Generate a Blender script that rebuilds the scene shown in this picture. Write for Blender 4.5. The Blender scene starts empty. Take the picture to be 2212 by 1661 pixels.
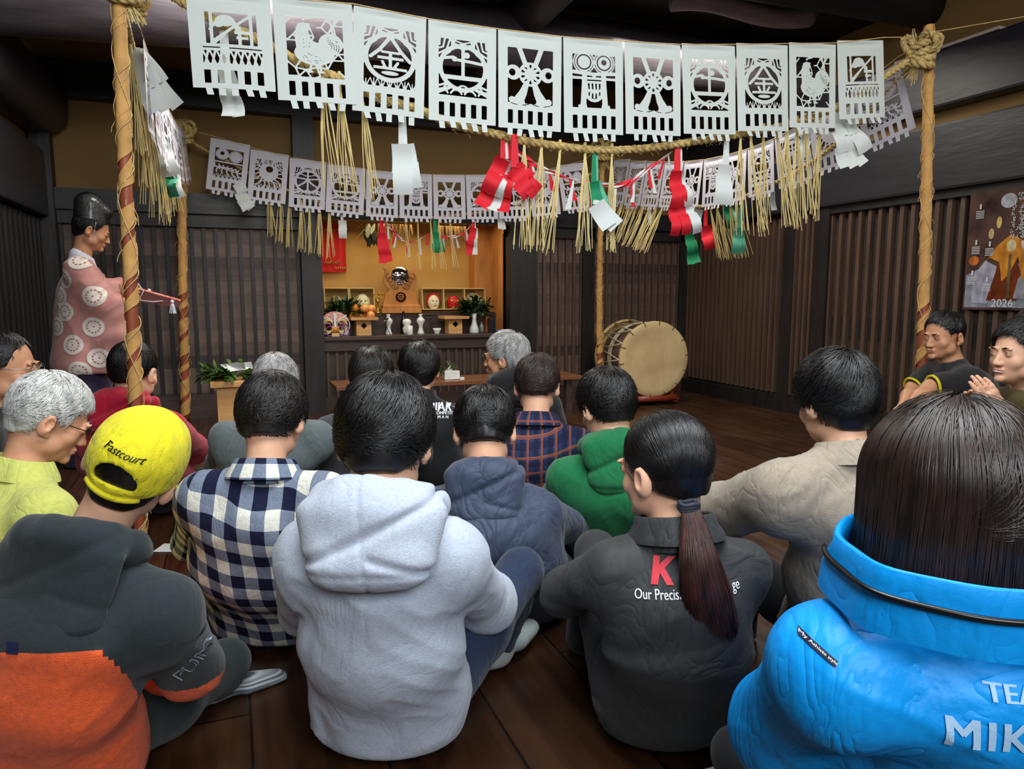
import bpy, math, random
import numpy as np
from math import sin, cos, pi, radians, atan, sqrt
from mathutils import Vector, Matrix, noise as mnoise
from mathutils.bvhtree import BVHTree
random.seed(7); RNG = np.random.default_rng(7)
S = bpy.context.scene
COL = S.collection

# ------------------------------------------------------------------ camera
PSI = radians(21.3); F0 = 1550.0; CX = 1106.0; CY = 830.5; CH = 1.1; PIT = atan((CY - 635) / F0)
cam = bpy.data.cameras.new('camera'); camo = bpy.data.objects.new('camera', cam); COL.objects.link(camo)
camo.location = (0, 0, CH); camo.rotation_euler = (pi / 2 - PIT, 0, -PSI)
cam.sensor_width = 36; cam.lens = 36 * F0 / 2212; cam.clip_start = 0.05
S.camera = camo

# ------------------------------------------------------------------ exposure and light
S.view_settings.view_transform = 'Standard'; S.view_settings.look = 'None'
S.view_settings.gamma = 1; S.view_settings.exposure = 0.15; S.view_settings.use_curve_mapping = False
W = bpy.data.worlds.new('world'); S.world = W; W.use_nodes = True
W.node_tree.nodes['Background'].inputs[0].default_value = (0.86, 0.93, 1.0, 1)
W.node_tree.nodes['Background'].inputs[1].default_value = 0.25
def area(name, loc, rot, sx, sy, power, col):
    l = bpy.data.lights.new(name, 'AREA'); l.shape = 'RECTANGLE'; l.size = sx; l.size_y = sy
    l.energy = power; l.color = col
    o = bpy.data.objects.new(name, l); COL.objects.link(o); o.location = loc; o.rotation_euler = rot
    return o
area('ceiling_lamp_near', (0.9, 0.9, 3.05), (radians(8), 0, 0), 2.4, 1.1, 108, (0.93, 0.97, 1.0))
area('ceiling_lamp_rear', (0.4, -1.8, 2.6), (radians(55), 0, radians(-15)), 2.6, 1.4, 105, (0.93, 0.98, 1.0))
area('ceiling_lamp_right', (3.3, 1.2, 3.0), (radians(25), radians(-10), radians(0)), 1.2, 1.2, 20, (1.0, 0.95, 0.86))
area('fill_light_middle', (0.5, 4.5, 2.95), (radians(6), radians(8), 0), 1.6, 0.8, 74, (1.0, 0.94, 0.84))  # unseen fill, added to brighten the back wall and the officiant
area('fill_light_far', (3.4, 4.6, 2.95), (radians(10), 0, 0), 1.2, 0.8, 46, (1.0, 0.93, 0.82))  # second unseen fill, added to lift the dark back wall
area('alcove_lamp', (1.7, 7.14, 1.86), (radians(-14), 0, 0), 1.4, 0.08, 9.0, (1.0, 0.80, 0.52))

# ------------------------------------------------------------------ pixel to place (rays of the lens above)
def ray(px, py):
    u = (px - CX) / F0; v = (CY - py) / F0
    h = cos(PIT) + v * sin(PIT); z = -sin(PIT) + v * cos(PIT)
    return Vector((u * cos(PSI) + h * sin(PSI), -u * sin(PSI) + h * cos(PSI), z)), h
def P(px, py, d):
    r, h = ray(px, py); return Vector((0, 0, CH)) + r * (d / h)
def PL(px, py, ax, val):
    r, h = ray(px, py); o = (0, 0, CH); return Vector(o) + r * ((val - o[ax]) / r[ax])
def PV(px, py, A, B):
    """point on the upright plane through A and B"""
    n = Vector((B[1] - A[1], -(B[0] - A[0]), 0)); r, h = ray(px, py)
    o = Vector((0, 0, CH)); s = (Vector((A[0], A[1], 0)) - o).dot(n) / r.dot(n) if True else 0
    return o + r * s
RIGHT = Vector((cos(PSI), -sin(PSI), 0)); FWD = Vector((sin(PSI), cos(PSI), 0)); UP = Vector((0, 0, 1))

# ------------------------------------------------------------------ objects
def link(o): COL.objects.link(o); return o
def tag(o, label=None, cat=None, group=None, kind=None):
    if label: o['label'] = label
    if cat: o['category'] = cat
    if group: o['group'] = group
    if kind: o['kind'] = kind
    return o
def thing(name, label, cat, loc=(0, 0, 0), rz=0, group=None):
    o = bpy.data.objects.new(name, None); link(o); o.empty_display_size = 0.1
    o.location = loc; o.rotation_euler = (0, 0, rz)
    return tag(o, label, cat, group)
def np_mesh(name, V, F, mat=None, smooth=True, uv=None):
    """V (n,3) array; F (m,3) or (m,4) int array or list of faces"""
    me = bpy.data.meshes.new(name)
    V = np.asarray(V, dtype=np.float32)
    if isinstance(F, np.ndarray):
        k = F.shape[1]; n = len(F)
        me.vertices.add(len(V)); me.vertices.foreach_set('co', V.ravel())
        me.loops.add(n * k); me.loops.foreach_set('vertex_index', F.astype(np.int32).ravel())
        me.polygons.add(n)
        me.polygons.foreach_set('loop_start', np.arange(0, n * k, k, dtype=np.int32))
        me.polygons.foreach_set('loop_total', np.full(n, k, dtype=np.int32))
        me.update(calc_edges=True)
    else:
        me.from_pydata([tuple(map(float, v)) for v in V], [], [tuple(int(i) for i in f) for f in F]); me.update()
    if smooth:
        me.polygons.foreach_set('use_smooth', np.ones(len(me.polygons), dtype=bool))
    if uv is not None:
        l = me.uv_layers.new(name='UVMap')
        vi = np.empty(len(me.loops), dtype=np.int32); me.loops.foreach_get('vertex_index', vi)
        l.data.foreach_set('uv', np.asarray(uv, dtype=np.float32)[vi].ravel())
    if mat is not None: me.materials.append(mat)
    return me
class MB:
    """collects plain shapes; build() links ONE mesh object"""
    def __init__(s): s.v = []; s.f = []; s.uvs = None
    def add(s, vs, fs):
        b = len(s.v); s.v += [tuple(v) for v in vs]; s.f += [tuple(i + b for i in f) for f in fs]; return s
    def box(s, x0, x1, y0, y1, z0, z1, bev=0.0):
        if bev <= 0:
            vs = [(x, y, z) for x in (x0, x1) for y in (y0, y1) for z in (z0, z1)]
            return s.add(vs, [(0, 1, 3, 2), (4, 6, 7, 5), (0, 4, 5, 1), (2, 3, 7, 6), (0, 2, 6, 4), (1, 5, 7, 3)])
        import bmesh
        bm = bmesh.new(); bmesh.ops.create_cube(bm, size=1)
        for v in bm.verts: v.co = Vector(((x0 + x1) / 2 + v.co.x * (x1 - x0), (y0 + y1) / 2 + v.co.y * (y1 - y0), (z0 + z1) / 2 + v.co.z * (z1 - z0)))
        bmesh.ops.bevel(bm, geom=bm.edges[:], offset=bev, segments=2, affect='EDGES', profile=0.6)
        bm.verts.index_update(); vs = [v.co[:] for v in bm.verts]; fs = [[v.index for v in f.verts] for f in bm.faces]; bm.free()
        return s.add(vs, fs)
    def tube(s, pts, r, seg=8, cap=True, closed=False):
        pts = [Vector(p) for p in pts]; n = len(pts)
        rs = r if isinstance(r, (list, tuple, np.ndarray)) else [r] * n
        T = []
        for i in range(n):
            a = pts[(i - 1) % n] if closed else pts[max(i - 1, 0)]; b = pts[(i + 1) % n] if closed else pts[min(i + 1, n - 1)]
            t = b - a; T.append(t.normalized() if t.length > 1e-9 else Vector((0, 0, 1)))
        x = T[0].orthogonal().normalized(); vs = []
        for i in range(n):
            x = (x - T[i] * x.dot(T[i])); x = x.normalized() if x.length > 1e-6 else T[i].orthogonal().normalized()
            y = T[i].cross(x)
            for k in range(seg):
                a = 2 * pi * k / seg; vs.append(pts[i] + (x * cos(a) + y * sin(a)) * rs[i])
        fs = []
        for i in range(n if closed else n - 1):
            j = (i + 1) % n
            for k in range(seg):
                l = (k + 1) % seg; fs.append((i * seg + k, i * seg + l, j * seg + l, j * seg + k))
        if cap and not closed:
            fs.append(tuple(range(seg - 1, -1, -1))); fs.append(tuple((n - 1) * seg + k for k in range(seg)))
        return s.add(vs, fs)
    def lathe(s, prof, seg=24, c=(0, 0, 0), ax='z'):
        vs = []
        for r, z in prof:
            for k in range(seg):
                a = 2 * pi * k / seg
                if ax == 'z': vs.append((c[0] + r * cos(a), c[1] + r * sin(a), c[2] + z))
                elif ax == 'y': vs.append((c[0] + r * cos(a), c[1] + z, c[2] + r * sin(a)))
                else: vs.append((c[0] + z, c[1] + r * cos(a), c[2] + r * sin(a)))
        fs = []
        for i in range(len(prof) - 1):
            for k in range(seg):
                l = (k + 1) % seg; fs.append((i * seg + k, i * seg + l, (i + 1) * seg + l, (i + 1) * seg + k))
        if prof[0][0] > 1e-6: fs.append(tuple(range(seg - 1, -1, -1)))
        if prof[-1][0] > 1e-6: fs.append(tuple((len(prof) - 1) * seg + k for k in range(seg)))
        return s.add(vs, fs)
    def ellipsoid(s, c, r, seg=20, rings=12, M=None):
        vs = []; c = Vector(c)
        for i in range(rings + 1):
            t = pi * i / rings
            for k in range(seg):
                a = 2 * pi * k / seg; v = Vector((r[0] * sin(t) * cos(a), r[1] * sin(t) * sin(a), r[2] * cos(t)))
                vs.append(c + (M @ v if M else v))
        fs = []
        for i in range(rings):
            for k in range(seg):
                l = (k + 1) % seg; fs.append((i * seg + k, (i + 1) * seg + k, (i + 1) * seg + l, i * seg + l))
        return s.add(vs, fs)
    def prism(s, poly, z0, z1, M=None):
        """poly: 2D outline (x,y) extruded z0..z1, M places it"""
        n = len(poly); vs = [Vector((x, y, z0)) for x, y in poly] + [Vector((x, y, z1)) for x, y in poly]
        if M: vs = [M @ v for v in vs]
        fs = [tuple(range(n - 1, -1, -1)), tuple(range(n, 2 * n))] + [(i, (i + 1) % n, n + (i + 1) % n, n + i) for i in range(n)]
        return s.add(vs, fs)
    def quad(s, a, b, c, d): return s.add([a, b, c, d], [(0, 1, 2, 3)])
    def xf(s, M): s.v = [tuple(M @ Vector(v)) for v in s.v]; return s
    def build(s, name, mat, parent=None, smooth=False, world=False, loc=None):
        v = np.array(s.v, dtype=np.float32).reshape(-1, 3)
        me = bpy.data.meshes.new(name)
        o = bpy.data.objects.new(name, me); link(o)
        if parent is not None:
            o.parent = parent
            if world: v = to_local(v, parent)
        elif world or loc is not None:
            if loc is None: loc = (float(v[:, 0].mean()), float(v[:, 1].mean()), float(v[:, 2].min()))
            o.location = loc
            if world: v = v - np.array(loc, dtype=np.float32)
        me.from_pydata([tuple(map(float, q)) for q in v], [], s.f); me.update()
        if smooth: me.polygons.foreach_set('use_smooth', np.ones(len(me.polygons), dtype=bool))
        if mat: me.materials.append(mat)
        return o
def wmat(o):
    m = Matrix.LocRotScale(o.location, o.rotation_euler, o.scale)
    return wmat(o.parent) @ m if o.parent else m
def to_local(v, parent):
    Mi = np.array(wmat(parent).inverted()); v = np.asarray(v)
    return v @ Mi[:3, :3].T + Mi[:3, 3]
def mobj(name, me, parent=None, loc=(0, 0, 0)):
    o = bpy.data.objects.new(name, me); link(o); o.location = loc
    if parent is not None: o.parent = parent
    return o
def wobj(name, V, F, mat, parent, smooth=True, uv=None):
    return mobj(name, np_mesh(name, to_local(V, parent), F, mat, smooth, uv), parent)
def copy_tree(o, parent=None):
    c = o.copy(); link(c); c.parent = parent
    for ch in list(o.children): copy_tree(ch, c)
    return c

# ------------------------------------------------------------------ materials
def lin(c):
    c = [x / 255 for x in c]
    return tuple((x / 12.92 if x <= 0.04045 else ((x + 0.055) / 1.055) ** 2.4) for x in c)
_m = {}
def mat(name, rgb, rough=0.6, var=0.0, vscale=(8, 8, 8), bump=0.0, bscale=None, spec=0.5, metal=0.0, coat=0.0, sheen=0.0, rgb2=None, sss=0.0, emit=None, coord='Object', detail=4, backface=None):
    if name in _m: return _m[name]
    m = bpy.data.materials.new(name); m.use_nodes = True; _m[name] = m
    nt = m.node_tree; b = nt.nodes['Principled BSDF']; c = lin(rgb)
    b.inputs['Base Color'].default_value = (*c, 1); b.inputs['Roughness'].default_value = rough
    b.inputs['Specular IOR Level'].default_value = spec; b.inputs['Metallic'].default_value = metal
    b.inputs['Coat Weight'].default_value = coat; b.inputs['Coat Roughness'].default_value = 0.15
    b.inputs['Sheen Weight'].default_value = sheen
    if sss: b.inputs['Subsurface Weight'].default_value = sss; b.inputs['Subsurface Radius'].default_value = (0.012, 0.004, 0.002); b.inputs['Subsurface Scale'].default_value = 1.0
    if emit: b.inputs['Emission Color'].default_value = (*lin(emit[0]), 1); b.inputs['Emission Strength'].default_value = emit[1]
    tc = nt.nodes.new('ShaderNodeTexCoord')
    if var > 0 or rgb2:
        mp = nt.nodes.new('ShaderNodeMapping'); mp.inputs['Scale'].default_value = vscale
        nz = nt.nodes.new('ShaderNodeTexNoise'); nz.inputs['Scale'].default_value = 1; nz.inputs['Detail'].default_value = detail
        nt.links.new(tc.outputs[coord], mp.inputs[0]); nt.links.new(mp.outputs[0], nz.inputs['Vector'])
        rp = nt.nodes.new('ShaderNodeValToRGB'); nt.links.new(nz.outputs['Fac'], rp.inputs[0])
        c2 = lin(rgb2) if rgb2 else tuple(x * (1 - var) for x in c); c1 = c if rgb2 else tuple(min(1, x * (1 + var)) for x in c)
        rp.color_ramp.elements[0].position = 0.32; rp.color_ramp.elements[1].position = 0.68
        rp.color_ramp.elements[0].color = (*c2, 1); rp.color_ramp.elements[1].color = (*c1, 1)
        nt.links.new(rp.outputs[0], b.inputs['Base Color'])
    if bump > 0:
        mp = nt.nodes.new('ShaderNodeMapping'); mp.inputs['Scale'].default_value = bscale or vscale
        nz = nt.nodes.new('ShaderNodeTexNoise'); nz.inputs['Scale'].default_value = 1; nz.inputs['Detail'].default_value = 5
        nt.links.new(tc.outputs[coord], mp.inputs[0]); nt.links.new(mp.outputs[0], nz.inputs['Vector'])
        bp = nt.nodes.new('ShaderNodeBump'); bp.inputs['Strength'].default_value = bump; bp.inputs['Distance'].default_value = 0.01
        nt.links.new(nz.outputs['Fac'], bp.inputs['Height']); nt.links.new(bp.outputs[0], b.inputs['Normal'])
    return m
# ================================================================== the room
X0, X1, Y0, Y1, ZC = -1.43, 4.88, -3.0, 7.0, 3.25
m_beam = mat('black_beam', (27, 25, 27), 0.45, var=0.35, vscale=(2, 14, 14), bump=0.35, bscale=(3, 18, 18), spec=0.5)
m_beamY = mat('black_beam_y', (34, 31, 34), 0.42, var=0.35, vscale=(14, 2, 14), bump=0.35, bscale=(18, 3, 18), spec=0.5)
m_post = mat('black_post', (32, 28, 28), 0.5, var=0.3, vscale=(14, 14, 2), bump=0.25, bscale=(20, 20, 3))
m_blue = mat('blue_black_beam', (40, 39, 45), 0.42, var=0.22, vscale=(3, 2, 5), bump=0.3, bscale=(10, 3, 14))
m_plas = mat('ochre_plaster', (128, 100, 58), 0.9, var=0.08, vscale=(1.5, 1.5, 1.5), bump=0.1, bscale=(60, 60, 60))
m_ceil = mat('dark_ceiling_board', (24, 21, 21), 0.7, var=0.3, vscale=(2, 10, 2))
m_bat = mat('brown_batten', (84, 64, 53), 0.55, var=0.22, vscale=(30, 30, 2), bump=0.2, bscale=(60, 60, 4))
m_shelf = mat('dark_shelf', (66, 52, 47), 0.45, var=0.25, vscale=(2, 14, 14), bump=0.2, bscale=(3, 30, 30))

def plank_wall_mat(name, horiz_axis, ca, cb, ph=0.11):
    """dark boards laid sideways; each board its own tone"""
    m = bpy.data.materials.new(name); m.use_nodes = True; nt = m.node_tree; b = nt.nodes['Principled BSDF']
    tc = nt.nodes.new('ShaderNodeTexCoord'); sp = nt.nodes.new('ShaderNodeSeparateXYZ'); nt.links.new(tc.outputs['Object'], sp.inputs[0])
    mt = nt.nodes.new('ShaderNodeMath'); mt.operation = 'DIVIDE'; mt.inputs[1].default_value = ph; nt.links.new(sp.outputs['Z'], mt.inputs[0])
    fl = nt.nodes.new('ShaderNodeMath'); fl.operation = 'FLOOR'; nt.links.new(mt.outputs[0], fl.inputs[0])
    wn = nt.nodes.new('ShaderNodeTexWhiteNoise'); wn.noise_dimensions = '1D'; nt.links.new(fl.outputs[0], wn.inputs['W'])
    mp = nt.nodes.new('ShaderNodeMapping'); mp.inputs['Scale'].default_value = (3, 3, 40); nt.links.new(tc.outputs['Object'], mp.inputs[0])
    nz = nt.nodes.new('ShaderNodeTexNoise'); nz.inputs['Scale'].default_value = 1; nz.inputs['Detail'].default_value = 5; nt.links.new(mp.outputs[0], nz.inputs['Vector'])
    ad = nt.nodes.new('ShaderNodeMath'); ad.operation = 'ADD'; nt.links.new(wn.outputs['Value'], ad.inputs[0]); nt.links.new(nz.outputs['Fac'], ad.inputs[1])
    hf = nt.nodes.new('ShaderNodeMath'); hf.operation = 'MULTIPLY'; hf.inputs[1].default_value = 0.5; nt.links.new(ad.outputs[0], hf.inputs[0])
    rp = nt.nodes.new('ShaderNodeValToRGB'); nt.links.new(hf.outputs[0], rp.inputs[0])
    rp.color_ramp.elements[0].position = 0.25; rp.color_ramp.elements[0].color = (*lin(ca), 1)
    rp.color_ramp.elements[1].position = 0.8; rp.color_ramp.elements[1].color = (*lin(cb), 1)
    nt.links.new(rp.outputs[0], b.inputs['Base Color']); b.inputs['Roughness'].default_value = 0.6
    return m
m_boardL = plank_wall_mat('dark_boards_left', 0, (56, 45, 42), (112, 92, 84))
m_boardR = plank_wall_mat('dark_boards_right', 0, (36, 29, 27), (66, 51, 44), 0.16)
m_boardS = plank_wall_mat('dark_boards_side', 1, (34, 27, 24), (66, 52, 42), 0.18)

def floor_mat():
    m = bpy.data.materials.new('polished_floor'); m.use_nodes = True; nt = m.node_tree; b = nt.nodes['Principled BSDF']
    tc = nt.nodes.new('ShaderNodeTexCoord'); mp = nt.nodes.new('ShaderNodeMapping'); nt.links.new(tc.outputs['Object'], mp.inputs[0])
    mp.inputs['Rotation'].default_value = (0, 0, pi / 2)
    br = nt.nodes.new('ShaderNodeTexBrick'); nt.links.new(mp.outputs[0], br.inputs['Vector'])
    br.inputs['Scale'].default_value = 1; br.inputs['Brick Width'].default_value = 1.9; br.inputs['Row Height'].default_value = 0.3
    br.inputs['Mortar Size'].default_value = 0.004; br.inputs['Color1'].default_value = (*lin((58, 36, 23)), 1); br.inputs['Color2'].default_value = (*lin((76, 48, 30)), 1)
    br.inputs['Mortar'].default_value = (*lin((28, 17, 12)), 1); br.inputs['Bias'].default_value = 0
    mp2 = nt.nodes.new('ShaderNodeMapping'); mp2.inputs['Scale'].default_value = (22, 1.6, 1); nt.links.new(tc.outputs['Object'], mp2.inputs[0])
    nz = nt.nodes.new('ShaderNodeTexNoise'); nz.inputs['Scale'].default_value = 1; nz.inputs['Detail'].default_value = 6; nt.links.new(mp2.outputs[0], nz.inputs['Vector'])
    mx = nt.nodes.new('ShaderNodeMix'); mx.data_type = 'RGBA'; mx.blend_type = 'MULTIPLY'; mx.inputs[0].default_value = 0.75
    nt.links.new(br.outputs[0], mx.inputs[6]); rp = nt.nodes.new('ShaderNodeValToRGB'); nt.links.new(nz.outputs['Fac'], rp.inputs[0])
    rp.color_ramp.elements[0].position = 0.35; rp.color_ramp.elements[0].color = (0.35, 0.3, 0.28, 1); rp.color_ramp.elements[1].position = 0.65
    nt.links.new(rp.outputs[0], mx.inputs[7]); nt.links.new(mx.outputs[2], b.inputs['Base Color'])
    n2 = nt.nodes.new('ShaderNodeTexNoise'); n2.inputs['Scale'].default_value = 2.5; n2.inputs['Detail'].default_value = 8; nt.links.new(tc.outputs['Object'], n2.inputs['Vector'])
    r2 = nt.nodes.new('ShaderNodeMapRange'); r2.inputs['From Min'].default_value = 0.35; r2.inputs['From Max'].default_value = 0.7
    r2.inputs['To Min'].default_value = 0.16; r2.inputs['To Max'].default_value = 0.5; nt.links.new(n2.outputs['Fac'], r2.inputs[0]); nt.links.new(r2.outputs[0], b.inputs['Roughness'])
    bp = nt.nodes.new('ShaderNodeBump'); bp.inputs['Strength'].default_value = 0.25; bp.inputs['Distance'].default_value = 0.006
    nt.links.new(nz.outputs['Fac'], bp.inputs['Height']); nt.links.new(bp.outputs[0], b.inputs['Normal'])
    return m
def struct(name, mb, m, parent=None, smooth=False):
    o = mb.build(name, m, parent, smooth)
    if parent is None: o['kind'] = 'structure'
    return o
struct('floor', MB().box(X0 - 0.1, X1 + 0.1, Y0, Y1 + 0.9, -0.1, 0.0), floor_mat())
struct('ceiling', MB().box(X0 - 0.1, X1 + 0.1, Y0, Y1 + 0.9, ZC, ZC + 0.1), m_ceil)

def battens_x(a, b, z0, z1, y, pitch, w, dp):
    m = MB(); n = max(1, round((b - a) / pitch)); 
    for i in range(n + 1):
        c = a + (b - a) * i / n; m.box(c - w / 2, c + w / 2, y - dp, y, z0, z1)
    return m
def battens_y(a, b, z0, z1, x, pitch, w, dp):
    m = MB(); n = max(1, round((b - a) / pitch))
    for i in range(n + 1):
        c = a + (b - a) * i / n; m.box(x - dp, x, c - w / 2, c + w / 2, z0, z1)
    return m
AX0, AX1 = 0.80, 2.66       # the altar alcove
# back wall: left board panel, right board panel, plaster above
wb = struct('wall_back', MB().box(X0, AX0, Y1, Y1 + 0.08, 0, 1.72).box(AX1, X1, Y1, Y1 + 0.08, 0, 1.72), m_boardL)
struct('batten', battens_x(X0 + 0.05, AX0 - 0.2, 0.2, 1.68, Y1, 0.098, 0.03, 0.028), m_post, wb)
struct('batten', battens_x(AX1 + 0.34, 3.52, 0.2, 1.68, Y1, 0.083, 0.032, 0.028), m_bat, wb)
struct('batten', battens_x(3.66, X1 - 0.14, 0.2, 1.68, Y1, 0.083, 0.022, 0.028), m_bat, wb)
struct('sill', MB().box(X0, AX0, Y1 - 0.07, Y1 + 0.0, 0, 0.16).box(AX1, X1, Y1 - 0.07, Y1, 0, 0.20).box(X0, AX0 - .1, Y1 - .035, Y1, .16, .2), m_shelf, wb)
struct('plaster', MB().box(X0 - .1, X1 + .1, Y1 + 0.03, Y1 + 0.08, 1.9, ZC), m_plas, wb)
struct('trim_1', MB().box(X0, X1, Y1 - 0.10, Y1 + 0.05, 1.79, 1.96), m_beam)            # lintel
struct('trim_2', MB().box(X0, AX0, Y1 - 0.06, Y1 + 0.05, 1.68, 1.79).box(AX1, X1, Y1 - 0.06, Y1 + 0.05, 1.68, 1.79), m_post)
struct('trim_3', MB().box(X0, X1, Y1 - 0.12, Y1 + 0.05, 2.68, 2.96), m_beam)
struct('trim_4', MB().box(0.58, 0.76, Y1 - 0.13, Y1 + 0.05, 1.96, 2.68).box(2.70, 2.86, Y1 - 0.10, Y1 + 0.05, 1.96, 2.68).box(4.72, 4.88, Y1 - 0.1, Y1 + 0.02, 1.96, 2.68), m_post)
struct('trim_5', MB().box(0.62, AX0 + 0.0, Y1 - 0.14, Y1 + 0.06, 0, 1.79), m_post)      # alcove left post
struct('trim_6', MB().box(AX1, AX1 + 0.3, Y1 - 0.12, Y1 + 0.06, 0, 1.79), m_post)       # right of the alcove
struct('trim_7', MB().box(3.52, 3.66, Y1 - 0.06, Y1 + 0.02, 0, 1.79).box(X1 - 0.14, X1, Y1 - 0.06, Y1 + 0.02, 0, 1.79), m_post)
struct('trim_8', MB().box(X0, X0 + 0.14, Y1 - 0.14, Y1, 0, 2.7), m_post)
struct('trim_20', MB().box(AX1 + 0.06, 3.5, Y1 - 0.5, Y1 - 0.02, 0, 0.19), m_shelf)      # low wooden step
# right wall
wr = struct('wall_right', MB().box(X1, X1 + 0.08, Y0, Y1 + 0.08, 0, 1.85), m_boardS)
for a, b, p, w in ((5.42, 6.95, 0.075, 0.026), (5.0, 5.28, 0.075, 0.026), (-1.0, 4.86, 0.1, 0.034)):
    struct('batten', battens_y(a, b, 0.16, 1.8, X1, p, w, 0.04), m_bat, wr)
struct('plaster', MB().box(X1 + 0.02, X1 + 0.08, Y0, Y1, 1.85, ZC), m_plas, wr)
struct('trim_9', MB().box(X1 - 0.10, X1 + 0.03, Y0, Y1, 1.84, 2.31, 0.02), m_blue)
struct('trim_10', MB().box(X1 - 0.12, X1 + 0.03, Y0, Y1, 2.42, 2.82, 0.02), m_blue)
struct('trim_11', MB().box(X1 - 0.05, X1, 5.28, 5.42, 0, 1.85).box(X1 - 0.07, X1, 4.86, 5.0, 0, 1.85), m_post)
struct('trim_12', MB().box(X1 - 0.09, X1, Y0, Y1, 0, 0.14).box(X1 - 0.06, X1, Y0, 4.86, 1.78, 1.85), m_post)
# left wall
wl = struct('wall_left', MB().box(X0 - 0.08, X0, Y0, Y1 + 0.08, 0, 1.75), m_boardS)
m = battens_y(-1.0, 6.8, 0.16, 1.7, X0 + 0.04, 0.13, 0.05, 0.04); struct('batten', m, m_post, wl)
struct('plaster', MB().box(X0 - 0.08, X0 - 0.02, Y0, Y1, 1.75, ZC), m_plas, wl)
struct('trim_13', MB().box(X0 - 0.03, X0 + 0.1, Y0, Y1, 1.72, 2.24, 0.02), m_blue)
def log(name, a, b, r0, r1, m, seg=20, seed=1, sq=0.0):
    """a hewn timber: slightly bent, knotty"""
    n = 28; vs = []; a = Vector(a); b = Vector(b); t = (b - a).normalized(); x = t.cross(UP).normalized(); y = UP
    for i in range(n + 1):
        f = i / n; c = a.lerp(b, f) + y * 0.04 * sin(f * 5 + seed) + x * 0.03 * sin(f * 4 + seed * 2); r = r0 + (r1 - r0) * f
        for k in range(seg):
            an = 2 * pi * k / seg; q = 1 + 0.05 * mnoise.noise(Vector((cos(an) * 1.5, sin(an) * 1.5, f * 6 + seed * 3)))
            q *= 1 + sq * (1 / max(abs(cos(an)), abs(sin(an))) - 1)
            vs.append(c + (x * cos(an) + y * sin(an)) * r * q)
    fs = [(i * seg + k, i * seg + (k + 1) % seg, (i + 1) * seg + (k + 1) % seg, (i + 1) * seg + k) for i in range(n) for k in range(seg)]
    fs += [tuple(range(seg - 1, -1, -1)), tuple(n * seg + k for k in range(seg))]
    o = MB().add(vs, fs).build(name, m, None, True); o['kind'] = 'structure'; return o
log('trim_14', (X0 - 0.05, 3.2, 2.68), (X0 + 0.02, 6.93, 2.58), 0.25, 0.23, m_blue, seed=2, sq=0.5)   # hewn timber over the left wall
log('trim_15', (X0, 5.1, 2.86), (X1, 5.3, 3.0), 0.24, 0.2, mat('grey_black_log', (78, 72, 78), .4, var=.3, vscale=(2, 12, 12), bump=.5, bscale=(2.5, 14, 14)), seed=5)                    # tie beam across the room
log('trim_16', (X0, 3.9, 3.1), (X1, 4.1, 3.15), 0.15, 0.15, m_beam, seed=9)
log('trim_17', (1.9, -1, 3.1), (2.2, 6.95, 3.05), 0.14, 0.14, m_beamY, seed=4)
log('trim_18', (3.0, 4.6, 3.12), (4.1, 4.4, 3.16), 0.07, 0.07, mat('highlight_log', (150, 140, 150), .5, var=.3, vscale=(2, 12, 12)), seed=7)  # highlight of the glossy dark beams, painted as a pale log
struct('trim_21', MB().box(X1 - 0.12, X1 - 0.02, 3.45, 4.25, 2.82, 2.84), mat('lit_edge_strip', (200, 188, 180), .6))  # bright line of the lit beam edge, painted in as a cream strip
struct('wall_rear', MB().box(X0 - 0.08, X1 + 0.08, Y0 - 0.08, Y0, 0, ZC), mat('rear_wall', (92, 78, 64), 0.9, var=0.1))
# ================================================================== cut paper panels
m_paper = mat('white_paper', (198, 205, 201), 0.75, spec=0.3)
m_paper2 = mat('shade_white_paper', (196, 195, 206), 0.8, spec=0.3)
NX, NY = 100, 150
gx = np.linspace(0, 1, NX + 1)[:, None] * np.ones((1, NY + 1)); gy = np.linspace(0, 1.5, NY + 1)[None, :] * np.ones((NX + 1, 1))
def disk(cx, cy, r, ry=None):
    ry = ry or r; q = np.sqrt(((gx - cx) / r) ** 2 + ((gy - cy) / ry) ** 2); return (1 - q) * min(r, ry)
def ring(cx, cy, r, w): return w / 2 - np.abs(np.hypot(gx - cx, gy - cy) - r)
def rect(x0, x1, y0, y1): return np.minimum(np.minimum(gx - x0, x1 - gx), np.minimum(gy - y0, y1 - gy))
def seg(x0, y0, x1, y1, w, w2=None):
    w2 = w if w2 is None else w2
    dx, dy = x1 - x0, y1 - y0; L = dx * dx + dy * dy + 1e-9
    t = np.clip(((gx - x0) * dx + (gy - y0) * dy) / L, 0, 1)
    return (w + (w2 - w) * t) / 2 - np.hypot(gx - x0 - t * dx, gy - y0 - t * dy)
def path(pts, w, w2=None):
    r = None; n = len(pts) - 1; w2 = w if w2 is None else w2
    for i in range(n):
        a = w + (w2 - w) * i / n; b = w + (w2 - w) * (i + 1) / n; s = seg(*pts[i], *pts[i + 1], a, b); r = s if r is None else np.maximum(r, s)
    return r
def U(*a):
    r = a[0]
    for b in a[1:]: r = np.maximum(r, b)
    return r
def I(a, b): return np.minimum(a, b)
def arcp(cx, cy, r, a0, a1, n=8, ry=None):
    ry = ry or r; return [(cx + r * cos(radians(a0 + (a1 - a0) * i / n)), cy + ry * sin(radians(a0 + (a1 - a0) * i / n))) for i in range(n + 1)]
WX0, WX1, WY0, WY1 = 0.15, 0.86, 0.37, 1.25
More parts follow.
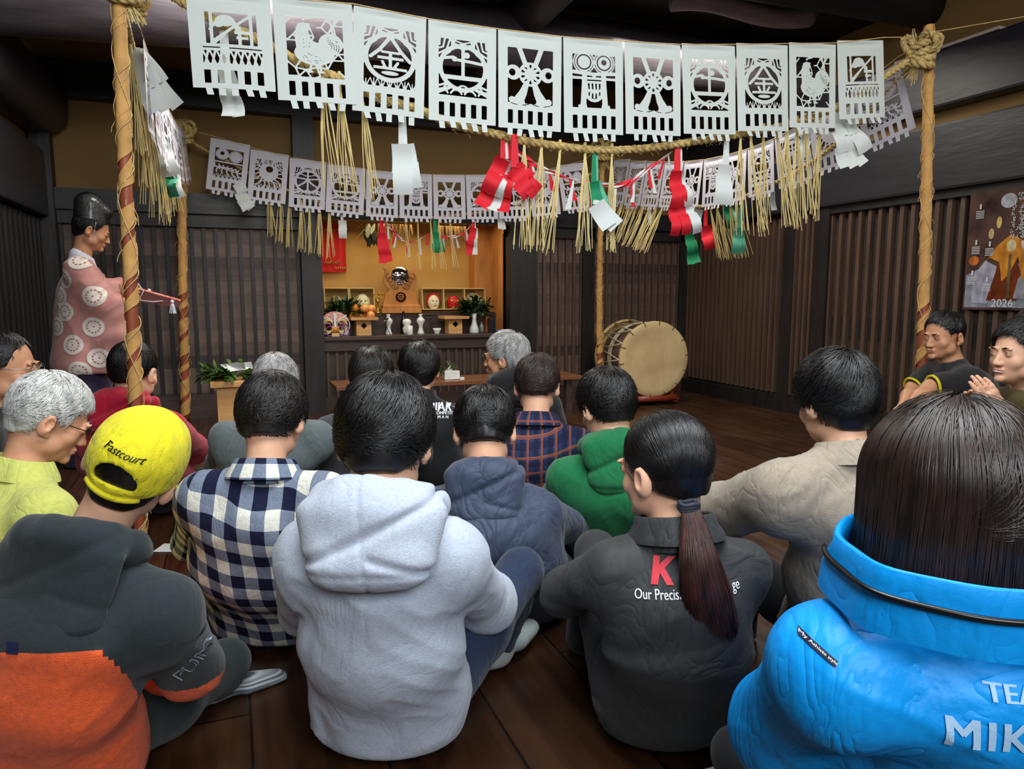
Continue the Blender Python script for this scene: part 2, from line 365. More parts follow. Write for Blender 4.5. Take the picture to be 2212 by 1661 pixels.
def corner_rays():
    r = []
    for s, cx in ((1, WX0), (-1, WX1)):
        for k in range(4):
            r.append(path([(cx + s * (0.02 + 0.075 * k), WY1 + .01), (cx + s * (0.015 + .05 * k), WY1 - 0.1 - .03 * k), (cx - s * 0.01, WY1 - 0.07 - 0.085 * k)], 0.026))
    for k in range(3): r.append(path([(0.38, 1.235 - .045 * k), (0.505, 1.20 - .045 * k), (0.63, 1.235 - .045 * k)], 0.022))
    r.append(rect(0.33, 0.36, 1.08, 1.26)); r.append(rect(0.65, 0.68, 1.08, 1.26))
    return U(*r)
def waves(y=0.42):
    r = [rect(WX0, WX1, WY0, WY0 + .035)]
    for k in range(4): r.append(path(arcp(0.2 + k * 0.205, y - .01, 0.085, 20, 160), 0.028))
    for k in range(3): r.append(path(arcp(0.30 + k * 0.205, y + .06, 0.085, 20, 160), 0.026))
    for s in (-1, 1): r.append(seg(0.505 + s * .2, .52, 0.505 + s * .37, .44, .05)); r.append(seg(0.505 + s * .25, .58, 0.505 + s * .37, .53, .03))
    return U(*r)
def leaves():
    r = [rect(WX0, WX1, WY0, WY0 + .03)]
    for k in range(7):
        x = 0.18 + k * .107
        for a in (-.05, 0, .05): r.append(seg(x, .37, x + a, .49 + .02 * ((k * 3) % 2), .02, .012))
    return U(*r)
RC = (0.505, 0.83)
def circ(): return ring(*RC, 0.33, 0.065)
def d_tsuchi(): return U(circ(), corner_rays(), waves(), rect(.48, .53, .70, 1.12), path([(.24, .96), (.36, .985), (.42, .95), (.6, .94), (.78, .92)], .045), disk(.56, 1.03, .045), disk(.38, .96, .04), rect(.2, .8, .665, .715), seg(.21, .66, .8, .66, .02))
def d_kin(): return U(circ(), corner_rays(), leaves(), path([(.24, .82), (.36, .93), (.505, 1.13)], .05), path([(.505, 1.13), (.65, .93), (.78, .80)], .05), rect(.38, .64, .885, .92), rect(.33, .69, .80, .84), rect(.485, .53, .66, .9), rect(.28, .74, .65, .69), seg(.40, .76, .43, .70, .04), seg(.61, .76, .57, .70, .04), disk(.505, .6, .12, .03))
def d_ki(): return U(circ(), corner_rays(), waves(), rect(.48, .53, .52, 1.14), path([(.22, .93), (.5, .90), (.78, .93)], .045), path([(.5, .9), (.4, .78), (.26, .68)], .05), path([(.51, .9), (.6, .78), (.76, .68)], .05), path([(.3, 1.05), (.5, .99), (.7, 1.05)], .03))
def d_wheel():
    h = disk(.505, .86, .185)
    for k in range(10):
        a = 2 * pi * k / 10 + pi / 2; h = np.minimum(h, -seg(.505 + .085 * cos(a), .86 + .085 * sin(a), .505 + .13 * cos(a), .86 + .13 * sin(a), .004, .042))
    r = [h, seg(.31, 1.3, .43, 1.0, .075), seg(.69, 1.3, .58, 1.0, .075)]
    for s in (-1, 1):
        r.append(np.minimum(disk(.505 + s * .27, .87, .115), -disk(.505 + s * .285, .87, .05, .055)))
        r.append(path([(.505 + s * .06, .72), (.505 + s * .12, .56), (.505 + s * .20, .42)], .08, .17)); r.append(disk(.505 + s * .2, .40, .115, .1)); r.append(disk(.505 + s * .29, .45, .05))
    r += [rect(WX0, WX1, WY0, WY0 + .035)]
    f = U(*r)
    for k in range(4): f = np.minimum(f, -seg(.2 + k * .17, .385 + .012 * (-1) ** k, .31 + k * .17, .385 - .012 * (-1) ** k, .012))
    return f
def d_torii():
    r = []
    for s in (-1, 1):
        c = .505 + s * .165; dd = disk(c, 1.13, .10)
        if s > 0: dd = np.minimum(dd, -disk(c, 1.14, .045))
        r += [dd, ring(c, 1.13, .135, .025), ring(c, 1.13, .17, .02)]
        r += [path([(.505 + s * .155, .96), (.505 + s * .165, .7), (.505 + s * .18, .42)], .075, .095), rect(.505 + s * .19 - .07, .505 + s * .19 + .07, .40, .46), disk(.505 + s * .3, .97, .06, .03)]
    r += [path([(.17, .97), (.505, .945), (.84, .97)], .055), rect(.15, .86, .86, .90), rect(.48, .53, .86, .96), rect(.34, .68, .80, .84), path(arcp(.505, .82, .16, 200, 340), .03)]
    for k in range(5): r.append(path([(.385 + .06 * k, .78), (.40 + .055 * k, .68), (.385 + .06 * k, .58)], .034))
    r += [seg(.38, .69, .63, .69, .03), path(arcp(.505, .66, .13, 200, 340), .05), rect(WX0, WX1, WY0, WY0 + .045)]
    return U(*r)
def d_rooster():
    body = U(disk(.49, .72, .25, .17), path([(.38, .78), (.35, .95), (.345, 1.06)], .23, .15), disk(.355, 1.08, .075), path([(.62, .74), (.72, .88)], .22, .18), disk(.70, .88, .155))
    for k in range(5): body = U(body, disk(.31 + .03 * k, 1.13 + .012 * (k % 3), .02))
    body = U(body, seg(.32, 1.05, .26, 1.03, .03, .01), seg(.45, .6, .42, .45, .03), seg(.55, .6, .56, .45, .03), disk(.42, .45, .05, .015), disk(.56, .45, .05, .015))
    for k in range(4): body = np.minimum(body, -path(arcp(.67, .84, .045 + .03 * k, -30, 100), .010))
    for k in range(9): body = np.minimum(body, -seg(.36 + .022 * (k % 3) * 1.5, .80 + .055 * (k // 3), .365 + .022 * (k % 3) * 1.5, .83 + .055 * (k // 3), .008))
    for k in range(4): body = np.minimum(body, -path(arcp(.5, .80, .12 + .03 * k, 215, 300), .008))
    r = [body]; rr = random.Random(3); pts = [(WX0 + (WX1 - WX0) * (i + .5 * (j % 2)) / 5, WY0 + (WY1 - WY0) * j / 7) for j in range(8) for i in range(6)]
    pts = [(x + rr.uniform(-.03, .03), y + rr.uniform(-.03, .03)) for x, y in pts]
    for i, p in enumerate(pts):
        for q in pts[i + 1:]:
            if math.hypot(p[0] - q[0], p[1] - q[1]) < .150: r.append(seg(*p, *q, .022))
    net = U(*r[1:]); net = np.minimum(net, -(path([(.49, 1.1), (.53, .98), (.58, .9)], .07)))
    net = np.minimum(net, -path(arcp(.38, 1.10, .085, 20, 160), .03))
    return U(body, net, seg(.8, 1.25, .62, .95, .03), seg(.7, 1.25, .74, .95, .025))
def d_frame():
    fr = rect(.15, .86, .66, 1.25); fr = np.minimum(fr, -np.minimum(np.minimum(gx - .2, .81 - gx), np.minimum(gy - .71, 1.2 - gy)))
    r = [fr, rect(.25, .29, .66, 1.25), rect(.72, .76, .66, 1.25), seg(.27, .74, .78, 1.22, .035), seg(.30, .72, .52, .98, .03), disk(.44, 1.08, .11, .09), disk(.36, 1.03, .06), path([(.5, 1.1), (.56, 1.0), (.6, .9)], .09, .04), rect(.58, .62, .72, 1.0), rect(.54, .72, .88, .93), rect(.56, .70, .80, .84), seg(.3, 1.0, .25, .93, .03), rect(.15, .86, .60, .64)]
    rr = random.Random(5)
    for k in range(9):
        x = .17 + k * .083
        r += [seg(x, .38, x + .05, .62, .028), seg(x + .05, .38, x - .02, .60, .022)]
    return U(*r, rect(WX0, WX1, WY0, WY0 + .03))
def d_sunmoon():
    r = [np.minimum(disk(.33, 1.09, .14), -disk(.33, 1.11, .055)), disk(.67, 1.06, .14), ring(.33, 1.09, .155, .02), ring(.67, 1.06, .16, .02)]
    for k in range(6): r.append(path(arcp(.2 + .13 * k, .6, .11, 30 + 20 * k, 190 + 15 * k), .035))
    for k in range(6): r.append(path(arcp(.24 + .11 * k, .78 - .02 * k, .08, 160, 330), .032))
    return U(*r, rect(WX0, WX1, .84, .88), leaves())
def d_sun():
    r = [np.minimum(disk(.505, .88, .25), -disk(.52, .98, .095))]
    for k in range(16):
        a = 2 * pi * k / 16; r.append(path([(.505 + .23 * cos(a), .86 + .23 * sin(a)), (.505 + .34 * cos(a + .15), .84 + .36 * sin(a + .15)), (.505 + .46 * cos(a), .83 + .50 * sin(a))], .035))
    return U(*r, corner_rays(), leaves(), path(arcp(.505, .55, .25, 20, 160, ry=.08), .03))
def d_rays():
    r = []
    for k in range(13):
        a = pi * (k + .5) / 13; r.append(path([(.505 + .08 * cos(a), .82 + .08 * sin(a)), (.505 + .24 * cos(a), .84 + .26 * sin(a)), (.505 + .44 * cos(a * 1.0), .86 + .45 * sin(a))], .022, .035))
    for k in range(11):
        a = -pi * (k + .5) / 11; r.append(seg(.505 + .08 * cos(a), .80 + .08 * sin(a), .505 + .42 * cos(a), .80 + .42 * sin(a), .03))
    return U(*r, disk(.505, .82, .10), path(arcp(.505, 1.25, .2, 200, 340), .03), rect(WX0, WX1, WY0, WY0 + .03))
def panel_mesh(name, pat, material, seed):
    base = rect(0.006, 0.994, 0.004, 1.497); win = rect(WX0, WX1, WY0, WY1); slots = None
    sx = [WX0 + 0.0 + k * 0.158 for k in range(5)]
    for x in sx: s = rect(x, x + 0.078, .085, .295); slots = s if slots is None else np.maximum(slots, s)
    F = np.minimum(base, -np.minimum(win, -pat)); F = np.minimum(F, -slots)
    F = np.where(np.abs(F) < 1e-5, 1e-5, F)
    idx = {}; V = []; Fc = []
    def gv(i, j):
        k = (i, j)
        if k not in idx: idx[k] = len(V); V.append((i / NX, 1.5 * j / NY))
        return idx[k]
    def ev(i, j, i2, j2):
        k = (i, j, i2, j2) if (i, j) < (i2, j2) else (i2, j2, i, j)
        if k not in idx:
            a, b = F[k[0], k[1]], F[k[2], k[3]]; t = a / (a - b); idx[k] = len(V)
            V.append(((k[0] + (k[2] - k[0]) * t) / NX, 1.5 * (k[1] + (k[3] - k[1]) * t) / NY))
        return idx[k]
    ins = F > 0
    full = ins[:-1, :-1] & ins[1:, :-1] & ins[1:, 1:] & ins[:-1, 1:]; anyc = ins[:-1, :-1] | ins[1:, :-1] | ins[1:, 1:] | ins[:-1, 1:]
    for i, j in zip(*np.nonzero(anyc)):
        c = [(i, j), (i + 1, j), (i + 1, j + 1), (i, j + 1)]
        if full[i, j]: Fc.append([gv(*q) for q in c]); continue
        f = [ins[q] for q in c]
        if f[0] and f[2] and not f[1] and not f[3]:
            Fc.append([gv(*c[0]), ev(*c[0], *c[1]), ev(*c[0], *c[3])]); Fc.append([gv(*c[2]), ev(*c[2], *c[3]), ev(*c[2], *c[1])]); continue
        if f[1] and f[3] and not f[0] and not f[2]:
            Fc.append([gv(*c[1]), ev(*c[1], *c[2]), ev(*c[1], *c[0])]); Fc.append([gv(*c[3]), ev(*c[3], *c[0]), ev(*c[3], *c[2])]); continue
        poly = []
        for k in range(4):
            a, b = c[k], c[(k + 1) % 4]
            if ins[a]: poly.append(gv(*a))
            if ins[a] != ins[b]: poly.append(ev(*a, *b))
        if len(poly) > 2: Fc.append(poly)
    rr = random.Random(seed); ph = rr.uniform(0, 6)
    def bend(x, y):     # hangs from the string at y=1.5; slack fold near the top, soft waves lower down
        d = 1.5 - y
        return 0.035 * math.exp(-((d - .09) / .05) ** 2) * sin(pi * min(max(x, 0), 1)) - 0.012 * sin(x * 5 + ph) * min(d, 1) - 0.03 * sin(pi * x) * d / 1.5 * .5
    V3 = [(x - .5, bend(x, y), y - 1.5) for x, y in V]
    for k, x in enumerate(sx):      # the five cut tongues folded out below the edge
        b = len(V3); t = rr.uniform(-.02, .035); L = rr.uniform(.09, .13); lean = rr.uniform(-.04, .0)
        y0 = bend(x + .04, 0) + .006
        V3 += [(x - .5, y0, -1.5 + .03), (x + .078 - .5, y0, -1.5 + .03), (x + .078 - .5 + t, y0 + lean, -1.5 - L), (x - .5 + t, y0 + lean, -1.5 - L)]; Fc.append([b, b + 1, b + 2, b + 3])
    me = np_mesh(name, np.array(V3), Fc, material, True)
    return me
DES = dict(frame=d_frame, rooster=d_rooster, kin=d_kin, tsuchi=d_tsuchi, wheel=d_wheel, torii=d_torii, ki=d_ki, sunmoon=d_sunmoon, sun=d_sun, rays=d_rays)
WORDS = dict(frame='a framed bird', rooster='a rooster', kin='the gold character', tsuchi='the earth character', wheel='a ribbed wheel', torii='a shrine gate', ki='the tree character', sunmoon='sun and moon discs', sun='a large sun disc', rays='thin rays')
_pm = {}
def panel(kind, A, B, label, group, tilt=0.0, mt=None, asp=1.0):
    key = (kind, mt.name if mt else '')
    if key not in _pm: _pm[key] = panel_mesh('cut_paper_panel', DES[kind](), mt or m_paper, hash(kind) % 7 if False else len(_pm))
    A = Vector(A); B = Vector(B); w = (B - A).length; o = bpy.data.objects.new('cut_paper_panel', _pm[key]); link(o)
    x = (B - A).normalized(); zt = Vector((0, 0, 1)); y = zt.cross(x).normalized(); z = x.cross(y)
    q = Matrix.Rotation(tilt, 3, x); z = q @ (zt * .88 + z * .12).normalized(); x2 = x
    M3 = Matrix((x2 * w * .985, y * w, z * w * asp)).transposed()
    M4 = M3.to_4x4(); M4.translation = (A + B) / 2
    o.matrix_world = M4
    tag(o, label, 'paper cutting', group); return o
def panel_h(A, B, pxb, pyb, PA, PB_):
    """height of a panel as a share of its width, from where its lower edge hangs"""
    m_ = (Vector(A) + Vector(B)) / 2; b_ = PV(pxb, pyb, PA, PB_); return (m_.z - b_.z) / (1.5 * (Vector(B) - Vector(A)).length)
# --- poles: four corners of the roped square
PFL, PBL, PBR, PFR = Vector((-0.36, 3.25, 0)), Vector((-0.35, 6.80, 0)), Vector((3.50, 6.46, 0)), Vector((3.69, 3.02, 0))
fx = [398, 585, 762, 923, 1074, 1215, 1347, 1471, 1589, 1703, 1807, 1909]
fy = [-20, -6, 8, 40, 62, 79, 89, 96, 96, 94, 93, 81]
fb = [(482, 192), (671, 221), (842, 248), (1002, 267), (1148, 281), (1284, 290), (1412, 293), (1539, 291), (1655, 285), (1756, 277), (1872, 258)]
fk = ['frame', 'rooster', 'kin', 'tsuchi', 'wheel', 'torii', 'wheel', 'tsuchi', 'kin', 'rooster', 'frame']
GF = 'cut paper panels along the front string'
side = ['leftmost', 'second from left', 'third from left', 'fourth from left', 'left of the gate', 'middle', 'right of the gate', 'fourth from right', 'third from right', 'second from right', 'rightmost']
fc = [PV(x, y, PFL, PFR) for x, y in zip(fx, fy)]
for i, k in enumerate(fk):
    panel(k, fc[i], fc[i + 1], 'large paper panel cut with %s, %s on the front string' % (WORDS[k], side[i]), GF, tilt=random.uniform(-.03, .03), asp=panel_h(fc[i], fc[i + 1], fb[i][0], fb[i][1], PFL, PFR))
# --- far string before the altar wall
bx = [455, 541, 625, 706, 790, 861, 934, 1005, 1073, 1140, 1203, 1262]; by = [292, 318, 339, 352, 366, 373, 377, 378, 377, 373, 362, 346]
bk = ['sunmoon', 'sun', 'ki', 'tsuchi', 'wheel', 'torii', 'wheel', 'tsuchi', 'ki', 'sun', 'sunmoon']
bc = [PV(x, y, PBL, PBR) for x, y in zip(bx, by)]
for i, k in enumerate(bk):
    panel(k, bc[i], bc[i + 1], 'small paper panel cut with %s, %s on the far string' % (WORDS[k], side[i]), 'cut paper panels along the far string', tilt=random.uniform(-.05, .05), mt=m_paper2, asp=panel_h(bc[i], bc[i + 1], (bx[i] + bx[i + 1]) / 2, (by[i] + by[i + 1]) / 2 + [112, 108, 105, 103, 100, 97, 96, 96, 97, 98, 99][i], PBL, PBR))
# --- string on the right, far pole to near pole
rx = [1327, 1362, 1398, 1436, 1478, 1520, 1566, 1614, 1672, 1745, 1838, 1941]; ry = [342, 347, 349, 350, 349, 345, 336, 322, 300, 262, 204, 122]; rh = [95, 96, 97, 98, 100, 103, 106, 110, 118, 128, 146]
rk = ['rays', 'rays', 'ki', 'tsuchi', 'wheel', 'torii', 'wheel', 'tsuchi', 'ki', 'sun', 'sunmoon']
rc = [PV(x, y, PBR, PFR) for x, y in zip(rx, ry)]
rside = ['farthest', 'second from far end', 'third from far end', 'fourth from far end', 'just beyond the gate', 'middle', 'just before the gate', 'fourth from near end', 'third from near end', 'second from near end', 'nearest']
for i, k in enumerate(rk):
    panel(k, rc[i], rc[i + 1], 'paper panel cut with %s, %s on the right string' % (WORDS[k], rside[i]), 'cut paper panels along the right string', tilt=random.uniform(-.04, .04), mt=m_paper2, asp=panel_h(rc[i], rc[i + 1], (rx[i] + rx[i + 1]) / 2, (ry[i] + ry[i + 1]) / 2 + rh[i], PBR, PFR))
# --- string on the left, seen almost end on
lx = PFL.lerp(PBL, .03); lk = ['sunmoon', 'sun', 'ki', 'tsuchi', 'wheel', 'torii', 'wheel', 'tsuchi', 'kin', 'rays', 'rays']
lc = []
for i in range(12):
    f = 0.10 + 0.86 * i / 11; p = PFL.lerp(PBL, f); p.x += 0.06; p.z = 2.22 + 0.25 * f - 0.95 * f * (1 - f) * .55; lc.append(p)
lside = ['nearest', 'second from near end', 'third from near end', 'fourth from near end', 'just before the gate', 'middle', 'just beyond the gate', 'fourth from far end', 'third from far end', 'second from far end', 'farthest']
for i, k in enumerate(lk):
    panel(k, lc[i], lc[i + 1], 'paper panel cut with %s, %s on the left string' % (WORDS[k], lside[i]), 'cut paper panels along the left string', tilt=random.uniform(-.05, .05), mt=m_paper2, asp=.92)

# ================================================================== poles, ropes and knots
m_red = mat('red_brown_wood', (146, 72, 48), 0.5, var=0.18, vscale=(30, 30, 3), bump=.2, bscale=(40, 40, 4))
m_bark = mat('tan_paper_wrap', (196, 148, 84), 0.75, var=0.16, vscale=(14, 14, 14), bump=.4, bscale=(30, 30, 30))
m_cord = mat('pale_straw_cord', (214, 180, 122), 0.8, var=.2, vscale=(60, 60, 60))
m_straw = mat('straw', (208, 188, 128), 0.65, var=.22, vscale=(40, 40, 6))
m_rope = mat('straw_rope', (190, 164, 104), 0.8, var=.3, vscale=(50, 50, 50), bump=.5, bscale=(160, 160, 160))
m_rope2 = mat('straw_rope_far', (176, 150, 98), 0.8, var=.3, vscale=(50, 50, 50), bump=.5, bscale=(160, 160, 160))
def catmull(pts, n):
    pts = [Vector(p) for p in pts]; out = []; m = len(pts)
    for i in range(m - 1):
        a, b, c, d = pts[max(i - 1, 0)], pts[i], pts[i + 1], pts[min(i + 2, m - 1)]
        for k in range(n):
            t = k / n; out.append(0.5 * ((2 * b) + (c - a) * t + (2 * a - 5 * b + 4 * c - d) * t * t + (3 * b - a - 3 * c + d) * t ** 3))
    out.append(pts[-1]); return out
def resample(pts, step):
    L = [0]; 
    for a, b in zip(pts, pts[1:]): L.append(L[-1] + (b - a).length)
    n = max(2, int(L[-1] / step)); out = []; j = 0
    for i in range(n + 1):
        s = L[-1] * i / n
        while j < len(L) - 2 and L[j + 1] < s: j += 1
        f = (s - L[j]) / max(L[j + 1] - L[j], 1e-9); out.append(pts[j].lerp(pts[j + 1], min(max(f, 0), 1)))
    return out
def rope_into(mb, pts, r, pitch=0.11, seg=7, strands=3, hair=0, rnd=random.Random(1), step=None):
    pts = resample(pts, step or max(pitch / 7, .008)); n = len(pts); T = []
    for i in range(n): T.append((pts[min(i + 1, n - 1)] - pts[max(i - 1, 0)]).normalized())
    x = T[0].orthogonal().normalized(); fr = []
    for i in range(n):
        x = (x - T[i] * x.dot(T[i])).normalized(); fr.append((x.copy(), T[i].cross(x)))
    s = 0
    for k in range(strands):
        q = []; s = 0
        for i in range(n):
            if i: s += (pts[i] - pts[i - 1]).length
            a = 2 * pi * (s / pitch + k / strands); q.append(pts[i] + (fr[i][0] * cos(a) + fr[i][1] * sin(a)) * r * .52)
        mb.tube(q, r * .58, seg)
    for h in range(hair):
        i = rnd.randrange(n - 2); a = rnd.uniform(0, 2 * pi); p = pts[i] + (fr[i][0] * cos(a) + fr[i][1] * sin(a)) * r * .8
        d = (fr[i][0] * cos(a) + fr[i][1] * sin(a)) * rnd.uniform(.2, 1) + T[i] * rnd.choice((-1, 1)); d.normalize(); L = rnd.uniform(.012, .035)
        mb.tube([p, p + d * L * .5, p + d * L + Vector((0, 0, -.005))], r * .06, 3, False)
def rope(name, pts, r, label, m, hair=0, **k):
    mb = MB(); rope_into(mb, pts, r, hair=hair, **k); o = mb.build(name, m, None, True, world=True); return tag(o, label, 'rope')
def wrapped_pole(base, top, r0, r1, turns, gap_from, label, seed):
    """tan wrap spiralled around a red-brown pole; the wrap opens in gaps"""
    rr = random.Random(seed); t = thing('wrapped_pole', label, 'pole', base, 0, 'four wrapped poles of the roped square')
    a = Vector((0, 0, 0)); b = top - base; ax = b.normalized(); x = ax.orthogonal().normalized(); y = ax.cross(x); n = 24; H = b.length
    def bow(f): return x * 0.012 * sin(f * 5 + seed) + y * .01 * sin(f * 4 + seed * 2)
    pts = [a.lerp(b, i / n) + bow(i / n) for i in range(n + 1)]
    MB().tube(pts, [r0 + (r1 - r0) * i / n for i in range(n + 1)], 18).build('pole', m_red, t, True)
    # wrap: bands of helical ribbon
    vs = []; fs = []; N = int(turns * 26); wfull = H / turns
    for i in range(N + 1):
        f = i / N; an = 2 * pi * f * turns
        s = f; gapness = max(0, min(1, (gap_from - s) / .10)) * (0.52 + .32 * sin(s * 31 + seed)) 
        w = wfull * (1.12 - gapness)
        for kx in (0, 1, 2, 3):
            g = f * H + (kx / 3 - .5) * w; g = min(max(g, 0.0), H); q = g / H; rad = (r0 + (r1 - r0) * q) + .0035 + .0025 * (kx in (0,)) + .0012 * mnoise.noise(Vector((g * 18, an, seed)))
            vs.append(a.lerp(b, q) + bow(q) + (x * cos(an) + y * sin(an)) * rad)
        if i:
            for kx in range(3): j = (i - 1) * 4 + kx; fs.append((j, j + 4, j + 5, j + 1))
    MB().add(vs, fs).build('paper_wrap', m_bark, t, True)
    mb = MB()
    for c0, tn, sg in ((0.0, turns * .8, 1), (2.2, turns * .45, 1), (1.0, turns * .3, -1)):
        q = []
        M = int(tn * 18)
        for i in range(M + 1):
            f = i / M; an = sg * 2 * pi * f * tn + c0; rad = (r0 + (r1 - r0) * f) + .0075 + .002 * rr.random(); q.append(a.lerp(b, f) + bow(f) + (x * cos(an) + y * sin(an)) * rad)
        mb.tube(q, .0019, 4)
    for k in range(26):     # loose fibre ends
        f = rr.random() * .75; an = rr.uniform(0, 6.3); d = x * cos(an) + y * sin(an); p = a.lerp(b, f) + bow(f) + d * (r0 + .004); L = rr.uniform(.015, .05)
        mb.tube([p, p + d * L * .3 - ax * L * .6, p + d * L * .35 - ax * L], .0012, 3, False)
    mb.build('cord', m_cord, t, True)
    return t
TFL, TBL, TBR, TFR = Vector((-0.335, 3.25, 2.42)), Vector((-0.30, 6.77, 2.50)), Vector((3.47, 6.48, 2.62)), P(2003, 55, 4.17)
wrapped_pole(Vector((-0.405, 3.27, 0)), TFL, .0235, .0215, 15, .72, 'wrapped pole nearest on the left, its foot behind the yellow cap', 1)
wrapped_pole(Vector((-0.43, 6.82, 0)), TBL, .036, .030, 14, .55, 'wrapped pole at the far left in front of the board wall', 2)
wrapped_pole(Vector((3.49, 6.46, 0)), TBR, .027, .024, 22, .3, 'wrapped pole at the far right beside the drum', 3)
wrapped_pole(Vector((3.77, 2.99, 0)), TFR, .027, .023, 15, .5, 'wrapped pole on the near right in front of the slatted wall', 4)

def pv(lst, A, B, off=0.0):
    n = Vector((B[1] - A[1], -(B[0] - A[0]), 0)).normalized(); return [PV(x, y, A + n * off, B + n * off) for x, y in lst]
front_px = [(262, -70), (340, -30), (400, 8), (475, 50), (532, 73), (582, 98), (655, 138), (700, 156), (760, 182), (817, 212), (893, 232), (990, 272), (1060, 287), (1120, 302), (1200, 315), (1300, 325), (1400, 320), (1500, 306), (1600, 290), (1700, 270), (1790, 240), (1850, 212), (1920, 160), (1985, 118)]
rf = catmull(pv(front_px, PFL, PFR, -.05), 6); rope('straw_rope', rf, .019, 'thick twisted straw rope sagging behind the large front panels', m_rope, hair=500, pitch=.10)
far_px = [(400, 298), (440, 322), (490, 347), (560, 385), (640, 418), (700, 438), (790, 458), (850, 468), (930, 470), (1000, 463), (1060, 454), (1150, 424), (1230, 395), (1298, 366)]
rb = catmull(pv(far_px, PBL, PBR, -.03), 6); rope('straw_rope', rb, .013, 'thin twisted straw rope sagging across the far string before the altar', m_rope2, hair=200, pitch=.07)
right_px = [(1304, 352), (1340, 385), (1380, 412), (1420, 432), (1480, 446), (1540, 444), (1600, 428), (1660, 402), (1720, 372), (1790, 325), (1860, 262), (1920, 195), (1985, 128)]
rr_ = catmull(pv(right_px, PBR, PFR, -.03), 6); rope('straw_rope', rr_, .016, 'twisted straw rope along the right side of the square', m_rope2, hair=200, pitch=.09)
lp = []
for i in range(11):
    f = i / 10; p = PFL.lerp(PBL, .01 + .98 * f); p.x += .0; p.z = 2.36 + .06 * f - 1.55 * f * (1 - f); lp.append(p)
rl = catmull(lp, 6); rope('straw_rope', rl, .016, 'twisted straw rope along the left side, seen almost end on', m_rope2, hair=100, pitch=.09)
# thin strings that carry the panels
def string(pts, label):
    o = MB().tube(pts, .0025, 5).build('thin_string', m_cord, None, True, world=True); tag(o, label, 'string')
string([TFL + Vector((0, 0, -.05))] + fc + [TFR + Vector((0, 0, -.06))], 'thin string carrying the large front panels')
string([TBL + Vector((0, 0, -.04))] + bc + [TBR + Vector((0, 0, -.08))], 'thin string carrying the small far panels')
string([TBR + Vector((0, 0, -.08))] + rc + [TFR + Vector((0, 0, -.1))], 'thin string carrying the panels on the right side')
string([TFL + Vector((0, 0, -.1))] + lc + [TBL + Vector((0, 0, -.05))], 'thin string carrying the panels on the left side')
string([TFR + Vector((0, 0, -.04)), P(2212, 36, 4.2) + Vector((0, 0, 0)), P(2500, -10, 4.0)], 'thin string running from the near right pole out of the room to the right')
def knot(c, sz, label, seed, tuft=1):
    rr = random.Random(seed); c = Vector(c); t = thing('rope_knot', label, 'knot', c)
    mb = MB()
    for k in range(4):      # coils around the pole
        z = (-.5 + k / 3) * sz * .7; R = sz * (.42 + .06 * rr.random())
        rope_into(mb, [Vector((R * cos(a), R * sin(a), z + .15 * sz * sin(a + k))) for a in np.linspace(0, 6.6, 22)], sz * .17, pitch=sz * .8, hair=8, rnd=rr, seg=6)
    for k in range(3):
        a = rr.uniform(0, 6.3); d = Vector((cos(a), sin(a), 0)); e = Vector((-sin(a), cos(a), 0))
        rope_into(mb, catmull([d * sz * .3, d * sz * .7 + e * sz * .3 + UP * sz * .3, d * sz * .75 + UP * sz * .8, e * sz * -.2 + d * sz * .3 + UP * sz * .7, d * -.1 * sz], 6), sz * .13, pitch=sz * .7, hair=10, rnd=rr, seg=6)
    mb.build('coil', m_rope, t, True)
    mb = MB()
    for g in range(2 if tuft else 1):
        dirx = (RIGHT * rr.uniform(-1, .3) + UP * (rr.uniform(.8, 1.3) if g == 0 and tuft else -1)).normalized()
        for k in range(46):
            q = (dirx + Vector((rr.gauss(0, .28), rr.gauss(0, .28), rr.gauss(0, .2)))).normalized(); L = sz * rr.uniform(.7, 1.35); s = Vector((rr.gauss(0, .08), rr.gauss(0, .08), 0)) * sz
            mb.tube([s, s + dirx * L * .45, s + dirx * L * .45 + q * L * .55], .0016, 3, False)
    mb.build('frayed_straw', m_straw, t, False)
knot(P(1990, 122, 4.15), .122, 'big frayed straw knot on top of the near right pole', 3)
knot(P(399, 292, 6.15), .12, 'frayed straw knot on the far left pole', 4)
knot(P(1301, 330, 7.25), .13, 'straw knot on the far right pole', 6, 0)
knot(Vector((-0.33, 3.25, 2.26)), .11, 'straw knot at the top of the near left pole', 8, 0)
knot(P(300, 20, 3.1), .05, 'small straw tuft hanging beside the top of the near left pole', 9, 0)

# ================================================================== hanging straw tassels and folded papers
def tassel_mesh(n, L, spread, seed, lean=0.0, r=.0024):
    rr = random.Random(seed); mb = MB()
    for k in range(n):
        a = rr.uniform(0, 6.3); q = sqrt(rr.random()); ex, ey = spread * q * cos(a), spread * q * sin(a) * .6; LL = L * rr.uniform(.92, 1.0); tx, ty = ex * .12, ey * .12; c = rr.uniform(-.012, .012)
        mb.tube([(tx * .5, ty * .5, .02), (tx + lean * .04, ty, -.05), (tx + ex * .4 + c + lean * .4, ey * .4, -LL * .5), (ex + lean, ey, -LL)], [r, r, r * .9, r * .7], 4)
    mb.tube([(0, 0, .03), (0, 0, -.03)], [.007, .006], 8)
    v = np.array(mb.v); return np_mesh('straw_tassel', v, mb.f, m_straw, False)
TM = {}
def tassel(p, L, label, group, spread=.04, n=9, lean=0.0, rz=0.0, key=None, r=.0026):
    k = (round(L, 2), round(spread, 3), n, round(lean, 2), random.randrange(3))
    if k not in TM: TM[k] = tassel_mesh(n, L, spread, len(TM) + 11, lean, r)
    o = bpy.data.objects.new('straw_tassel', TM[k]); link(o); o.location = p; o.rotation_euler = (random.uniform(-.03, .03), random.uniform(-.03, .03), -PSI + rz); tag(o, label, 'tassel', group); return o
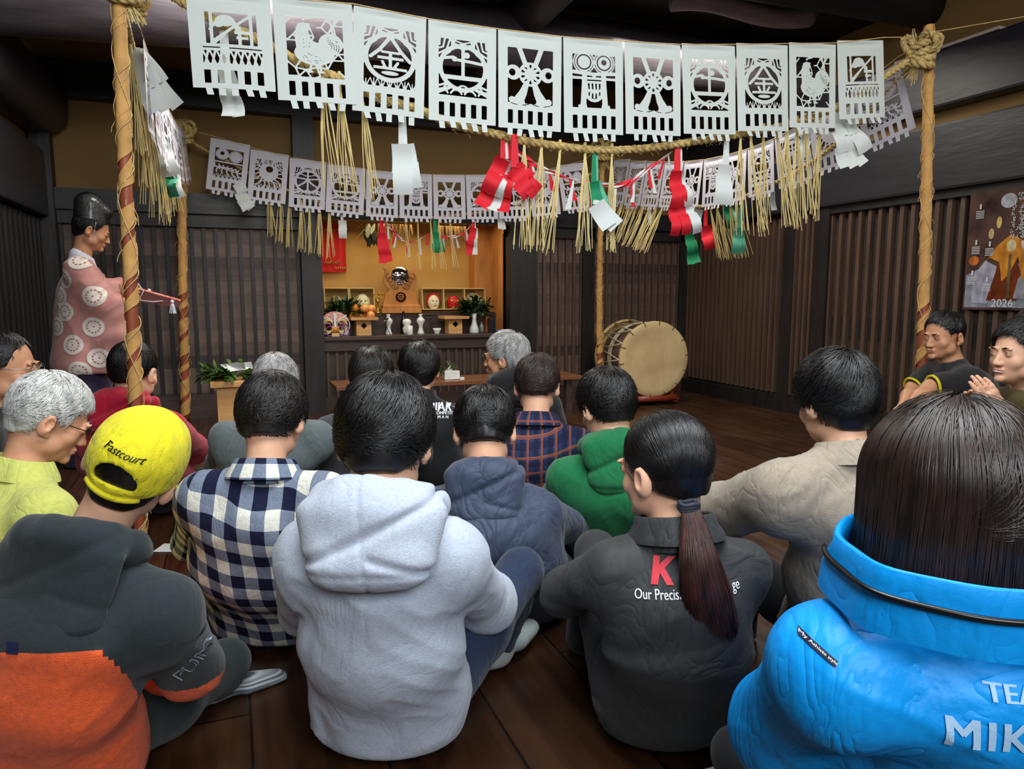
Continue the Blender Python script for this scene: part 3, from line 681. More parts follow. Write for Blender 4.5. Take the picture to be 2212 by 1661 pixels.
ORD = ['first', 'second', 'third', 'fourth', 'fifth', 'sixth', 'seventh', 'eighth', 'ninth', 'tenth', 'eleventh', 'twelfth']
def at_rope(px, A, B, pxs, off=0.0):
    """height of the rope polyline at pixel column px"""
    for (a, ya), (b, yb) in zip(pxs, pxs[1:]):
        if a <= px <= b:
            y = ya + (yb - ya) * (px - a) / (b - a); return pv([(px, y)], A, B, off)[0]
def plen(p, py_end, d=None):
    r = (p - Vector((0, 0, CH))); d = r.dot(FWD)
    pxp = CX + F0 * r.dot(RIGHT) / (d * cos(PIT) - r.z * sin(PIT))
    e = P(pxp, py_end, d); return p.z - e.z
fg = [('leftmost of three under the rooster panel', 697, 410, .045, 10, .02), ('middle of three under the rooster panel', 733, 430, .045, 10, .03), ('rightmost of three under the rooster panel', 782, 438, .035, 8, .02)]
for lb, px, ye, sp, n, ln in fg:
    p = at_rope(px, PFL, PFR, front_px, -.05); tassel(p, plen(p, ye), 'long straw tassel on the front rope, ' + lb, 'straw tassels on the front rope', sp, n, ln)
mid = [(1133, 545, .06, 13, 0), (1170, 545, .06, 14, -.03), (1210, 553, .05, 11, -.06), (1264, 548, .045, 12, 0), (1322, 548, .035, 12, .01)]
mlab = ['below the wheel panel, left of the red paper', 'between the wheel and gate panels, leaning left', 'with a wide open skirt below the gate panel', 'behind the green paper', 'straight and narrow, just right of the rope centre']
for (px, ye, sp, n, ln), lb in zip(mid, mlab):
    p = at_rope(px, PFL, PFR, front_px, -.05); tassel(p, plen(p, ye), 'straw tassel on the front rope, ' + lb, 'straw tassels on the front rope', sp, n, ln)
rt = [(1600, 510, .05, 9, .04), (1622, 512, .05, 10, .08), (1650, 497, .05, 9, .04), (1678, 492, .05, 10, .09), (1700, 500, .06, 12, .06), (1722, 488, .05, 12, .04), (1740, 470, .04, 9, .05), (1772, 480, .035, 8, -.01)]
for i, (px, ye, sp, n, ln) in enumerate(rt):
    p = at_rope(px, PFL, PFR, front_px, -.05); tassel(p, plen(p, ye), 'front rope straw tassel in the dense right hand row, %s from the left' % ORD[i], 'straw tassels at the right of the front rope', sp, n, ln)
bt = [(580, 512, .05), (606, 530, .05), (626, 538, .05), (650, 545, .05), (669, 552, .045), (690, 556, .045), (711, 560, .045)]
for i, (px, ye, sp) in enumerate(bt):
    p = at_rope(px, PBL, PBR, far_px, -.03); tassel(p, plen(p, ye), 'far rope straw tassel left of the altar, %s from left' % ORD[i], 'straw tassels on the far rope left of the altar', sp, 9, random.uniform(-.03, .01), r=.0036)
for i, (px, ye) in enumerate([(876, 560), (903, 585), (930, 583), (947, 584), (971, 580)]):
    p = at_rope(px, PBL, PBR, far_px, -.03); tassel(p, plen(p, ye), 'sparse straw tassel hanging before the altar mirror, %s from the left' % ORD[i], 'straw tassels before the altar', .045, 5, .03, r=.0034)
for i in range(7):
    px = 1356 + i * 13; p = at_rope(px, PBR, PFR, right_px, -.03); tassel(p, plen(p, 525 + i * 4), 'leaning straw tassel near the far right pole, %s from the left' % ORD[i], 'leaning tassels near the far right pole', .05, 8, -.16, r=.0034)
for i in range(5):
    px = 1535 + i * 14; p = at_rope(px, PBR, PFR, right_px, -.03); tassel(p, plen(p, 566 - i * 2), 'orange straw tassel between red and green papers, %s from the left' % ORD[i], 'tassels among the papers of the right rope', .06, 9, .09, r=.0032)
for i, (f, L) in enumerate([(.12, .5), (.2, .52), (.28, .5), (.36, .5), (.46, .5), (.62, .42), (.72, .42), (.82, .42), (.9, .42)]):
    p = Vector(lp[0]).lerp(lp[-1], f); p.z = 2.36 + .06 * f - 1.55 * f * (1 - f); tassel(p, L, 'left rope straw tassel, %s from the front' % ORD[i], 'straw tassels on the left rope', .06, 10, .0)

# folded papers
m_redp = mat('red_paper', (214, 34, 48), .7, spec=.3); m_grnp = mat('green_paper', (22, 128, 84), .7, spec=.3); m_whp = mat('gohei_paper', (208, 214, 212), .75, spec=.3); m_ltg = mat('light_green_paper', (84, 170, 140), .7)
def shide(p, mats, label, group, strap=.12, w=.07, h=.09, n=3, ang=-35, rz=0.0, step=.5, name='folded_paper_streamer', cat='paper streamer', seed=1, curl=.02, two=True):
    """zigzag of folded paper on a narrow strap; second colour lies behind"""
    rr = random.Random(seed); t = thing(name, label, cat, p, -PSI + rz, group)
    w *= .72; h *= .85; step *= 1
    for li, m in enumerate(mats):
        mb = MB(); y0 = li * .012; sh = li * .35
        mb.add([(-.008 + y0, y0, .01), (.008 + y0, y0, .01), (.014 + y0 - .0, y0, -strap), (-.012 + y0, y0, -strap)], [(0, 1, 2, 3)])
        a = radians(ang + li * 9); x = 0 + y0; z = -strap; dx, dz = sin(a), -cos(a)
        for k in range(n):
            # a quad hanging along (dx,dz), width perpendicular
            ux, uz = cos(a), sin(a); L = h * (1 + .15 * rr.random()); ww = w * (1 - .1 * k * 0)
            N = 6; vs = []
            for i in range(N + 1):
                f = i / N; yy = y0 + .014 * (k % 2) + curl * sin(pi * f) * (-1) ** k
                for sgn in (-.5, .5): vs.append((x + dx * L * f + ux * ww * sgn, yy + .006 * sgn, z + dz * L * f + uz * ww * sgn))
            mb.add(vs, [(2 * i, 2 * i + 1, 2 * i + 3, 2 * i + 2) for i in range(N)])
            x += dx * L * .72 + ux * ww * step * (1 if k % 2 == 0 else .4); z += dz * L * .72 + uz * ww * step * (1 if k % 2 == 0 else .4)
        mb.build('paper_layer', m, t, True)
    return t
def rope_pt(px, which, dy=0): 
    A, B, l, off = dict(f=(PFL, PFR, front_px, -.05), b=(PBL, PBR, far_px, -.03), r=(PBR, PFR, right_px, -.03))[which]; return at_rope(px, A, B, l, off)
def LR(f):
    p = Vector(lp[0]).lerp(lp[-1], f); p.z = 2.36 + .06 * f - 1.55 * f * (1 - f); return p + Vector((.01, 0, -.01))
GW, GR = 'white folded papers on the ropes', 'coloured folded papers on the ropes'
shide(rope_pt(865, 'f'), [m_whp, m_whp], 'white folded paper hanging alone below the earth panel on the left', GW, .17, .12, .13, 2, 0, step=.05, seed=2)
shide(rope_pt(1086, 'f'), [m_redp, m_whp, m_redp], 'red and white folded paper hanging left of the rope centre, widest one', GR, .10, .10, .11, 3, -28, step=.1, seed=3, curl=.04)
shide(rope_pt(1095, 'f') + Vector((.02, -.03, 0)), [m_redp, m_redp], 'red paper fan hanging just right of the widest red and white paper', GR, .14, .11, .09, 2, 42, step=-.3, seed=5, curl=.03)
shide(rope_pt(1283, 'f'), [m_grnp, m_ltg], 'green folded paper hanging at the rope centre', GR, .15, .075, .10, 2, 14, step=-.1, seed=4, curl=.02)
shide(rope_pt(1283, 'f') + Vector((-.005, -.03, -.25)), [m_whp, m_whp], 'pale folded paper square below the green paper at the rope centre', GW, .01, .115, .15, 1, 34, step=-.1, seed=14, curl=.02)
shide(rope_pt(1462, 'f'), [m_redp, m_redp, m_whp], 'red folded paper hanging right of the rope centre, longest one', GR, .13, .07, .11, 4, 0, step=.02, seed=6, curl=.045)
shide(rope_pt(1568, 'f'), [m_whp, m_whp], 'white folded paper hanging below the right earth panel', GW, .14, .085, .13, 2, -6, step=.0, seed=7)
shide(rope_pt(1758, 'f'), [m_whp], 'white folded paper among the right tassels', GW, .03, .07, .14, 2, -22, step=.2, seed=8)
shide(rope_pt(1812, 'f'), [m_whp, m_whp, m_whp], 'cluster of white folded papers left of the near right pole', GW, .04, .085, .13, 3, 18, step=-.4, seed=9)
shide(rope_pt(1835, 'f') + Vector((.0, .0, -.06)), [m_whp, m_whp], 'white folded paper directly behind the cluster by the near right pole', GW, .04, .08, .12, 2, 30, step=.0, seed=19)
shide(rope_pt(478, 'f'), [m_whp, m_whp], 'white folded paper showing under the leftmost front panel', GW, .18, .07, .08, 3, 0, step=.1, seed=10)
shide(P(510, 392, 6.25), [m_whp, m_whp], 'white zigzag paper below the first far panel on the left', GW, .02, .10, .10, 3, 28, step=-.35, seed=11)
shide(rope_pt(738, 'b'), [m_whp], 'white folded paper on the far rope in front of the red banner', GW, .12, .10, .10, 2, 0, step=.05, seed=12)
shide(rope_pt(1078, 'b'), [m_whp, m_whp], 'white folded paper on the far rope beside the altar opening', GW, .06, .06, .16, 1, 5, step=.05, seed=13)
shide(rope_pt(822, 'b'), [m_redp, m_redp], 'red zigzag paper on the far rope left of the mirror', GR, .17, .10, .12, 3, 0, step=.1, seed=15)
shide(rope_pt(938, 'b'), [m_grnp, m_grnp], 'green folded paper on the far rope right of the mirror', GR, .14, .10, .12, 2, 6, step=.05, seed=16)
shide(rope_pt(1022, 'b'), [m_redp, m_whp], 'red zigzag paper on the far rope at the right of the altar', GR, .14, .085, .11, 3, -8, step=-.1, seed=17)
shide(rope_pt(1404, 'r'), [m_whp], 'slim white folded paper under the right rope before the long red one', GW, .10, .05, .10, 2, 0, step=.05, seed=18)
shide(rope_pt(1490, 'r'), [m_grnp, m_grnp], 'dark green zigzag paper under the right rope', GR, .2, .09, .12, 3, 4, step=.1, seed=20)
shide(rope_pt(1505, 'r'), [m_whp, m_whp, m_whp], 'grey white folded paper above the dark green zigzag', GW, .02, .12, .11, 1, -30, step=.1, seed=21)
shide(rope_pt(1524, 'r'), [m_redp, m_redp], 'small red folded paper under the right rope', GR, .16, .12, .12, 2, 18, step=-.1, seed=22)
shide(rope_pt(1572, 'r'), [m_grnp, m_ltg], 'green folded paper high among the orange tassels', GR, .02, .09, .11, 2, 12, step=.1, seed=23)
shide(rope_pt(1600, 'r'), [m_ltg, m_ltg], 'pale green folded paper right of the orange tassels', GR, .22, .10, .12, 2, -6, step=.0, seed=24)
shide(rope_pt(1670, 'r'), [m_whp], 'small white paper hanging from the right rope behind the tassels', GW, .06, .06, .14, 1, 8, step=.0, seed=25)
shide(LR(.13), [m_whp, m_whp, m_whp], 'large white folded paper right beside the near left pole', GW, .03, .09, .16, 2, 20, step=-.25, seed=26)
shide(LR(.38), [m_whp, m_whp], 'white paper streamer in the middle of the left rope', GW, .03, .10, .14, 2, 10, step=.0, seed=27)
shide(LR(.58), [m_grnp, m_whp], 'green and white paper low on the left rope', GR, .10, .09, .12, 2, 10, step=.0, seed=28)
shide(LR(.50), [m_grnp, m_ltg], 'dark green paper lowest on the left rope', GR, .12, .10, .10, 2, 0, step=-.1, seed=29, curl=.05)
# red and white twisted garlands
m_gar = None
def garland(pxs, A, B, label, off, w=.03, drops=8, seed=1, mats=None):
    rr = random.Random(seed); t = thing('paper_garland', label, 'garland', (0, 0, 0)); pts = resample(catmull(pv(pxs, A, B, off), 8), .012); t.location = pts[0]
    o = Vector(pts[0])
    for li, m in enumerate((m_redp, m_whp)):
        mb = MB(); vs = []; fs = []
        for i, p in enumerate(pts):
            a = i * .22 + li * pi / 2; d = Vector((0, sin(a), cos(a))); k = w * (.35 + .2 * sin(i * .13)) 
            vs += [p - o - d * k, p - o + d * k]
            if i: j = 2 * i - 2; fs.append((j, j + 1, j + 3, j + 2))
        mb.add(vs, fs)
        for q in range(drops):
            p = pts[int((q + .5 + .2 * li) / drops * (len(pts) - 1))] - o; L = rr.uniform(.09, .15) * w / .03; ww = w * .5; dx = rr.uniform(-.3, .3) * L
            mb.add([p + Vector((-ww * .3, 0, 0)), p + Vector((ww * .3, 0, 0)), p + Vector((ww + dx, rr.uniform(-.02, .02), -L)), p + Vector((-ww * .4 + dx, .01, -L))], [(0, 1, 2, 3)])
        mb.build('paper_strip', m, t, True)
garland([(1083, 300), (1140, 345), (1190, 372), (1240, 388), (1300, 398), (1350, 398), (1400, 365), (1455, 325)], PFL, PFR, 'red and white twisted paper garland looping under the front rope centre', -.10, .03, 9, 3)
garland([(824, 470), (850, 500), (870, 518), (895, 522), (930, 505), (960, 512), (1000, 505), (1030, 468)], PBL, PBR, 'red and white paper garland hanging before the altar', -.06, .03, 9, 4)
# ================================================================== altar alcove
m_gold = mat('gold_wall', (206, 160, 84), 0.75, var=.08, vscale=(2, 2, 2), bump=.08, bscale=(90, 90, 90))
m_cedar = mat('light_cedar', (206, 156, 96), .5, var=.14, vscale=(3, 24, 24), bump=.1, bscale=(5, 60, 60))
m_cedar2 = mat('honey_wood', (196, 132, 66), .4, var=.18, vscale=(16, 16, 4), bump=.15, bscale=(40, 40, 9))
m_box = mat('pale_box_wood', (214, 188, 122), .6, var=.08, vscale=(6, 30, 30))
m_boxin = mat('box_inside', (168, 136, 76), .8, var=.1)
m_leaf = mat('dark_green_leaf', (34, 74, 30), .4, var=.35, vscale=(12, 12, 12), rgb2=(20, 46, 22))
m_leaf2 = mat('fresh_green_leaf', (74, 110, 34), .5, rgb2=(36, 66, 24), vscale=(14, 14, 14))
m_china = mat('white_china', (226, 230, 228), .2, spec=.6); m_black = mat('black_lacquer', (14, 13, 14), .3)
YB = 7.62
al = struct('wall_alcove', MB().box(AX0 - .06, AX1 + .06, YB, YB + .06, 0, 1.9), m_gold)
struct('side_board', MB().box(AX0 - .06, AX0, 7.06, YB, 0, 1.88), m_gold, al)
struct('side_board', MB().box(AX1, AX1 + .06, 7.06, YB, 0, 1.88).box(AX1 - .2, AX1, 7.42, YB, .86, 1.88), m_cedar2, al)
struct('soffit', MB().box(AX0, AX1, 7.05, YB, 1.88, 1.92), m_post, al)
ZS, ZU, YU = .70, .905, 7.30
t = thing('altar_platform', 'dark stepped wooden altar platform with a battened front in the golden alcove', 'altar', ((AX0 + AX1) / 2, 7.0, 0))
def apart(name, mb, m): return mb.build(name, m, t, world=True)
apart('lower_shelf', MB().box(AX0, AX1, 6.92, YU, ZS - .04, ZS, .006), m_shelf)
apart('shelf_rail', MB().box(AX0, AX1, 6.95, 6.98, ZS - .14, ZS - .04).box(AX0, AX1, 6.95, 6.98, .0, .12), m_shelf)
apart('front_board', MB().box(AX0, AX1, 6.99, 7.01, 0.0, ZS - .04), m_boardR)
apart('front_batten', battens_x(AX0 + .04, AX1 - .04, .12, ZS - .14, 6.99, .083, .024, .02), m_bat)
apart('upper_shelf', MB().box(AX0, AX1, YU, YB, ZU - .03, ZU, .004), m_shelf)
apart('riser', MB().box(AX0, AX1, YU + .01, YU + .03, ZS, ZU - .03), m_shelf)

def AP(px, Y, z=None):
    q = PL(px, 650, 1, Y); return Vector((q.x, Y, z if z is not None else q.z))
def ppm(px, Y):      # metres per pixel there
    q = PL(px, 650, 1, Y); return (q - Vector((0, 0, CH))).dot(FWD) / F0
# red banner
b0 = PL(685, 482, 1, 7.56); b1 = PL(748, 588, 1, 7.56)
t = thing('red_banner', 'red hanging cloth with gold cranes at the left of the altar alcove', 'banner', ((b0.x + b1.x) / 2, 7.56, b1.z))
vs = []; N = 16
for i in range(N + 1):
    x = b0.x + (b1.x - b0.x) * i / N; 
    for z in (b1.z, b0.z): vs.append((x, 7.56 + .012 * sin(i * 1.9), z))
mb = MB().add(vs, [(2 * i, 2 * i + 2, 2 * i + 3, 2 * i + 1) for i in range(N)]); mb.build('cloth', mat('red_cloth', (206, 36, 34), .8, var=.1, vscale=(20, 2, 2)), t, True, world=True)
mg = MB(); w_, h_ = b1.x - b0.x, b0.z - b1.z
def bp(u, v): return Vector((b0.x + u * w_, 7.54, b1.z + v * h_))
for k in range(9): mg.tube([bp(.15 + .07 * k, .16), bp(.2 + .07 * k, .22 + .03 * (k % 3)), bp(.24 + .07 * k, .17)], .003, 4)
for k in range(5): mg.tube([bp(.62 + .08 * k, .06), bp(.62 + .08 * k, .11)], .004, 4); mg.tube([bp(.6 + .08 * k, .085), bp(.66 + .08 * k, .09)], .003, 4)
mg.tube([bp(.2 + .1 * cos(a) + .15, .25 + .07 * sin(a)) for a in np.linspace(0, 6.3, 16)], .003, 4)
for k in range(7): mg.tube([bp(.1 + .12 * k, .9), bp(.18 + .1 * k, .82 + .05 * (k % 2)), bp(.3 + .08 * k, .88)], .003, 4)
mg.build('gold_crane', mat('gold_print', (212, 170, 90), .5), t, True, world=True)

# mask boxes -------------------------------------------------------
def face_into(mb, c, w, h, d, M, chin=1.0):
    """a carved mask: domed oval with brow, nose, cheeks and lips"""
    nx, ny = 25, 31; vs = []; ids = {}
    for j in range(ny):
        v = -1 + 2 * j / (ny - 1)
        half = sqrt(max(0, 1 - v * v)) * (1 - (.12 * (-v) if v < 0 else 0) * chin)
        for i in range(nx):
            u = -1 + 2 * i / (nx - 1); x = u * half; r2 = min(1, u * u * (1 - .0) * (1) + v * v * .35); z = sqrt(max(0, 1 - u * u)) * (1 - v * v) ** .35 if abs(v) < 1 else 0
            z += .34 * math.exp(-(x / .10) ** 2 - ((v + .12) / .22) ** 2) - .12 * math.exp(-((abs(x) - .32) / .14) ** 2 - ((v - .12) / .07) ** 2) + .12 * math.exp(-((abs(x) - .42) / .2) ** 2 - ((v + .2) / .2) ** 2) + .10 * math.exp(-(x / .2) ** 2 - ((v + .48) / .05) ** 2) + .09 * math.exp(-((abs(x) - .3) / .2) ** 2 - ((v - .28) / .06) ** 2)
            vs.append(Vector(c) + M @ Vector((x * w / 2, -z * d, v * h / 2)))
    mb.add(vs, [(j * nx + i, j * nx + i + 1, (j + 1) * nx + i + 1, (j + 1) * nx + i) for j in range(ny - 1) for i in range(nx - 1)])
    return mb
def face_marks(c, w, h, d, M, parent, mouth=(120, 30, 30)):
    mk = MB()
    for s in (-1, 1):
        mk.tube([Vector(c) + M @ Vector((s * w * (.09 + .035 * k), -d * (1.0 - .02 * k), h * (.055 + .008 * sin(k * 1.5)))) for k in range(4)], .0035, 5)
    mk.build('painted_eyes', m_black, parent, world=True)
    ml = MB(); ml.tube([Vector(c) + M @ Vector((x * w, -d * 1.12 + abs(x) * d * .5, -h * .24)) for x in (-.1, -.05, 0, .05, .1)], .004, 5)
    ml.build('painted_lips', mat('lip_red', (150, 40, 38), .5), parent, world=True)
def maskbox(pxa, pxb, label, n=1):
    s = ppm(pxa, 7.36); w = (pxb - pxa) * s; p = AP((pxa + pxb) / 2, 7.36, ZU); h = .225; d = .15; T = Matrix.Rotation(radians(-8), 3, 'X')
    t = thing('mask_box', label, 'box', p, 0, 'open wooden mask boxes on the upper altar shelf'); th = .008
    def X(v): return T @ Vector(v) + Vector((0, 0, .024))
    mb = MB()
    for (x0, x1, y0, y1, z0, z1) in [(-w / 2, w / 2, -d / 2, d / 2, 0, th), (-w / 2, w / 2, -d / 2, d / 2, h - th, h)] + [(-w / 2 + k * (w - th) / n, -w / 2 + k * (w - th) / n + th, -d / 2, d / 2, th, h - th) for k in range(n + 1)]:
        mb.box(x0, x1, y0, y1, z0, z1)
    mb.v = [tuple(X(v)) for v in mb.v]; mb.build('box_frame', m_box, t)
    mb = MB().box(-w / 2, w / 2, d / 2 - .006, d / 2, 0, h); mb.v = [tuple(X(v)) for v in mb.v]; mb.build('box_back', m_boxin, t)
    return t, p, w, h, T
def mask(c, w, h, d, col, label, hair=None, T=None, extra=None):
    t = thing('carved_mask', label, 'mask', (c[0], c[1], c[2] - h / 2), 0, 'carved masks lying in the altar boxes')
    T = T or Matrix.Rotation(radians(-8), 3, 'X'); mm = mat('mask_' + '_'.join(map(str, col)), col, .35, var=.08, vscale=(30, 30, 30))
    face_into(MB(), c, w, h, d, T).build('face', mm, t, True, world=True) if False else None
    mb = MB(); face_into(mb, c, w, h, d, T); mb.build('face', mm, t, True, world=True)
    face_marks(c, w, h, d, T, t)
    if hair:
        mb = MB(); mb.ellipsoid(Vector(c) + Vector((0, .02, h * .12)), (w * .62, d * .7, h * .52), 20, 12); mb.build('red_hood', mat('mask_hood_red', hair, .7), t, True, world=True)
    if extra: extra(t, Vector(c))
    return t
t1, p1, w1, h1, T1 = maskbox(700, 752, 'open mask box farthest left on the upper altar shelf')
mask(p1 + Vector((0, .0, .10)), .14, .17, .05, (190, 150, 90), 'ochre long-faced mask in the leftmost box')
t2, p2, w2, h2, T2 = maskbox(754, 807, 'open mask box beside the mirror stand on its left')
mask(p2 + Vector((.012, .0, .105)), .155, .185, .055, (222, 214, 172), 'round pale smiling mask in the box left of the mirror')
t3, p3, w3, h3, T3 = maskbox(907, 1050, 'long open mask box of three compartments right of the mirror', 3)
mask(p3 + Vector((-.215, -.01, .105)), .125, .165, .05, (228, 222, 186), 'white faced mask with a red hood in the first compartment', hair=(206, 30, 34))
def fangs(t, c):
    MB().ellipsoid(c + Vector((-.03, -.06, .02)), (.018, .012, .012)).ellipsoid(c + Vector((.03, -.06, .02)), (.018, .012, .012)).tube([c + Vector((x, -.062, -.045)) for x in (-.03, 0, .03)], .008, 6).build('gold_eyes_and_teeth', mat('mask_gold', (206, 160, 60), .3, metal=.6), t, True, world=True)
mask(p3 + Vector((0, -.01, .10)), .14, .16, .06, (198, 26, 30), 'glossy red demon mask with gold eyes in the middle compartment', extra=fangs)
def shag(t, c):
    rr = random.Random(4); mb = MB()
    for k in range(120):
        d = Vector((rr.gauss(0, 1), rr.gauss(-.4, .5), rr.gauss(.2, 1))).normalized(); s = c + Vector((d.x * .07, d.y * .03, d.z * .08)); mb.tube([s, s + d * .02, s + d * .03 + Vector((rr.gauss(0, .01), 0, -.01))], .003, 4, False)
    mb.build('shaggy_hair', mat('mask_hair', (206, 196, 160), .8), t, True, world=True)
mask(p3 + Vector((.215, -.01, .105)), .13, .15, .05, (150, 120, 70), 'shaggy cream haired mask in the right hand compartment', extra=shag)

# mirror on its carved stand ---------------------------------------
s = ppm(865, 7.28); c = AP(865, 7.34, ZU); t = thing('mirror_stand', 'carved honey wood stand holding a round mirror between cloud scrolls', 'mirror', c)
MB().box(-.205, .205, -.07, .07, 0, .05, .006).box(-.195, .195, -.06, .06, .05, .085, .008).build('stepped_base', m_cedar2, t)
prof = [(-.185, .085), (.185, .085), (.17, .14), (.155, .2), (.11, .235), (.135, .26), (.17, .30), (.18, .34), (.165, .38), (.15, .42), (.165, .455), (.12, .44), (.085, .39), (.09, .34), (.06, .31), (.03, .295), (0, .30), (-.03, .295), (-.06, .31), (-.09, .34), (-.085, .39), (-.12, .44), (-.165, .455), (-.15, .42), (-.165, .38), (-.18, .34), (-.17, .30), (-.135, .26), (-.11, .235), (-.155, .2), (-.17, .14)]
R90 = Matrix.Rotation(pi / 2, 4, 'X')
MB().prism([(x, z) for x, z in prof], -.02, .02, R90).build('cloud_scroll_body', m_cedar2, t)
m_carve = mat('carved_groove', (140, 84, 38), .5)
mb = MB()
for a in np.linspace(0, 2 * pi, 9)[:-1]: mb.ellipsoid((.026 * cos(a), -.024, .165 + .026 * sin(a)), (.013, .006, .013), 10, 6)
mb.ellipsoid((0, -.026, .165), (.012, .008, .012), 10, 6); mb.lathe([(.048, -.002), (.052, .003), (.056, -.002)], 24, (0, -.022, .165), 'y'); mb.build('carved_rosette', m_carve, t, True)
for sg in (-1, 1):
    mb = MB()
    for k in range(4): mb.tube([(sg * (.06 + .02 * k + .03 * sin(a)), -.023, .27 + .045 * k * .8 + .028 * cos(a)) for a in np.linspace(0, 4.5, 12)], .0035, 5)
    mb.tube([(sg * x, -.023, z) for x, z in ((.04, .245), (.02, .262), (.045, .28), (.065, .262), (.05, .245))], .004, 5)
    mb.build('scroll_carving', m_carve, t, True)
MB().lathe([(0, -.012), (.094, -.010), (.098, 0), (.094, .010), (0, .012)], 40, (0, -.01, .375), 'y').build('round_mirror', mat('mirror_glass', (210, 214, 222), .04, metal=1.0), t, True)
# gilded ornament
c = AP(816, 7.32, ZU); t = thing('gilded_ornament', 'small gilded ornament with knobbed branches left of the mirror stand', 'ornament', c)
mb = MB().lathe([(.03, 0), (.03, .01), (.01, .02), (.008, .1), (.02, .11), (.024, .13), (.01, .15), (0, .152)], 14)
for k in range(5):
    a = k * 1.25; mb.tube([(0, 0, .12), (.04 * cos(a), .02 * sin(a), .15), (.05 * cos(a), .02 * sin(a), .19)], .006, 6).ellipsoid((.05 * cos(a), .02 * sin(a), .195), (.012, .012, .012), 8, 6)
mb.build('ornament_body', mat('gilt', (206, 166, 70), .3, metal=.8), t, True)

# offering trays -----------------------------------------------------
def sanbo(px, ybot, label, w=.26):
    p = AP(px, 7.10, ZS); t = thing('offering_stand', label, 'offering stand', p, 0, 'wooden offering stands on the lower altar shelf')
    body = MB()
    hw = .072; n = 8
    body.box(-hw, hw, -hw, hw, 0, .15); body.build('stand_body', m_cedar, t)
    hole = MB()
    for dx, dz in ((0, .016), (0, -.016), (.016, 0), (-.016, 0), (0, 0)): hole.lathe([(0, -.001), (.013, -.001), (.013, .001), (0, .001)], 14, (dx, -hw - .001, .095 + dz), 'y')
    hole.build('cut_opening', m_black, t)
    MB().box(-w / 2, w / 2, -w / 2, w / 2, .15, .158).box(-w / 2, w / 2, -w / 2, -w / 2 + .008, .158, .178).box(-w / 2, w / 2, w / 2 - .008, w / 2, .158, .178).box(-w / 2, -w / 2 + .008, -w / 2 + .008, w / 2 - .008, .158, .178).box(w / 2 - .008, w / 2, -w / 2 + .008, w / 2 - .008, .158, .178).build('tray', m_cedar, t)
    return p
ps = sanbo(782, 725, 'offering stand at the left of the altar carrying the oranges')
m_or = mat('orange_peel', (236, 140, 34), .45, var=.08, bump=.15, bscale=(250, 250, 250)); m_ap = mat('apple_peach_skin', (222, 120, 66), .4, rgb2=(236, 178, 96), vscale=(14, 14, 14))
for k, (dx, dz, mm, lb) in enumerate([(-.085, .036, m_or, 'orange at the lower left of the fruit pile'), (-.008, .036, m_ap, 'rosy fruit at the lower middle of the pile'), (.075, .036, m_ap, 'rosy fruit at the lower right of the pile'), (-.075, .105, m_or, 'biggest bright orange at the upper left of the pile'), (.018, .100, m_ap, 'rosy fruit on top of the pile'), (.09, .098, m_ap, 'rosy fruit at the upper right of the pile')]):
    c = ps + Vector((dx, -.02 + .03 * (k % 2), .158 + dz - .036)); t = thing('fruit', lb, 'fruit', c, 0, 'fruits piled on the left offering stand')
    MB().ellipsoid((0, 0, .036), (.044, .044, .040), 18, 12).build('flesh', mm, t, True); MB().tube([(0, 0, .070), (.002, 0, .076)], .003, 5).build('stem', m_leaf, t)
ps = sanbo(979, 721, 'offering stand at the right of the altar carrying a white envelope')
o = MB().box(-.06, .06, -.04, .04, 0, .006).xf(Matrix.Rotation(.3, 4, 'Z')).build('envelope', m_china, None, loc=ps + Vector((0, 0, .1585))); tag(o, 'white envelope lying on the right offering stand', 'envelope')
# bottles
def vase_at(px, label, prof, m=m_china, Y=7.08, name='sake_vase', cat='vase', grp='white vessels on the lower altar shelf', sc=1):
    p = AP(px, Y, ZS); o = MB().lathe([(r * sc, z * sc) for r, z in prof], 24).build(name, m, None, True, loc=p); return tag(o, label, cat, grp), p
gourd = [(.034, 0), (.036, .01), (.024, .04), (.018, .07), (.026, .095), (.042, .125), (.040, .145), (.022, .165), (.014, .172), (.015, .185), (.02, .19), (.02, .2), (0, .2)]
vase_at(838, 'white gourd shaped vase behind the left black branch stand', gourd)
vase_at(908, 'white gourd shaped vase standing free in the middle of the altar', gourd)
vase_at(878, 'short white round vessel beside a cream cylinder', [(.03, 0), (.04, .03), (.043, .06), (.03, .09), (.042, .105), (.044, .13), (.03, .15), (0, .155)])
vase_at(884, 'small white cylinder in front of the round vessel', [(.028, 0), (.03, .005), (.03, .085), (.02, .09), (0, .09)], Y=7.0)
vase_at(943, 'small white footed cup right of the vases', [(.026, 0), (.024, .01), (.038, .035), (.043, .055), (.038, .052), (0, .02)])
vase_at(871, 'dark glass bottle with a tall neck behind the white vessels', [(.03, 0), (.034, .01), (.034, .13), (.012, .17), (.011, .22), (.013, .225), (0, .226)], m_black, 7.22, 'glass_bottle', 'bottle', None)
vase_at(1040, 'short clear glass jar beside the leaf vase', [(.02, 0), (.026, .01), (.026, .07), (.012, .09), (.012, .11), (0, .11)], mat('grey_glass', (120, 132, 124), .15), 7.15, 'glass_jar', 'jar', None)
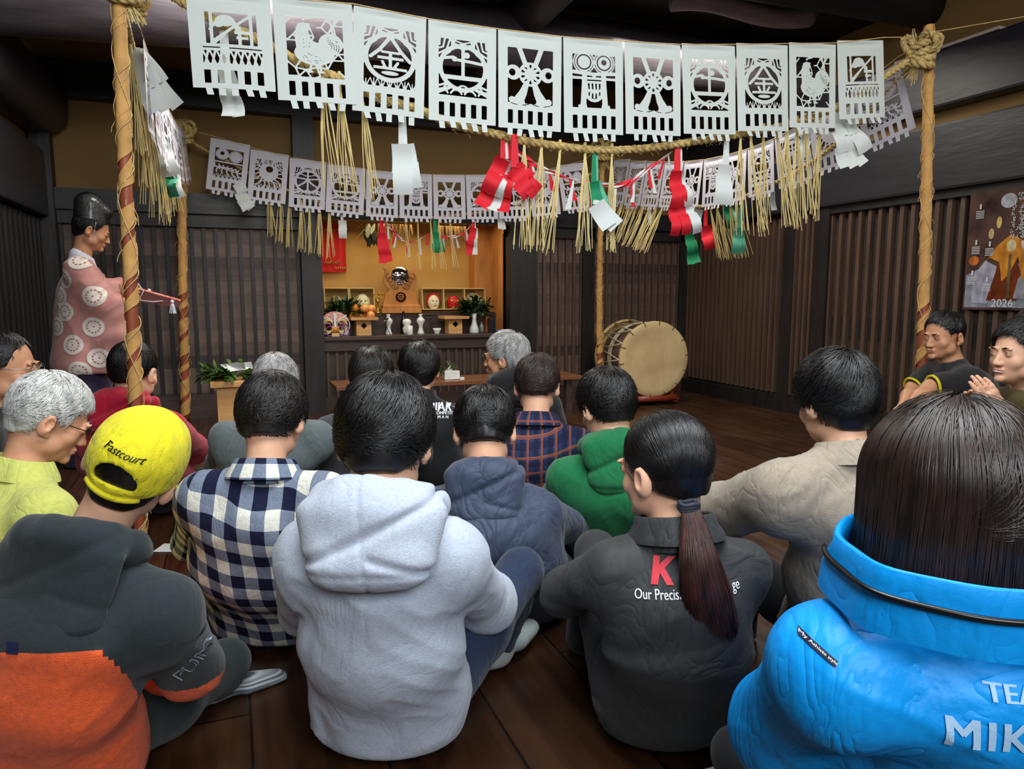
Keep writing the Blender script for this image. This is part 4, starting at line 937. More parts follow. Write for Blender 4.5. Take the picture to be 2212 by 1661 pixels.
for px, lb in ((833, 'black wire branch stand before the left gourd vase'), (929, 'black wire branch stand left of the small cup')):
    p = AP(px, 7.0, ZS); t = thing('candle_stand', lb, 'candle stand', p, 0, 'black wire stands on the altar')
    MB().tube([(-.03, 0, 0), (0, 0, .12), (.0, 0, .15)], .003, 6).tube([(.04, 0, 0), (-.01, .0, .12), (0, 0, .15)], .003, 6).tube([(0, .03, 0), (0, 0, .14)], .003, 6).build('wire_legs', m_black, t)
    MB().lathe([(0, .15), (.02, .15), (.03, .165), (.028, .168), (0, .155)], 16).build('cup', mat('steel_cup', (90, 90, 96), .2, metal=.9), t, True)
# leaf bunches
def leaf_into(mb, p, d, L, w, droop=.3):
    d = Vector(d).normalized(); sd = d.cross(UP); sd = sd.normalized() if sd.length > .05 else Vector((1, 0, 0)); N = 5; vs = []
    for i in range(N + 1):
        f = i / N; c = Vector(p) + d * L * f - UP * droop * L * f * f; ww = w * sin(pi * min(max(f, .04), .97)) ** .8
        vs += [c - sd * ww * .5, c + UP * (-.15 * ww), c + sd * ww * .5]
    mb.add(vs, [q for i in range(N) for q in ((3 * i, 3 * i + 1, 3 * i + 4, 3 * i + 3), (3 * i + 1, 3 * i + 2, 3 * i + 5, 3 * i + 4))])
def bunch(t, c, n, R, L, w, seed, m, up=.6, name='foliage'):
    rr = random.Random(seed); mb = MB(); st = MB()
    for k in range(n):
        a = rr.uniform(0, 6.3); e = Vector((cos(a), sin(a) * .5, rr.uniform(-.1, 1.2) * up)); tip = Vector(c) + e.normalized() * R * rr.uniform(.5, 1)
        st.tube([c, (Vector(c) + tip) / 2 + UP * .02, tip], .002, 4, False)
        for q in range(7):
            b = Vector(c).lerp(tip, .3 + .1 * q); leaf_into(mb, b, e.normalized() + Vector((rr.gauss(0, .5), rr.gauss(0, .5), rr.gauss(.1, .4))), L * rr.uniform(.7, 1.1), w, rr.uniform(0, .5))
    mb.build(name, m, t, True); st.build('stems', m, t)
p = AP(1024, 7.06, ZS); t = thing('leaf_vase', 'white vase of dark green sakaki leaves at the right of the altar', 'vase', p)
MB().lathe([(.045, 0), (.05, .01), (.045, .05), (.028, .10), (.022, .15), (.03, .20), (.026, .2), (0, .18)], 24).build('vase', m_china, t, True)
bunch(t, (0, 0, .22), 46, .20, .085, .034, 5, m_leaf)
p = AP(742, 7.12, ZS); t = thing('leaf_vase', 'vase of dark green sakaki leaves at the left of the altar behind the fan', 'vase', p)
MB().lathe([(.045, 0), (.05, .01), (.045, .05), (.028, .10), (.022, .15), (.03, .20), (.026, .2), (0, .18)], 24).build('vase', m_china, t, True)
bunch(t, (0, 0, .22), 52, .19, .09, .034, 6, m_leaf)
# folded fan charm
p = AP(722, 6.985, ZS); t = thing('fan_charm', 'colourful lucky fan charm with white and gold paper loops at the altar left', 'charm', p)
mb = MB(); N = 24
for i in range(N):
    a0, a1 = radians(25 + 130 * i / N), radians(25 + 130 * (i + 1) / N); mid = (a0 + a1) / 2
    q = [Vector((r * cos(a), 0 + (.006 if a == mid else 0), .09 + r * sin(a))) for r in (.05, .145) for a in (a0, mid, a1)]
    mb.add(q, [(0, 1, 4, 3), (1, 2, 5, 4)])
mb.build('pleated_fan', mat('fan_red_white', (216, 90, 90), .6, rgb2=(236, 228, 216), vscale=(90, 90, 90), detail=1), t)
for nm, col, rs in (('white_loop', (222, 226, 220), (.13, .10)), ('gold_loop', (214, 186, 60), (.105, .085)), ('purple_loop', (150, 60, 130), (.12, .075))):
    mb = MB()
    for sg in (-1, 1):
        for rad in rs: mb.tube([(sg * (.02 + rad * .5 * (1 - cos(a)) * .9), -.01 - .01 * sin(a), .05 + (.05 if nm != 'purple_loop' else -.0) + rad * .6 * sin(a)) for a in np.linspace(0, 2 * pi, 20)], .005, 6)
    mb.build(nm, mat(nm, col, .5), t, True)
MB().box(-.012, .012, -.02, -.01, .06, .22).build('white_slip', m_china, t); mb = MB()
for k in range(5): mb.tube([(-.03 + .015 * k, -.022, .03), (-.03 + .015 * k, -.03, .06), (-.03 + .015 * k, -.02, .09)], .006, 6)
mb.build('gold_tube_row', mat('orange_gold', (226, 150, 40), .5), t, True); MB().box(-.035, .035, -.03, .02, 0, .03, .003).build('wood_foot', m_box, t)
# small boxes right
p = AP(1061, 7.1, ZS); o = MB().box(-.035, .035, -.03, .03, 0, .15, .003).build('dark_carton', mat('navy_carton', (22, 24, 34), .4), None, loc=p); tag(o, 'tall dark carton at the right end of the altar shelf', 'carton')
p = AP(1051, 7.14, ZS); o = MB().box(-.016, .016, -.02, .02, 0, .165, .003).build('orange_carton', mat('orange_carton', (206, 120, 40), .4, rgb2=(150, 60, 30), vscale=(60, 60, 60)), None, loc=p); tag(o, 'narrow orange carton between the leaf vase and dark carton', 'carton')
p = AP(1078, 7.0, ZS); o = MB().box(-.03, .03, -.02, .02, 0, .03, .003).build('blue_case', mat('blue_case', (96, 130, 180), .4), None, loc=p); tag(o, 'small blue case lying at the right edge of the altar shelf', 'case')
# dried straw and leaves under the lintel
p = Vector((1.75, 7.2, 1.79)); t = thing('dried_straw_garland', 'dried straw and leaves hanging from the lintel inside the alcove', 'garland', p)
rr = random.Random(8); mb = MB()
for k in range(150):
    x = rr.choice((rr.uniform(-.36, -.02), rr.uniform(.25, .55))); L = rr.uniform(.08, .22); mb.tube([(x, 0, 0), (x + rr.gauss(0, .02), rr.gauss(0, .02), -L)], .0025, 3, False)
mb.build('straw_ends', mat('old_straw', (120, 90, 44), .8, var=.3), t)
mb = MB()
for k in range(26): leaf_into(mb, (-.43 + rr.gauss(0, .04), rr.gauss(0, .03), -.0 - rr.random() * .12), (rr.gauss(0, .3), rr.gauss(0, .3), -1), .12, .05, 0)
mb.build('dried_leaves', mat('olive_leaf', (70, 74, 46), .6, var=.3), t, True)

# ================================================================== things on the floor in front
pa = PL(718, 815, 1, 6.3); 
ztab = .34; q0 = PL(735, 822, 2, ztab); q1 = PL(1062, 806, 2, ztab)
t = thing('low_table', 'long low brown wooden table standing in front of the altar', 'table', ((q0.x + q1.x) / 2, 6.25, 0))
xa, xb = PL(722, 800, 1, 6.1).x, 3.05
MB().box(xa, xb, 6.0, 6.45, ztab - .035, ztab, .004).build('tabletop', mat('brown_table', (120, 78, 52), .35, var=.15, vscale=(2, 20, 20)), t, world=True)
for x in (xa + .12, xb - .12):
    for y in (6.06, 6.38): MB().box(x - .03, x + .03, y - .03, y + .03, 0, ztab - .035).build('leg', m_shelf, t, world=True)
p = PL(958, 812, 2, ztab); p = Vector((p.x, 6.2, ztab)); t = thing('paper_cube_box', 'small white paper box with a green sprig on the low table', 'box', p)
MB().box(-.07, .07, -.05, .05, 0, .075, .004).add([(-.05, 0, .075), (.0, .0, .12), (.02, .01, .075)], [(0, 1, 2)]).build('white_box', m_china, t)
bunch(t, (-.03, 0, .08), 5, .09, .07, .02, 9, m_leaf2, name='sprig')
p = Vector((PL(984, 812, 1, 6.12).x, 6.12, ztab)); o = MB().tube([(-.05, 0, .008), (.06, .02, .008)], .006, 6).box(.04, .08, -.01, .02, 0, .02).build('paper_wand', m_china, None, loc=p); tag(o, 'small white paper wand lying right of the paper box', 'wand')
# cedar stand of leaves
p = PL(512, 870, 1, 5.55); p = Vector((p.x, 5.55, 0)); t = thing('leaf_stand', 'pale cedar stand heaped with green branches and white paper before the left wall', 'stand', p)
zt = PL(512, 822, 1, 5.55).z
MB().box(-.13, .13, -.11, .11, 0, zt - .03).build('stand_body', m_cedar, t)
MB().box(-.17, .17, -.15, .15, zt - .03, zt + .01, .003).build('tray', m_cedar, t)
bunch(t, (0, 0, zt + .03), 34, .25, .10, .03, 12, m_leaf2, up=.25)
mb = MB()
for a, b, c_ in ((-.04, -.08, .2), (.05, -.06, -.3), (.0, -.12, .1)):
    mb.add([(a - .06, b, zt + .13), (a + .06, b, zt + .14), (a + .07, b + .04 + c_ * .1, zt + .09), (a - .04, b - .02, zt + .08)], [(0, 1, 2, 3)])
mb.build('white_paper_strips', m_whp, t)

# ================================================================== drum
dc = PL(1414, 776, 1, 6.05); R_ = 0.375; L_ = .62
t = thing('rope_drum', 'big rope laced drum with a pale hide head on a red stand in the corner', 'drum', (dc.x, dc.y, 0))
m_hide = mat('drum_hide', (214, 188, 140), .55, rgb2=(186, 160, 116), vscale=(4, 4, 4), bump=.1, bscale=(20, 20, 20), detail=6)
m_hide2 = mat('drum_hide_rim', (206, 178, 118), .6, var=.12, vscale=(12, 12, 12)); m_body = mat('drum_body', (92, 72, 66), .5, var=.25, vscale=(10, 10, 10))
axd = Vector((-0.66, -.99, 0)).normalized()   # the struck side faces the viewer, turned a little
axd = -((dc - Vector((0, 0, dc.z))).normalized() * .93 + Vector((-.42, .30, 0))).normalized(); axd.z = 0; axd.normalize()
xs = Vector((-axd.y, axd.x, 0)); 
def D(r, a, s): return Vector((0, 0, dc.z)) + xs * r * cos(a) + UP * r * sin(a) + axd * s
def surf(prof, seg=48):
    vs = [D(r, 2 * pi * k / seg, s) for r, s in prof for k in range(seg)]
    fs = [(i * seg + k, (i + 1) * seg + k, (i + 1) * seg + (k + 1) % seg, i * seg + (k + 1) % seg) for i in range(len(prof) - 1) for k in range(seg)]; return MB().add(vs, fs)
surf([(0.001, -.0), (R_ * .5, -.004), (R_ * .8, 0), (R_ * .96, .004), (R_, -.006), (R_ * 1.0, -.02), (R_ * .97, -.034)]).build('front_head', m_hide, t, True)
surf([(R_ * .97, -.035), (R_ * .985, -.05), (R_ * .95, -.06)]).build('front_rim', m_hide2, t, True)
surf([(R_ * .78, -.03), (R_ * .84, -L_ * .35), (R_ * .85, -L_ * .5), (R_ * .84, -L_ * .65), (R_ * .78, -L_ + .02)]).build('barrel', m_body, t, True)
surf([(R_ * .95, -L_ + .05), (R_ * .99, -L_ + .03), (R_, -L_ + .01), (R_ * .96, -L_), (0.001, -L_)]).build('rear_head', m_hide2, t, True)
mb = MB(); NL = 14
for k in range(NL):
    a0, a1, a2 = 2 * pi * k / NL, 2 * pi * (k + .5) / NL, 2 * pi * (k + 1) / NL
    mb.tube([D(R_ * .99, a0, -.03), D(R_ * .93, (a0 + a1) / 2, -L_ * .5), D(R_ * .98, a1, -L_ + .03)], .006, 6); mb.tube([D(R_ * .98, a1, -L_ + .03), D(R_ * .93, (a1 + a2) / 2, -L_ * .5), D(R_ * .99, a2, -.03)], .006, 6)
for q in range(3): mb.tube([D(R_ * (.92), 2 * pi * k / 40, -L_ * (.45 + .05 * q)) for k in range(41)], .006, 6)
mb.build('lacing_rope', mat('grey_rope', (186, 172, 148), .8, var=.15), t, True)
mb = MB()
for k in range(NL):
    a = 2 * pi * k / NL + .1; mb.tube([D(R_ * .9, a, .006), D(R_ * 1.0, a + .01, .008), D(R_ * 1.02, a, -.03)], .0035, 5); mb.tube([D(R_ * 1.0, a, .0), D(R_ * 1.05, a + .03, .01)], .002, 4)
mb.build('head_stitch', mat('stitch_dark', (70, 54, 44), .7), t, True)
mb = MB(); zb = dc.z - R_ 
# stand: two rails and feet under the drum
for s_ in (-.12, -L_ + .1):
    rail = [Vector((0, 0, 0)) + xs * x + axd * s_ + UP * z for x, z in ((-.34, zb + .10), (-.24, zb + .03), (0, zb - .02), (.24, zb + .03), (.34, zb + .10))]
    mb.tube(rail, .03, 8)
    for x in (-.26, .26): mb.tube([xs * x + axd * s_ + UP * max(zb + .05, .06), xs * x * 1.05 + axd * s_ + UP * .0], .03, 8)
for x in (-.26, .26): mb.tube([xs * x + axd * -.0 + UP * .05, xs * x + axd * (-L_) + UP * .05], .028, 8)
mb.tube([xs * -.26 + axd * -.02 + UP * .07, xs * .26 + axd * -.02 + UP * .07], .035, 8)
mb.build('red_stand', mat('red_lacquer_wood', (132, 52, 30), .35, var=.15), t, True)

# ================================================================== calendar on the right wall (a generic printed scene of a masked dancer)
t = thing('wall_calendar', 'large glossy wall calendar with an orange haired masked dancer and 2026', 'calendar', (X1 - .07, 3.4, 0))
XP = X1 - .068
def cq(px, py, dx=0.0): q = PL(px, py, 0, XP); return Vector((XP - dx, q.y, q.z))
cor = [cq(2080, 669), cq(2098, 412), cq(2330, 388), cq(2330, 682)]
mb = MB(); A_, B_, C_, D_ = cq(2078, 668), cq(2096, 418), cq(2300, 396), cq(2300, 680)
ya, yb = A_.y, C_.y; z0, z1 = A_.z, B_.z
def cp(u, v, d): return Vector((XP - d, ya + (yb - ya) * u, z0 + (z1 - z0) * v))
def cpoly(uv, d): 
    m_ = MB(); m_.add([cp(u, v, d) for u, v in uv], [tuple(range(len(uv)))]); return m_
MB().box(XP, XP + .004, min(ya, yb), max(ya, yb), z0, z1).build('sheet', mat('poster_ground', (44, 30, 30), .15, rgb2=(96, 70, 60), vscale=(3, 5, 5), coat=.5), t, world=True)
def ell(cu, cv, ru, rv, n=18): return [(cu + ru * cos(2 * pi * k / n), cv + rv * sin(2 * pi * k / n)) for k in range(n)]
items = [('pale_floor', (150, 156, 170), [(.02, .02), (1, .02), (1, .38), (.7, .42), (.4, .3), (.2, .36), (.02, .3)]),
         ('lantern_glow', (206, 116, 50), ell(.10, .42, .06, .04)), ('lantern_light', (236, 206, 140), ell(.28, .64, .03, .045)), ('lantern_light_tall', (232, 196, 120), ell(.36, .73, .03, .05)), ('cloud_patch', (190, 190, 200), ell(.45, .9, .09, .06)), ('cloud_patch_side', (160, 158, 160), ell(.8, .78, .12, .08)),
         ('red_lantern', (186, 40, 40), ell(.93, .72, .05, .07)), ('left_sleeve', (176, 176, 196), [(.10, .06), (.30, .05), (.38, .36), (.24, .42), (.12, .30)]), ('robe', (116, 52, 26), [(.28, .08), (.62, .08), (.64, .3), (.56, .48), (.40, .48), (.36, .3)]), ('right_sleeve', (150, 150, 160), [(.58, .1), (.92, .06), (.96, .3), (.72, .34), (.62, .26)]),
         ('orange_hair', (216, 142, 50), [(.40, .56), (.50, .62), (.62, .58), (.72, .38), (.74, .22), (.66, .26), (.60, .44), (.52, .30), (.44, .24), (.40, .40), (.28, .44), (.24, .40), (.34, .52)]), ('pale_mask', (222, 206, 160), ell(.52, .53, .05, .05)), ('raised_arm', (216, 196, 190), [(.62, .56), (.76, .62), (.9, .54), (.88, .5), (.76, .56), (.64, .5)]), ('sash', (120, 96, 60), [(.5, .1), (.54, .1), (.53, .46), (.5, .46)])]
for k, (nm, col, uv) in enumerate(items): cpoly(uv, .0006 + .0004 * k).build(nm, mat('poster_' + nm, col, .25, rgb2=tuple(int(c * .7) for c in col), vscale=(1, 22, 12), coat=.3), t, world=True)
mb = MB()
rr = random.Random(2)
for u, v0, v1, w in ((.62, .60, .96, .05), (.52, .60, .9, .018)):
    v = v0
    while v < v1:
        for q in range(5 if w > .03 else 2):
            a, b = rr.uniform(-1, 1) * w, rr.uniform(-1, 1) * .012; mb.box(XP - .0085, XP - .008, cp(u + a, v, 0).y - w * .25, cp(u + a, v, 0).y + w * .25, cp(u, v + b, 0).z - .002, cp(u, v + b, 0).z + .002)
            mb.box(XP - .0085, XP - .008, cp(u + a, v, 0).y - .002, cp(u + a, v, 0).y + .002, cp(u, v, 0).z - .012 * w / .05, cp(u, v, 0).z + .012 * w / .05)
        v += .034 if w > .03 else .02
for u, v in ((.10, .78), (.08, .48), (.24, .46), (.06, .22), (.24, .16), (.9, .52)):
    for i in range(5):
        for j in range(6): c_ = cp(u + .016 * j, v + .014 * i, 0); mb.box(XP - .0085, XP - .008, c_.y - .004, c_.y + .004, c_.z - .0025, c_.z + .0025)
    c_ = cp(u + .04, v + .10, 0); mb.box(XP - .0085, XP - .008, c_.y - .006, c_.y + .006, c_.z - .02, c_.z + .012)
mb.build('white_print', mat('white_print', (206, 206, 210), .4), t)
bpy.context.view_layer.update()
t.children[-1].data.transform(Matrix.Translation(-Vector(t.location)))
# ================================================================== lettering
def text_mesh(s, size=1.0, bold=0.0, shear=0.0, spacing=1.0):
    c = bpy.data.curves.new('lettering', 'FONT'); c.body = s; c.size = size; c.offset = min(bold, 0); c.shear = shear; c.space_character = spacing; c.align_x = 'CENTER'; c.align_y = 'CENTER'; c.resolution_u = 3
    o = bpy.data.objects.new('lettering', c); link(o); dg = bpy.context.evaluated_depsgraph_get(); me = bpy.data.meshes.new_from_object(o.evaluated_get(dg))
    v = np.array([q.co[:] for q in me.vertices]).reshape(-1, 3); f = [tuple(p.vertices) for p in me.polygons]
    bpy.data.objects.remove(o); bpy.data.curves.remove(c); bpy.data.meshes.remove(me)
    v = v[:, :2]
    if bold > 0:      # heavier strokes: the same letters laid twice, a hair apart
        n = len(v); v = np.concatenate([v + (bold, 0), v - (bold, 0)]); f = f + [tuple(i + n for i in q) for q in f]
    return v, f
def tess(v, f, maxlen):
    import bmesh
    bm = bmesh.new(); vv = [bm.verts.new((x, y, 0)) for x, y in v]
    for q in f:
        try: bm.faces.new([vv[i] for i in q])
        except ValueError: pass
    bmesh.ops.triangulate(bm, faces=bm.faces[:])
    for _ in range(6):
        e = [x for x in bm.edges if x.calc_length() > maxlen]
        if not e: break
        bmesh.ops.subdivide_edges(bm, edges=e, cuts=1); bmesh.ops.triangulate(bm, faces=bm.faces[:])
    bm.verts.index_update(); V = np.array([x.co[:2] for x in bm.verts]); F = [tuple(x.index for x in g.verts) for g in bm.faces]; bm.free(); return V, F
cv, cf = text_mesh('2026', .075)
c_ = cp(.47, .055, .009)
m_ = MB().add([(c_.x, c_.y - x, c_.z + y) for x, y in cv], cf); m_.build('printed_year', mat('white_print', (206, 206, 210), .4), t, world=True)
# ================================================================== smooth bodies and garments grown from limb shapes
f32 = np.float32
def A3(v): return np.array([v[0], v[1], v[2]], dtype=f32)
class Grid:
    def __init__(s, lo, hi, h):
        s.h = h; s.lo = A3(lo); n = np.ceil((A3(hi) - s.lo) / h).astype(int) + 1; s.n = n
        s.ax = [s.lo[i] + h * np.arange(n[i], dtype=f32) for i in range(3)]
        s.v = np.full(tuple(n), 1.0, dtype=f32); s.tag = None
    def sl(s, lo, hi):
        a = [max(0, int((lo[i] - s.lo[i]) / s.h)) for i in range(3)]; b = [min(int(s.n[i]), int((hi[i] - s.lo[i]) / s.h) + 2) for i in range(3)]
        if any(b[i] <= a[i] for i in range(3)): return None
        return tuple(slice(a[i], b[i]) for i in range(3))
    def pts(s, S_): return s.ax[0][S_[0]][:, None, None], s.ax[1][S_[1]][None, :, None], s.ax[2][S_[2]][None, None, :]
    def put(s, lo, hi, fn, k=0.02, op='add'):
        pad = 0.05 + k; S_ = s.sl([x - pad for x in lo], [x + pad for x in hi])
        if S_ is None: return s
        d = fn(*s.pts(S_)).astype(f32); v = s.v[S_]
        if op == 'add':
            if k > 0: h = np.clip(0.5 + 0.5 * (v - d) / k, 0, 1); s.v[S_] = v + (d - v) * h - k * h * (1 - h)
            else: s.v[S_] = np.minimum(v, d)
        else:
            d = -d
            if k > 0: h = np.clip(0.5 - 0.5 * (v - d) / k, 0, 1); s.v[S_] = v + (d - v) * h + k * h * (1 - h)
            else: s.v[S_] = np.maximum(v, d)
        return s
    def cone(s, a, b, ra, rb, k=0.02, op='add', flat=None):
        """tapered limb from a to b; flat=(dir, factor) narrows distances along dir (wider there)"""
        a = A3(a); b = A3(b); d = b - a; L2 = float(d @ d) + 1e-9; R = max(ra, rb)
        ext = R
        if flat is not None: fd = A3(flat[0]); fk = 1 - 1 / flat[1]; ext = R * flat[1]
        def fn(x, y, z):
            px, py, pz = x - a[0], y - a[1], z - a[2]
            t = np.clip((px * d[0] + py * d[1] + pz * d[2]) / L2, 0, 1)
            qx, qy, qz = px - t * d[0], py - t * d[1], pz - t * d[2]
            if flat is not None:
                m = (qx * fd[0] + qy * fd[1] + qz * fd[2]) * fk
                qx, qy, qz = qx - m * fd[0], qy - m * fd[1], qz - m * fd[2]
            return np.sqrt(qx * qx + qy * qy + qz * qz) - (ra + (rb - ra) * t)
        return s.put(np.minimum(a, b) - ext, np.maximum(a, b) + ext, fn, k, op)
    def chain(s, pts, rs, k=0.02, flat=None, op='add'):
        for i in range(len(pts) - 1): s.cone(pts[i], pts[i + 1], rs[i], rs[i + 1], k, op, flat)
        return s
    def ell(s, c, r, M=None, k=0.02, op='add'):
        c = A3(c); R = max(r); m = np.array(M, dtype=f32)[:3, :3] if M is not None else np.eye(3, dtype=f32)
        def fn(x, y, z):
            px, py, pz = x - c[0], y - c[1], z - c[2]
            u = (px * m[0, 0] + py * m[1, 0] + pz * m[2, 0]) / r[0]; v = (px * m[0, 1] + py * m[1, 1] + pz * m[2, 1]) / r[1]; w = (px * m[0, 2] + py * m[1, 2] + pz * m[2, 2]) / r[2]
            q = np.sqrt(u * u + v * v + w * w); g = np.sqrt((u / r[0]) ** 2 + (v / r[1]) ** 2 + (w / r[2]) ** 2)
            return q * (q - 1) / np.maximum(g, 1e-4)
        return s.put(c - R, c + R, fn, k, op)
    def mesh(s, smooth=1):
        """surface nets"""
        v = s.v; ins = v < 0; n = v.shape
        c8 = [v[i:n[0] - 1 + i, j:n[1] - 1 + j, k:n[2] - 1 + k] for i in (0, 1) for j in (0, 1) for k in (0, 1)]
        cnt = sum((c < 0).astype(np.int8) for c in c8); act = (cnt > 0) & (cnt < 8); ia = np.argwhere(act)
        if len(ia) == 0: return np.zeros((0, 3), f32), np.zeros((0, 4), int)
        idx = np.full(act.shape, -1, dtype=np.int64); idx[act] = np.arange(len(ia))
        offs = [(i, j, k) for i in (0, 1) for j in (0, 1) for k in (0, 1)]; vals = np.stack([c[act] for c in c8], 1)
        acc = np.zeros((len(ia), 3)); w = np.zeros(len(ia))
        for a in range(8):
            for b in range(a + 1, 8):
                da = [offs[b][q] - offs[a][q] for q in range(3)]
                if sum(map(abs, da)) != 1: continue
                va, vb = vals[:, a], vals[:, b]; m = (va < 0) != (vb < 0); t = np.where(m, va / np.where(m, va - vb, 1), 0)
                p = np.array(offs[a]) + t[:, None] * np.array(da); acc += p * m[:, None]; w += m
        V = s.lo + s.h * (ia + acc / w[:, None]); F = []
        for axn in range(3):
            sh = [slice(None)] * 3; sa = list(sh); sb = list(sh); sa[axn] = slice(0, -1); sb[axn] = slice(1, None)
            A_, B_ = ins[tuple(sa)], ins[tuple(sb)]; cr = np.argwhere(A_ != B_)
            o1, o2 = [(1, 2), (2, 0), (0, 1)][axn]
            ok = (cr[:, o1] > 0) & (cr[:, o2] > 0) & (cr[:, o1] < n[o1] - 1) & (cr[:, o2] < n[o2] - 1); cr = cr[ok]
            e1 = np.zeros(3, int); e1[o1] = 1; e2 = np.zeros(3, int); e2[o2] = 1
            q = [idx[tuple((cr - e1 - e2).T)], idx[tuple((cr - e2).T)], idx[tuple(cr.T)], idx[tuple((cr - e1).T)]]
            Q = np.stack(q, 1); fl = ~A_[tuple(cr.T)]; Q[fl] = Q[fl][:, ::-1]; F.append(Q)
        F = np.concatenate(F)
        for _ in range(smooth): V = lap(V, F)
        return V.astype(np.float64), F
def lap(V, F, a=0.5):
    n = len(V); s_ = np.zeros_like(V); c = np.zeros(n)
    for i in range(4):
        x, y = F[:, i], F[:, (i + 1) % 4]
        for q in range(3): s_[:, q] += np.bincount(x, V[y, q], n) + np.bincount(y, V[x, q], n)
        c += np.bincount(x, minlength=n) + np.bincount(y, minlength=n)
    return V + a * (s_ / np.maximum(c, 1)[:, None] - V)
def vnormals(V, F):
    nrm = np.cross(V[F[:, 2]] - V[F[:, 0]], V[F[:, 3]] - V[F[:, 1]]); N = np.zeros_like(V)
    for i in range(4):
        for q in range(3): N[:, q] += np.bincount(F[:, i], nrm[:, q], len(V))
    return N / np.maximum(np.linalg.norm(N, axis=1, keepdims=True), 1e-9)
_rl = np.random.default_rng(5).random((32, 32, 32))
def vnoise(P_):
    i = np.floor(P_).astype(int); f = P_ - i; f = f * f * (3 - 2 * f); r = 0
    for a in (0, 1):
        for b in (0, 1):
            for c in (0, 1):
                w = np.where(a, f[:, 0], 1 - f[:, 0]) * np.where(b, f[:, 1], 1 - f[:, 1]) * np.where(c, f[:, 2], 1 - f[:, 2])
                r = r + w * _rl[(i[:, 0] + a) & 31, (i[:, 1] + b) & 31, (i[:, 2] + c) & 31]
    return r * 2 - 1
def folds(V, N, amp, L=(9, 9, 4), seed=0, fine=.3, R=None):
    """soft cloth folds: warped ridged noise, pushed along the normals"""
    q = V if R is None else V @ np.array(R)
    p = q * np.array(L) + seed * 7.3; wv = np.stack([vnoise(p * .7 + 11), vnoise(p * .7 + 23), vnoise(p * .7 + 37)], 1)
    a = vnoise(p + wv * 1.0); c = vnoise(p * .5 + 3); dg = np.stack([q[:, 0] * .8 + q[:, 2] * .6, q[:, 1], q[:, 2] * .8 - q[:, 0] * .6], 1)
    b = vnoise(dg * np.array([7, 7, 24]) + wv * 1.2 + seed); e = vnoise(np.stack([q[:, 0] * .8 - q[:, 2] * .6, q[:, 1], q[:, 2] * .8 + q[:, 0] * .6], 1) * np.array([7, 7, 22]) + wv + 40 + seed)
    m1 = np.clip(c * 2.2 + .2, 0, 1); m2 = np.clip(-c * 2.2 + .2, 0, 1)
    rid = lambda x: 1 - np.sqrt(np.abs(x) * 1.6 + .02)      # soft cloth ridges with long crests
    d = amp * (.75 * a + .45 * m1 * rid(b) + .45 * m2 * rid(e) + .25 * c - .1)
    return V + N * d[:, None]

# ------------------------------------------------------------------ heads
HEAD = dict(crown=(0, -.012, .040), cr=(.0745, .094, .083))
def head_grid(M, sc=1.0, neck=None, h=.0042, face=True, asm=(1, 1, 1)):
    """M: 4x4 from head space (x right, y forward, z up) to world"""
    R3 = M.to_3x3(); o = M.translation
    def W(p): return M @ (Vector(p) * sc)
    lo = o - Vector((.15, .15, .17)) * sc; hi = o + Vector((.15, .15, .15)) * sc
    if neck is not None:
        for q in neck: lo = Vector(map(min, lo, Vector(q) - Vector((.08, .08, .05)))); hi = Vector(map(max, hi, Vector(q) + Vector((.08, .08, .02))))
    g = Grid(lo, hi, h)
    def E(c, r, k=.012, op='add', rot=None):
        m = R3 @ rot if rot else R3; g.ell(W(c), [x * sc for x in r], m, k, op)
    E(HEAD['crown'], HEAD['cr'], 0); E((0, .028, -.012), (.061 * asm[0], .066, .082), .02); E((0, .046, -.072), (.036 * asm[0], .036, .030), .03)
    E((0, .0, -.045), (.058 * asm[0], .062, .042), .02)
    for s_ in (-1, 1):
        E((s_ * .040, .060, -.022), (.022, .018, .020), .02)            # cheek
        E((s_ * .050 * asm[0], .018, -.058), (.016, .032, .022), .02)   # jaw angle
        if face:
            E((s_ * .030, .094, .012), (.017, .012, .009), .010, 'sub')      # eye hollow
            E((s_ * .030, .083, .010), (.0135, .012, .0125), .003)            # lid and eye bulge
            E((s_ * .030, .090, .028), (.021, .008, .006), .010)              # brow
        ear = Matrix.Rotation(radians(-26 * s_), 3, 'Z') @ Matrix.Rotation(radians(-10), 3, 'X')
        E((s_ * .084, -.010, -.006), (.012, .019, .033), .006, rot=ear); E((s_ * .094, -.004, .000), (.008, .010, .018), .004, 'sub', rot=ear)
        E((s_ * .080, .002, -.030), (.006, .010, .011), .006, rot=ear)
    if face:
        g.cone(W((0, .090, .012)), W((0, .107, -.026)), .0065 * sc, .0105 * sc, .010)
        for s_ in (-1, 1): E((s_ * .012, .099, -.029), (.0085, .009, .0075), .007)
        E((0, .092, -.050), (.023, .012, .006), .006); E((0, .090, -.060), (.020, .012, .0065), .006)
        E((0, .104, -.0545), (.024, .006, .0016), .002, 'sub'); E((0, .086, -.085), (.019, .013, .014), .014)
    if neck is not None: g.chain([W((0, -.018, -.05))] + [Vector(q) for q in neck], [.054 * sc] + [.053 * sc] * (len(neck) - 1) + [.060 * sc], .018)
    return g, W
def rodr(d, up=UP):
    """matrix whose y looks along d"""
    y = Vector(d).normalized(); x = y.cross(up).normalized(); z = x.cross(y); return Matrix((x, y, z)).transposed()
def head_matrix(c, yaw_dir, pitch=0, roll=0):
    R3 = rodr(yaw_dir) @ Matrix.Rotation(radians(-pitch), 3, 'X') @ Matrix.Rotation(radians(roll), 3, 'Y')
    M = R3.to_4x4(); M.translation = Vector(c); return M
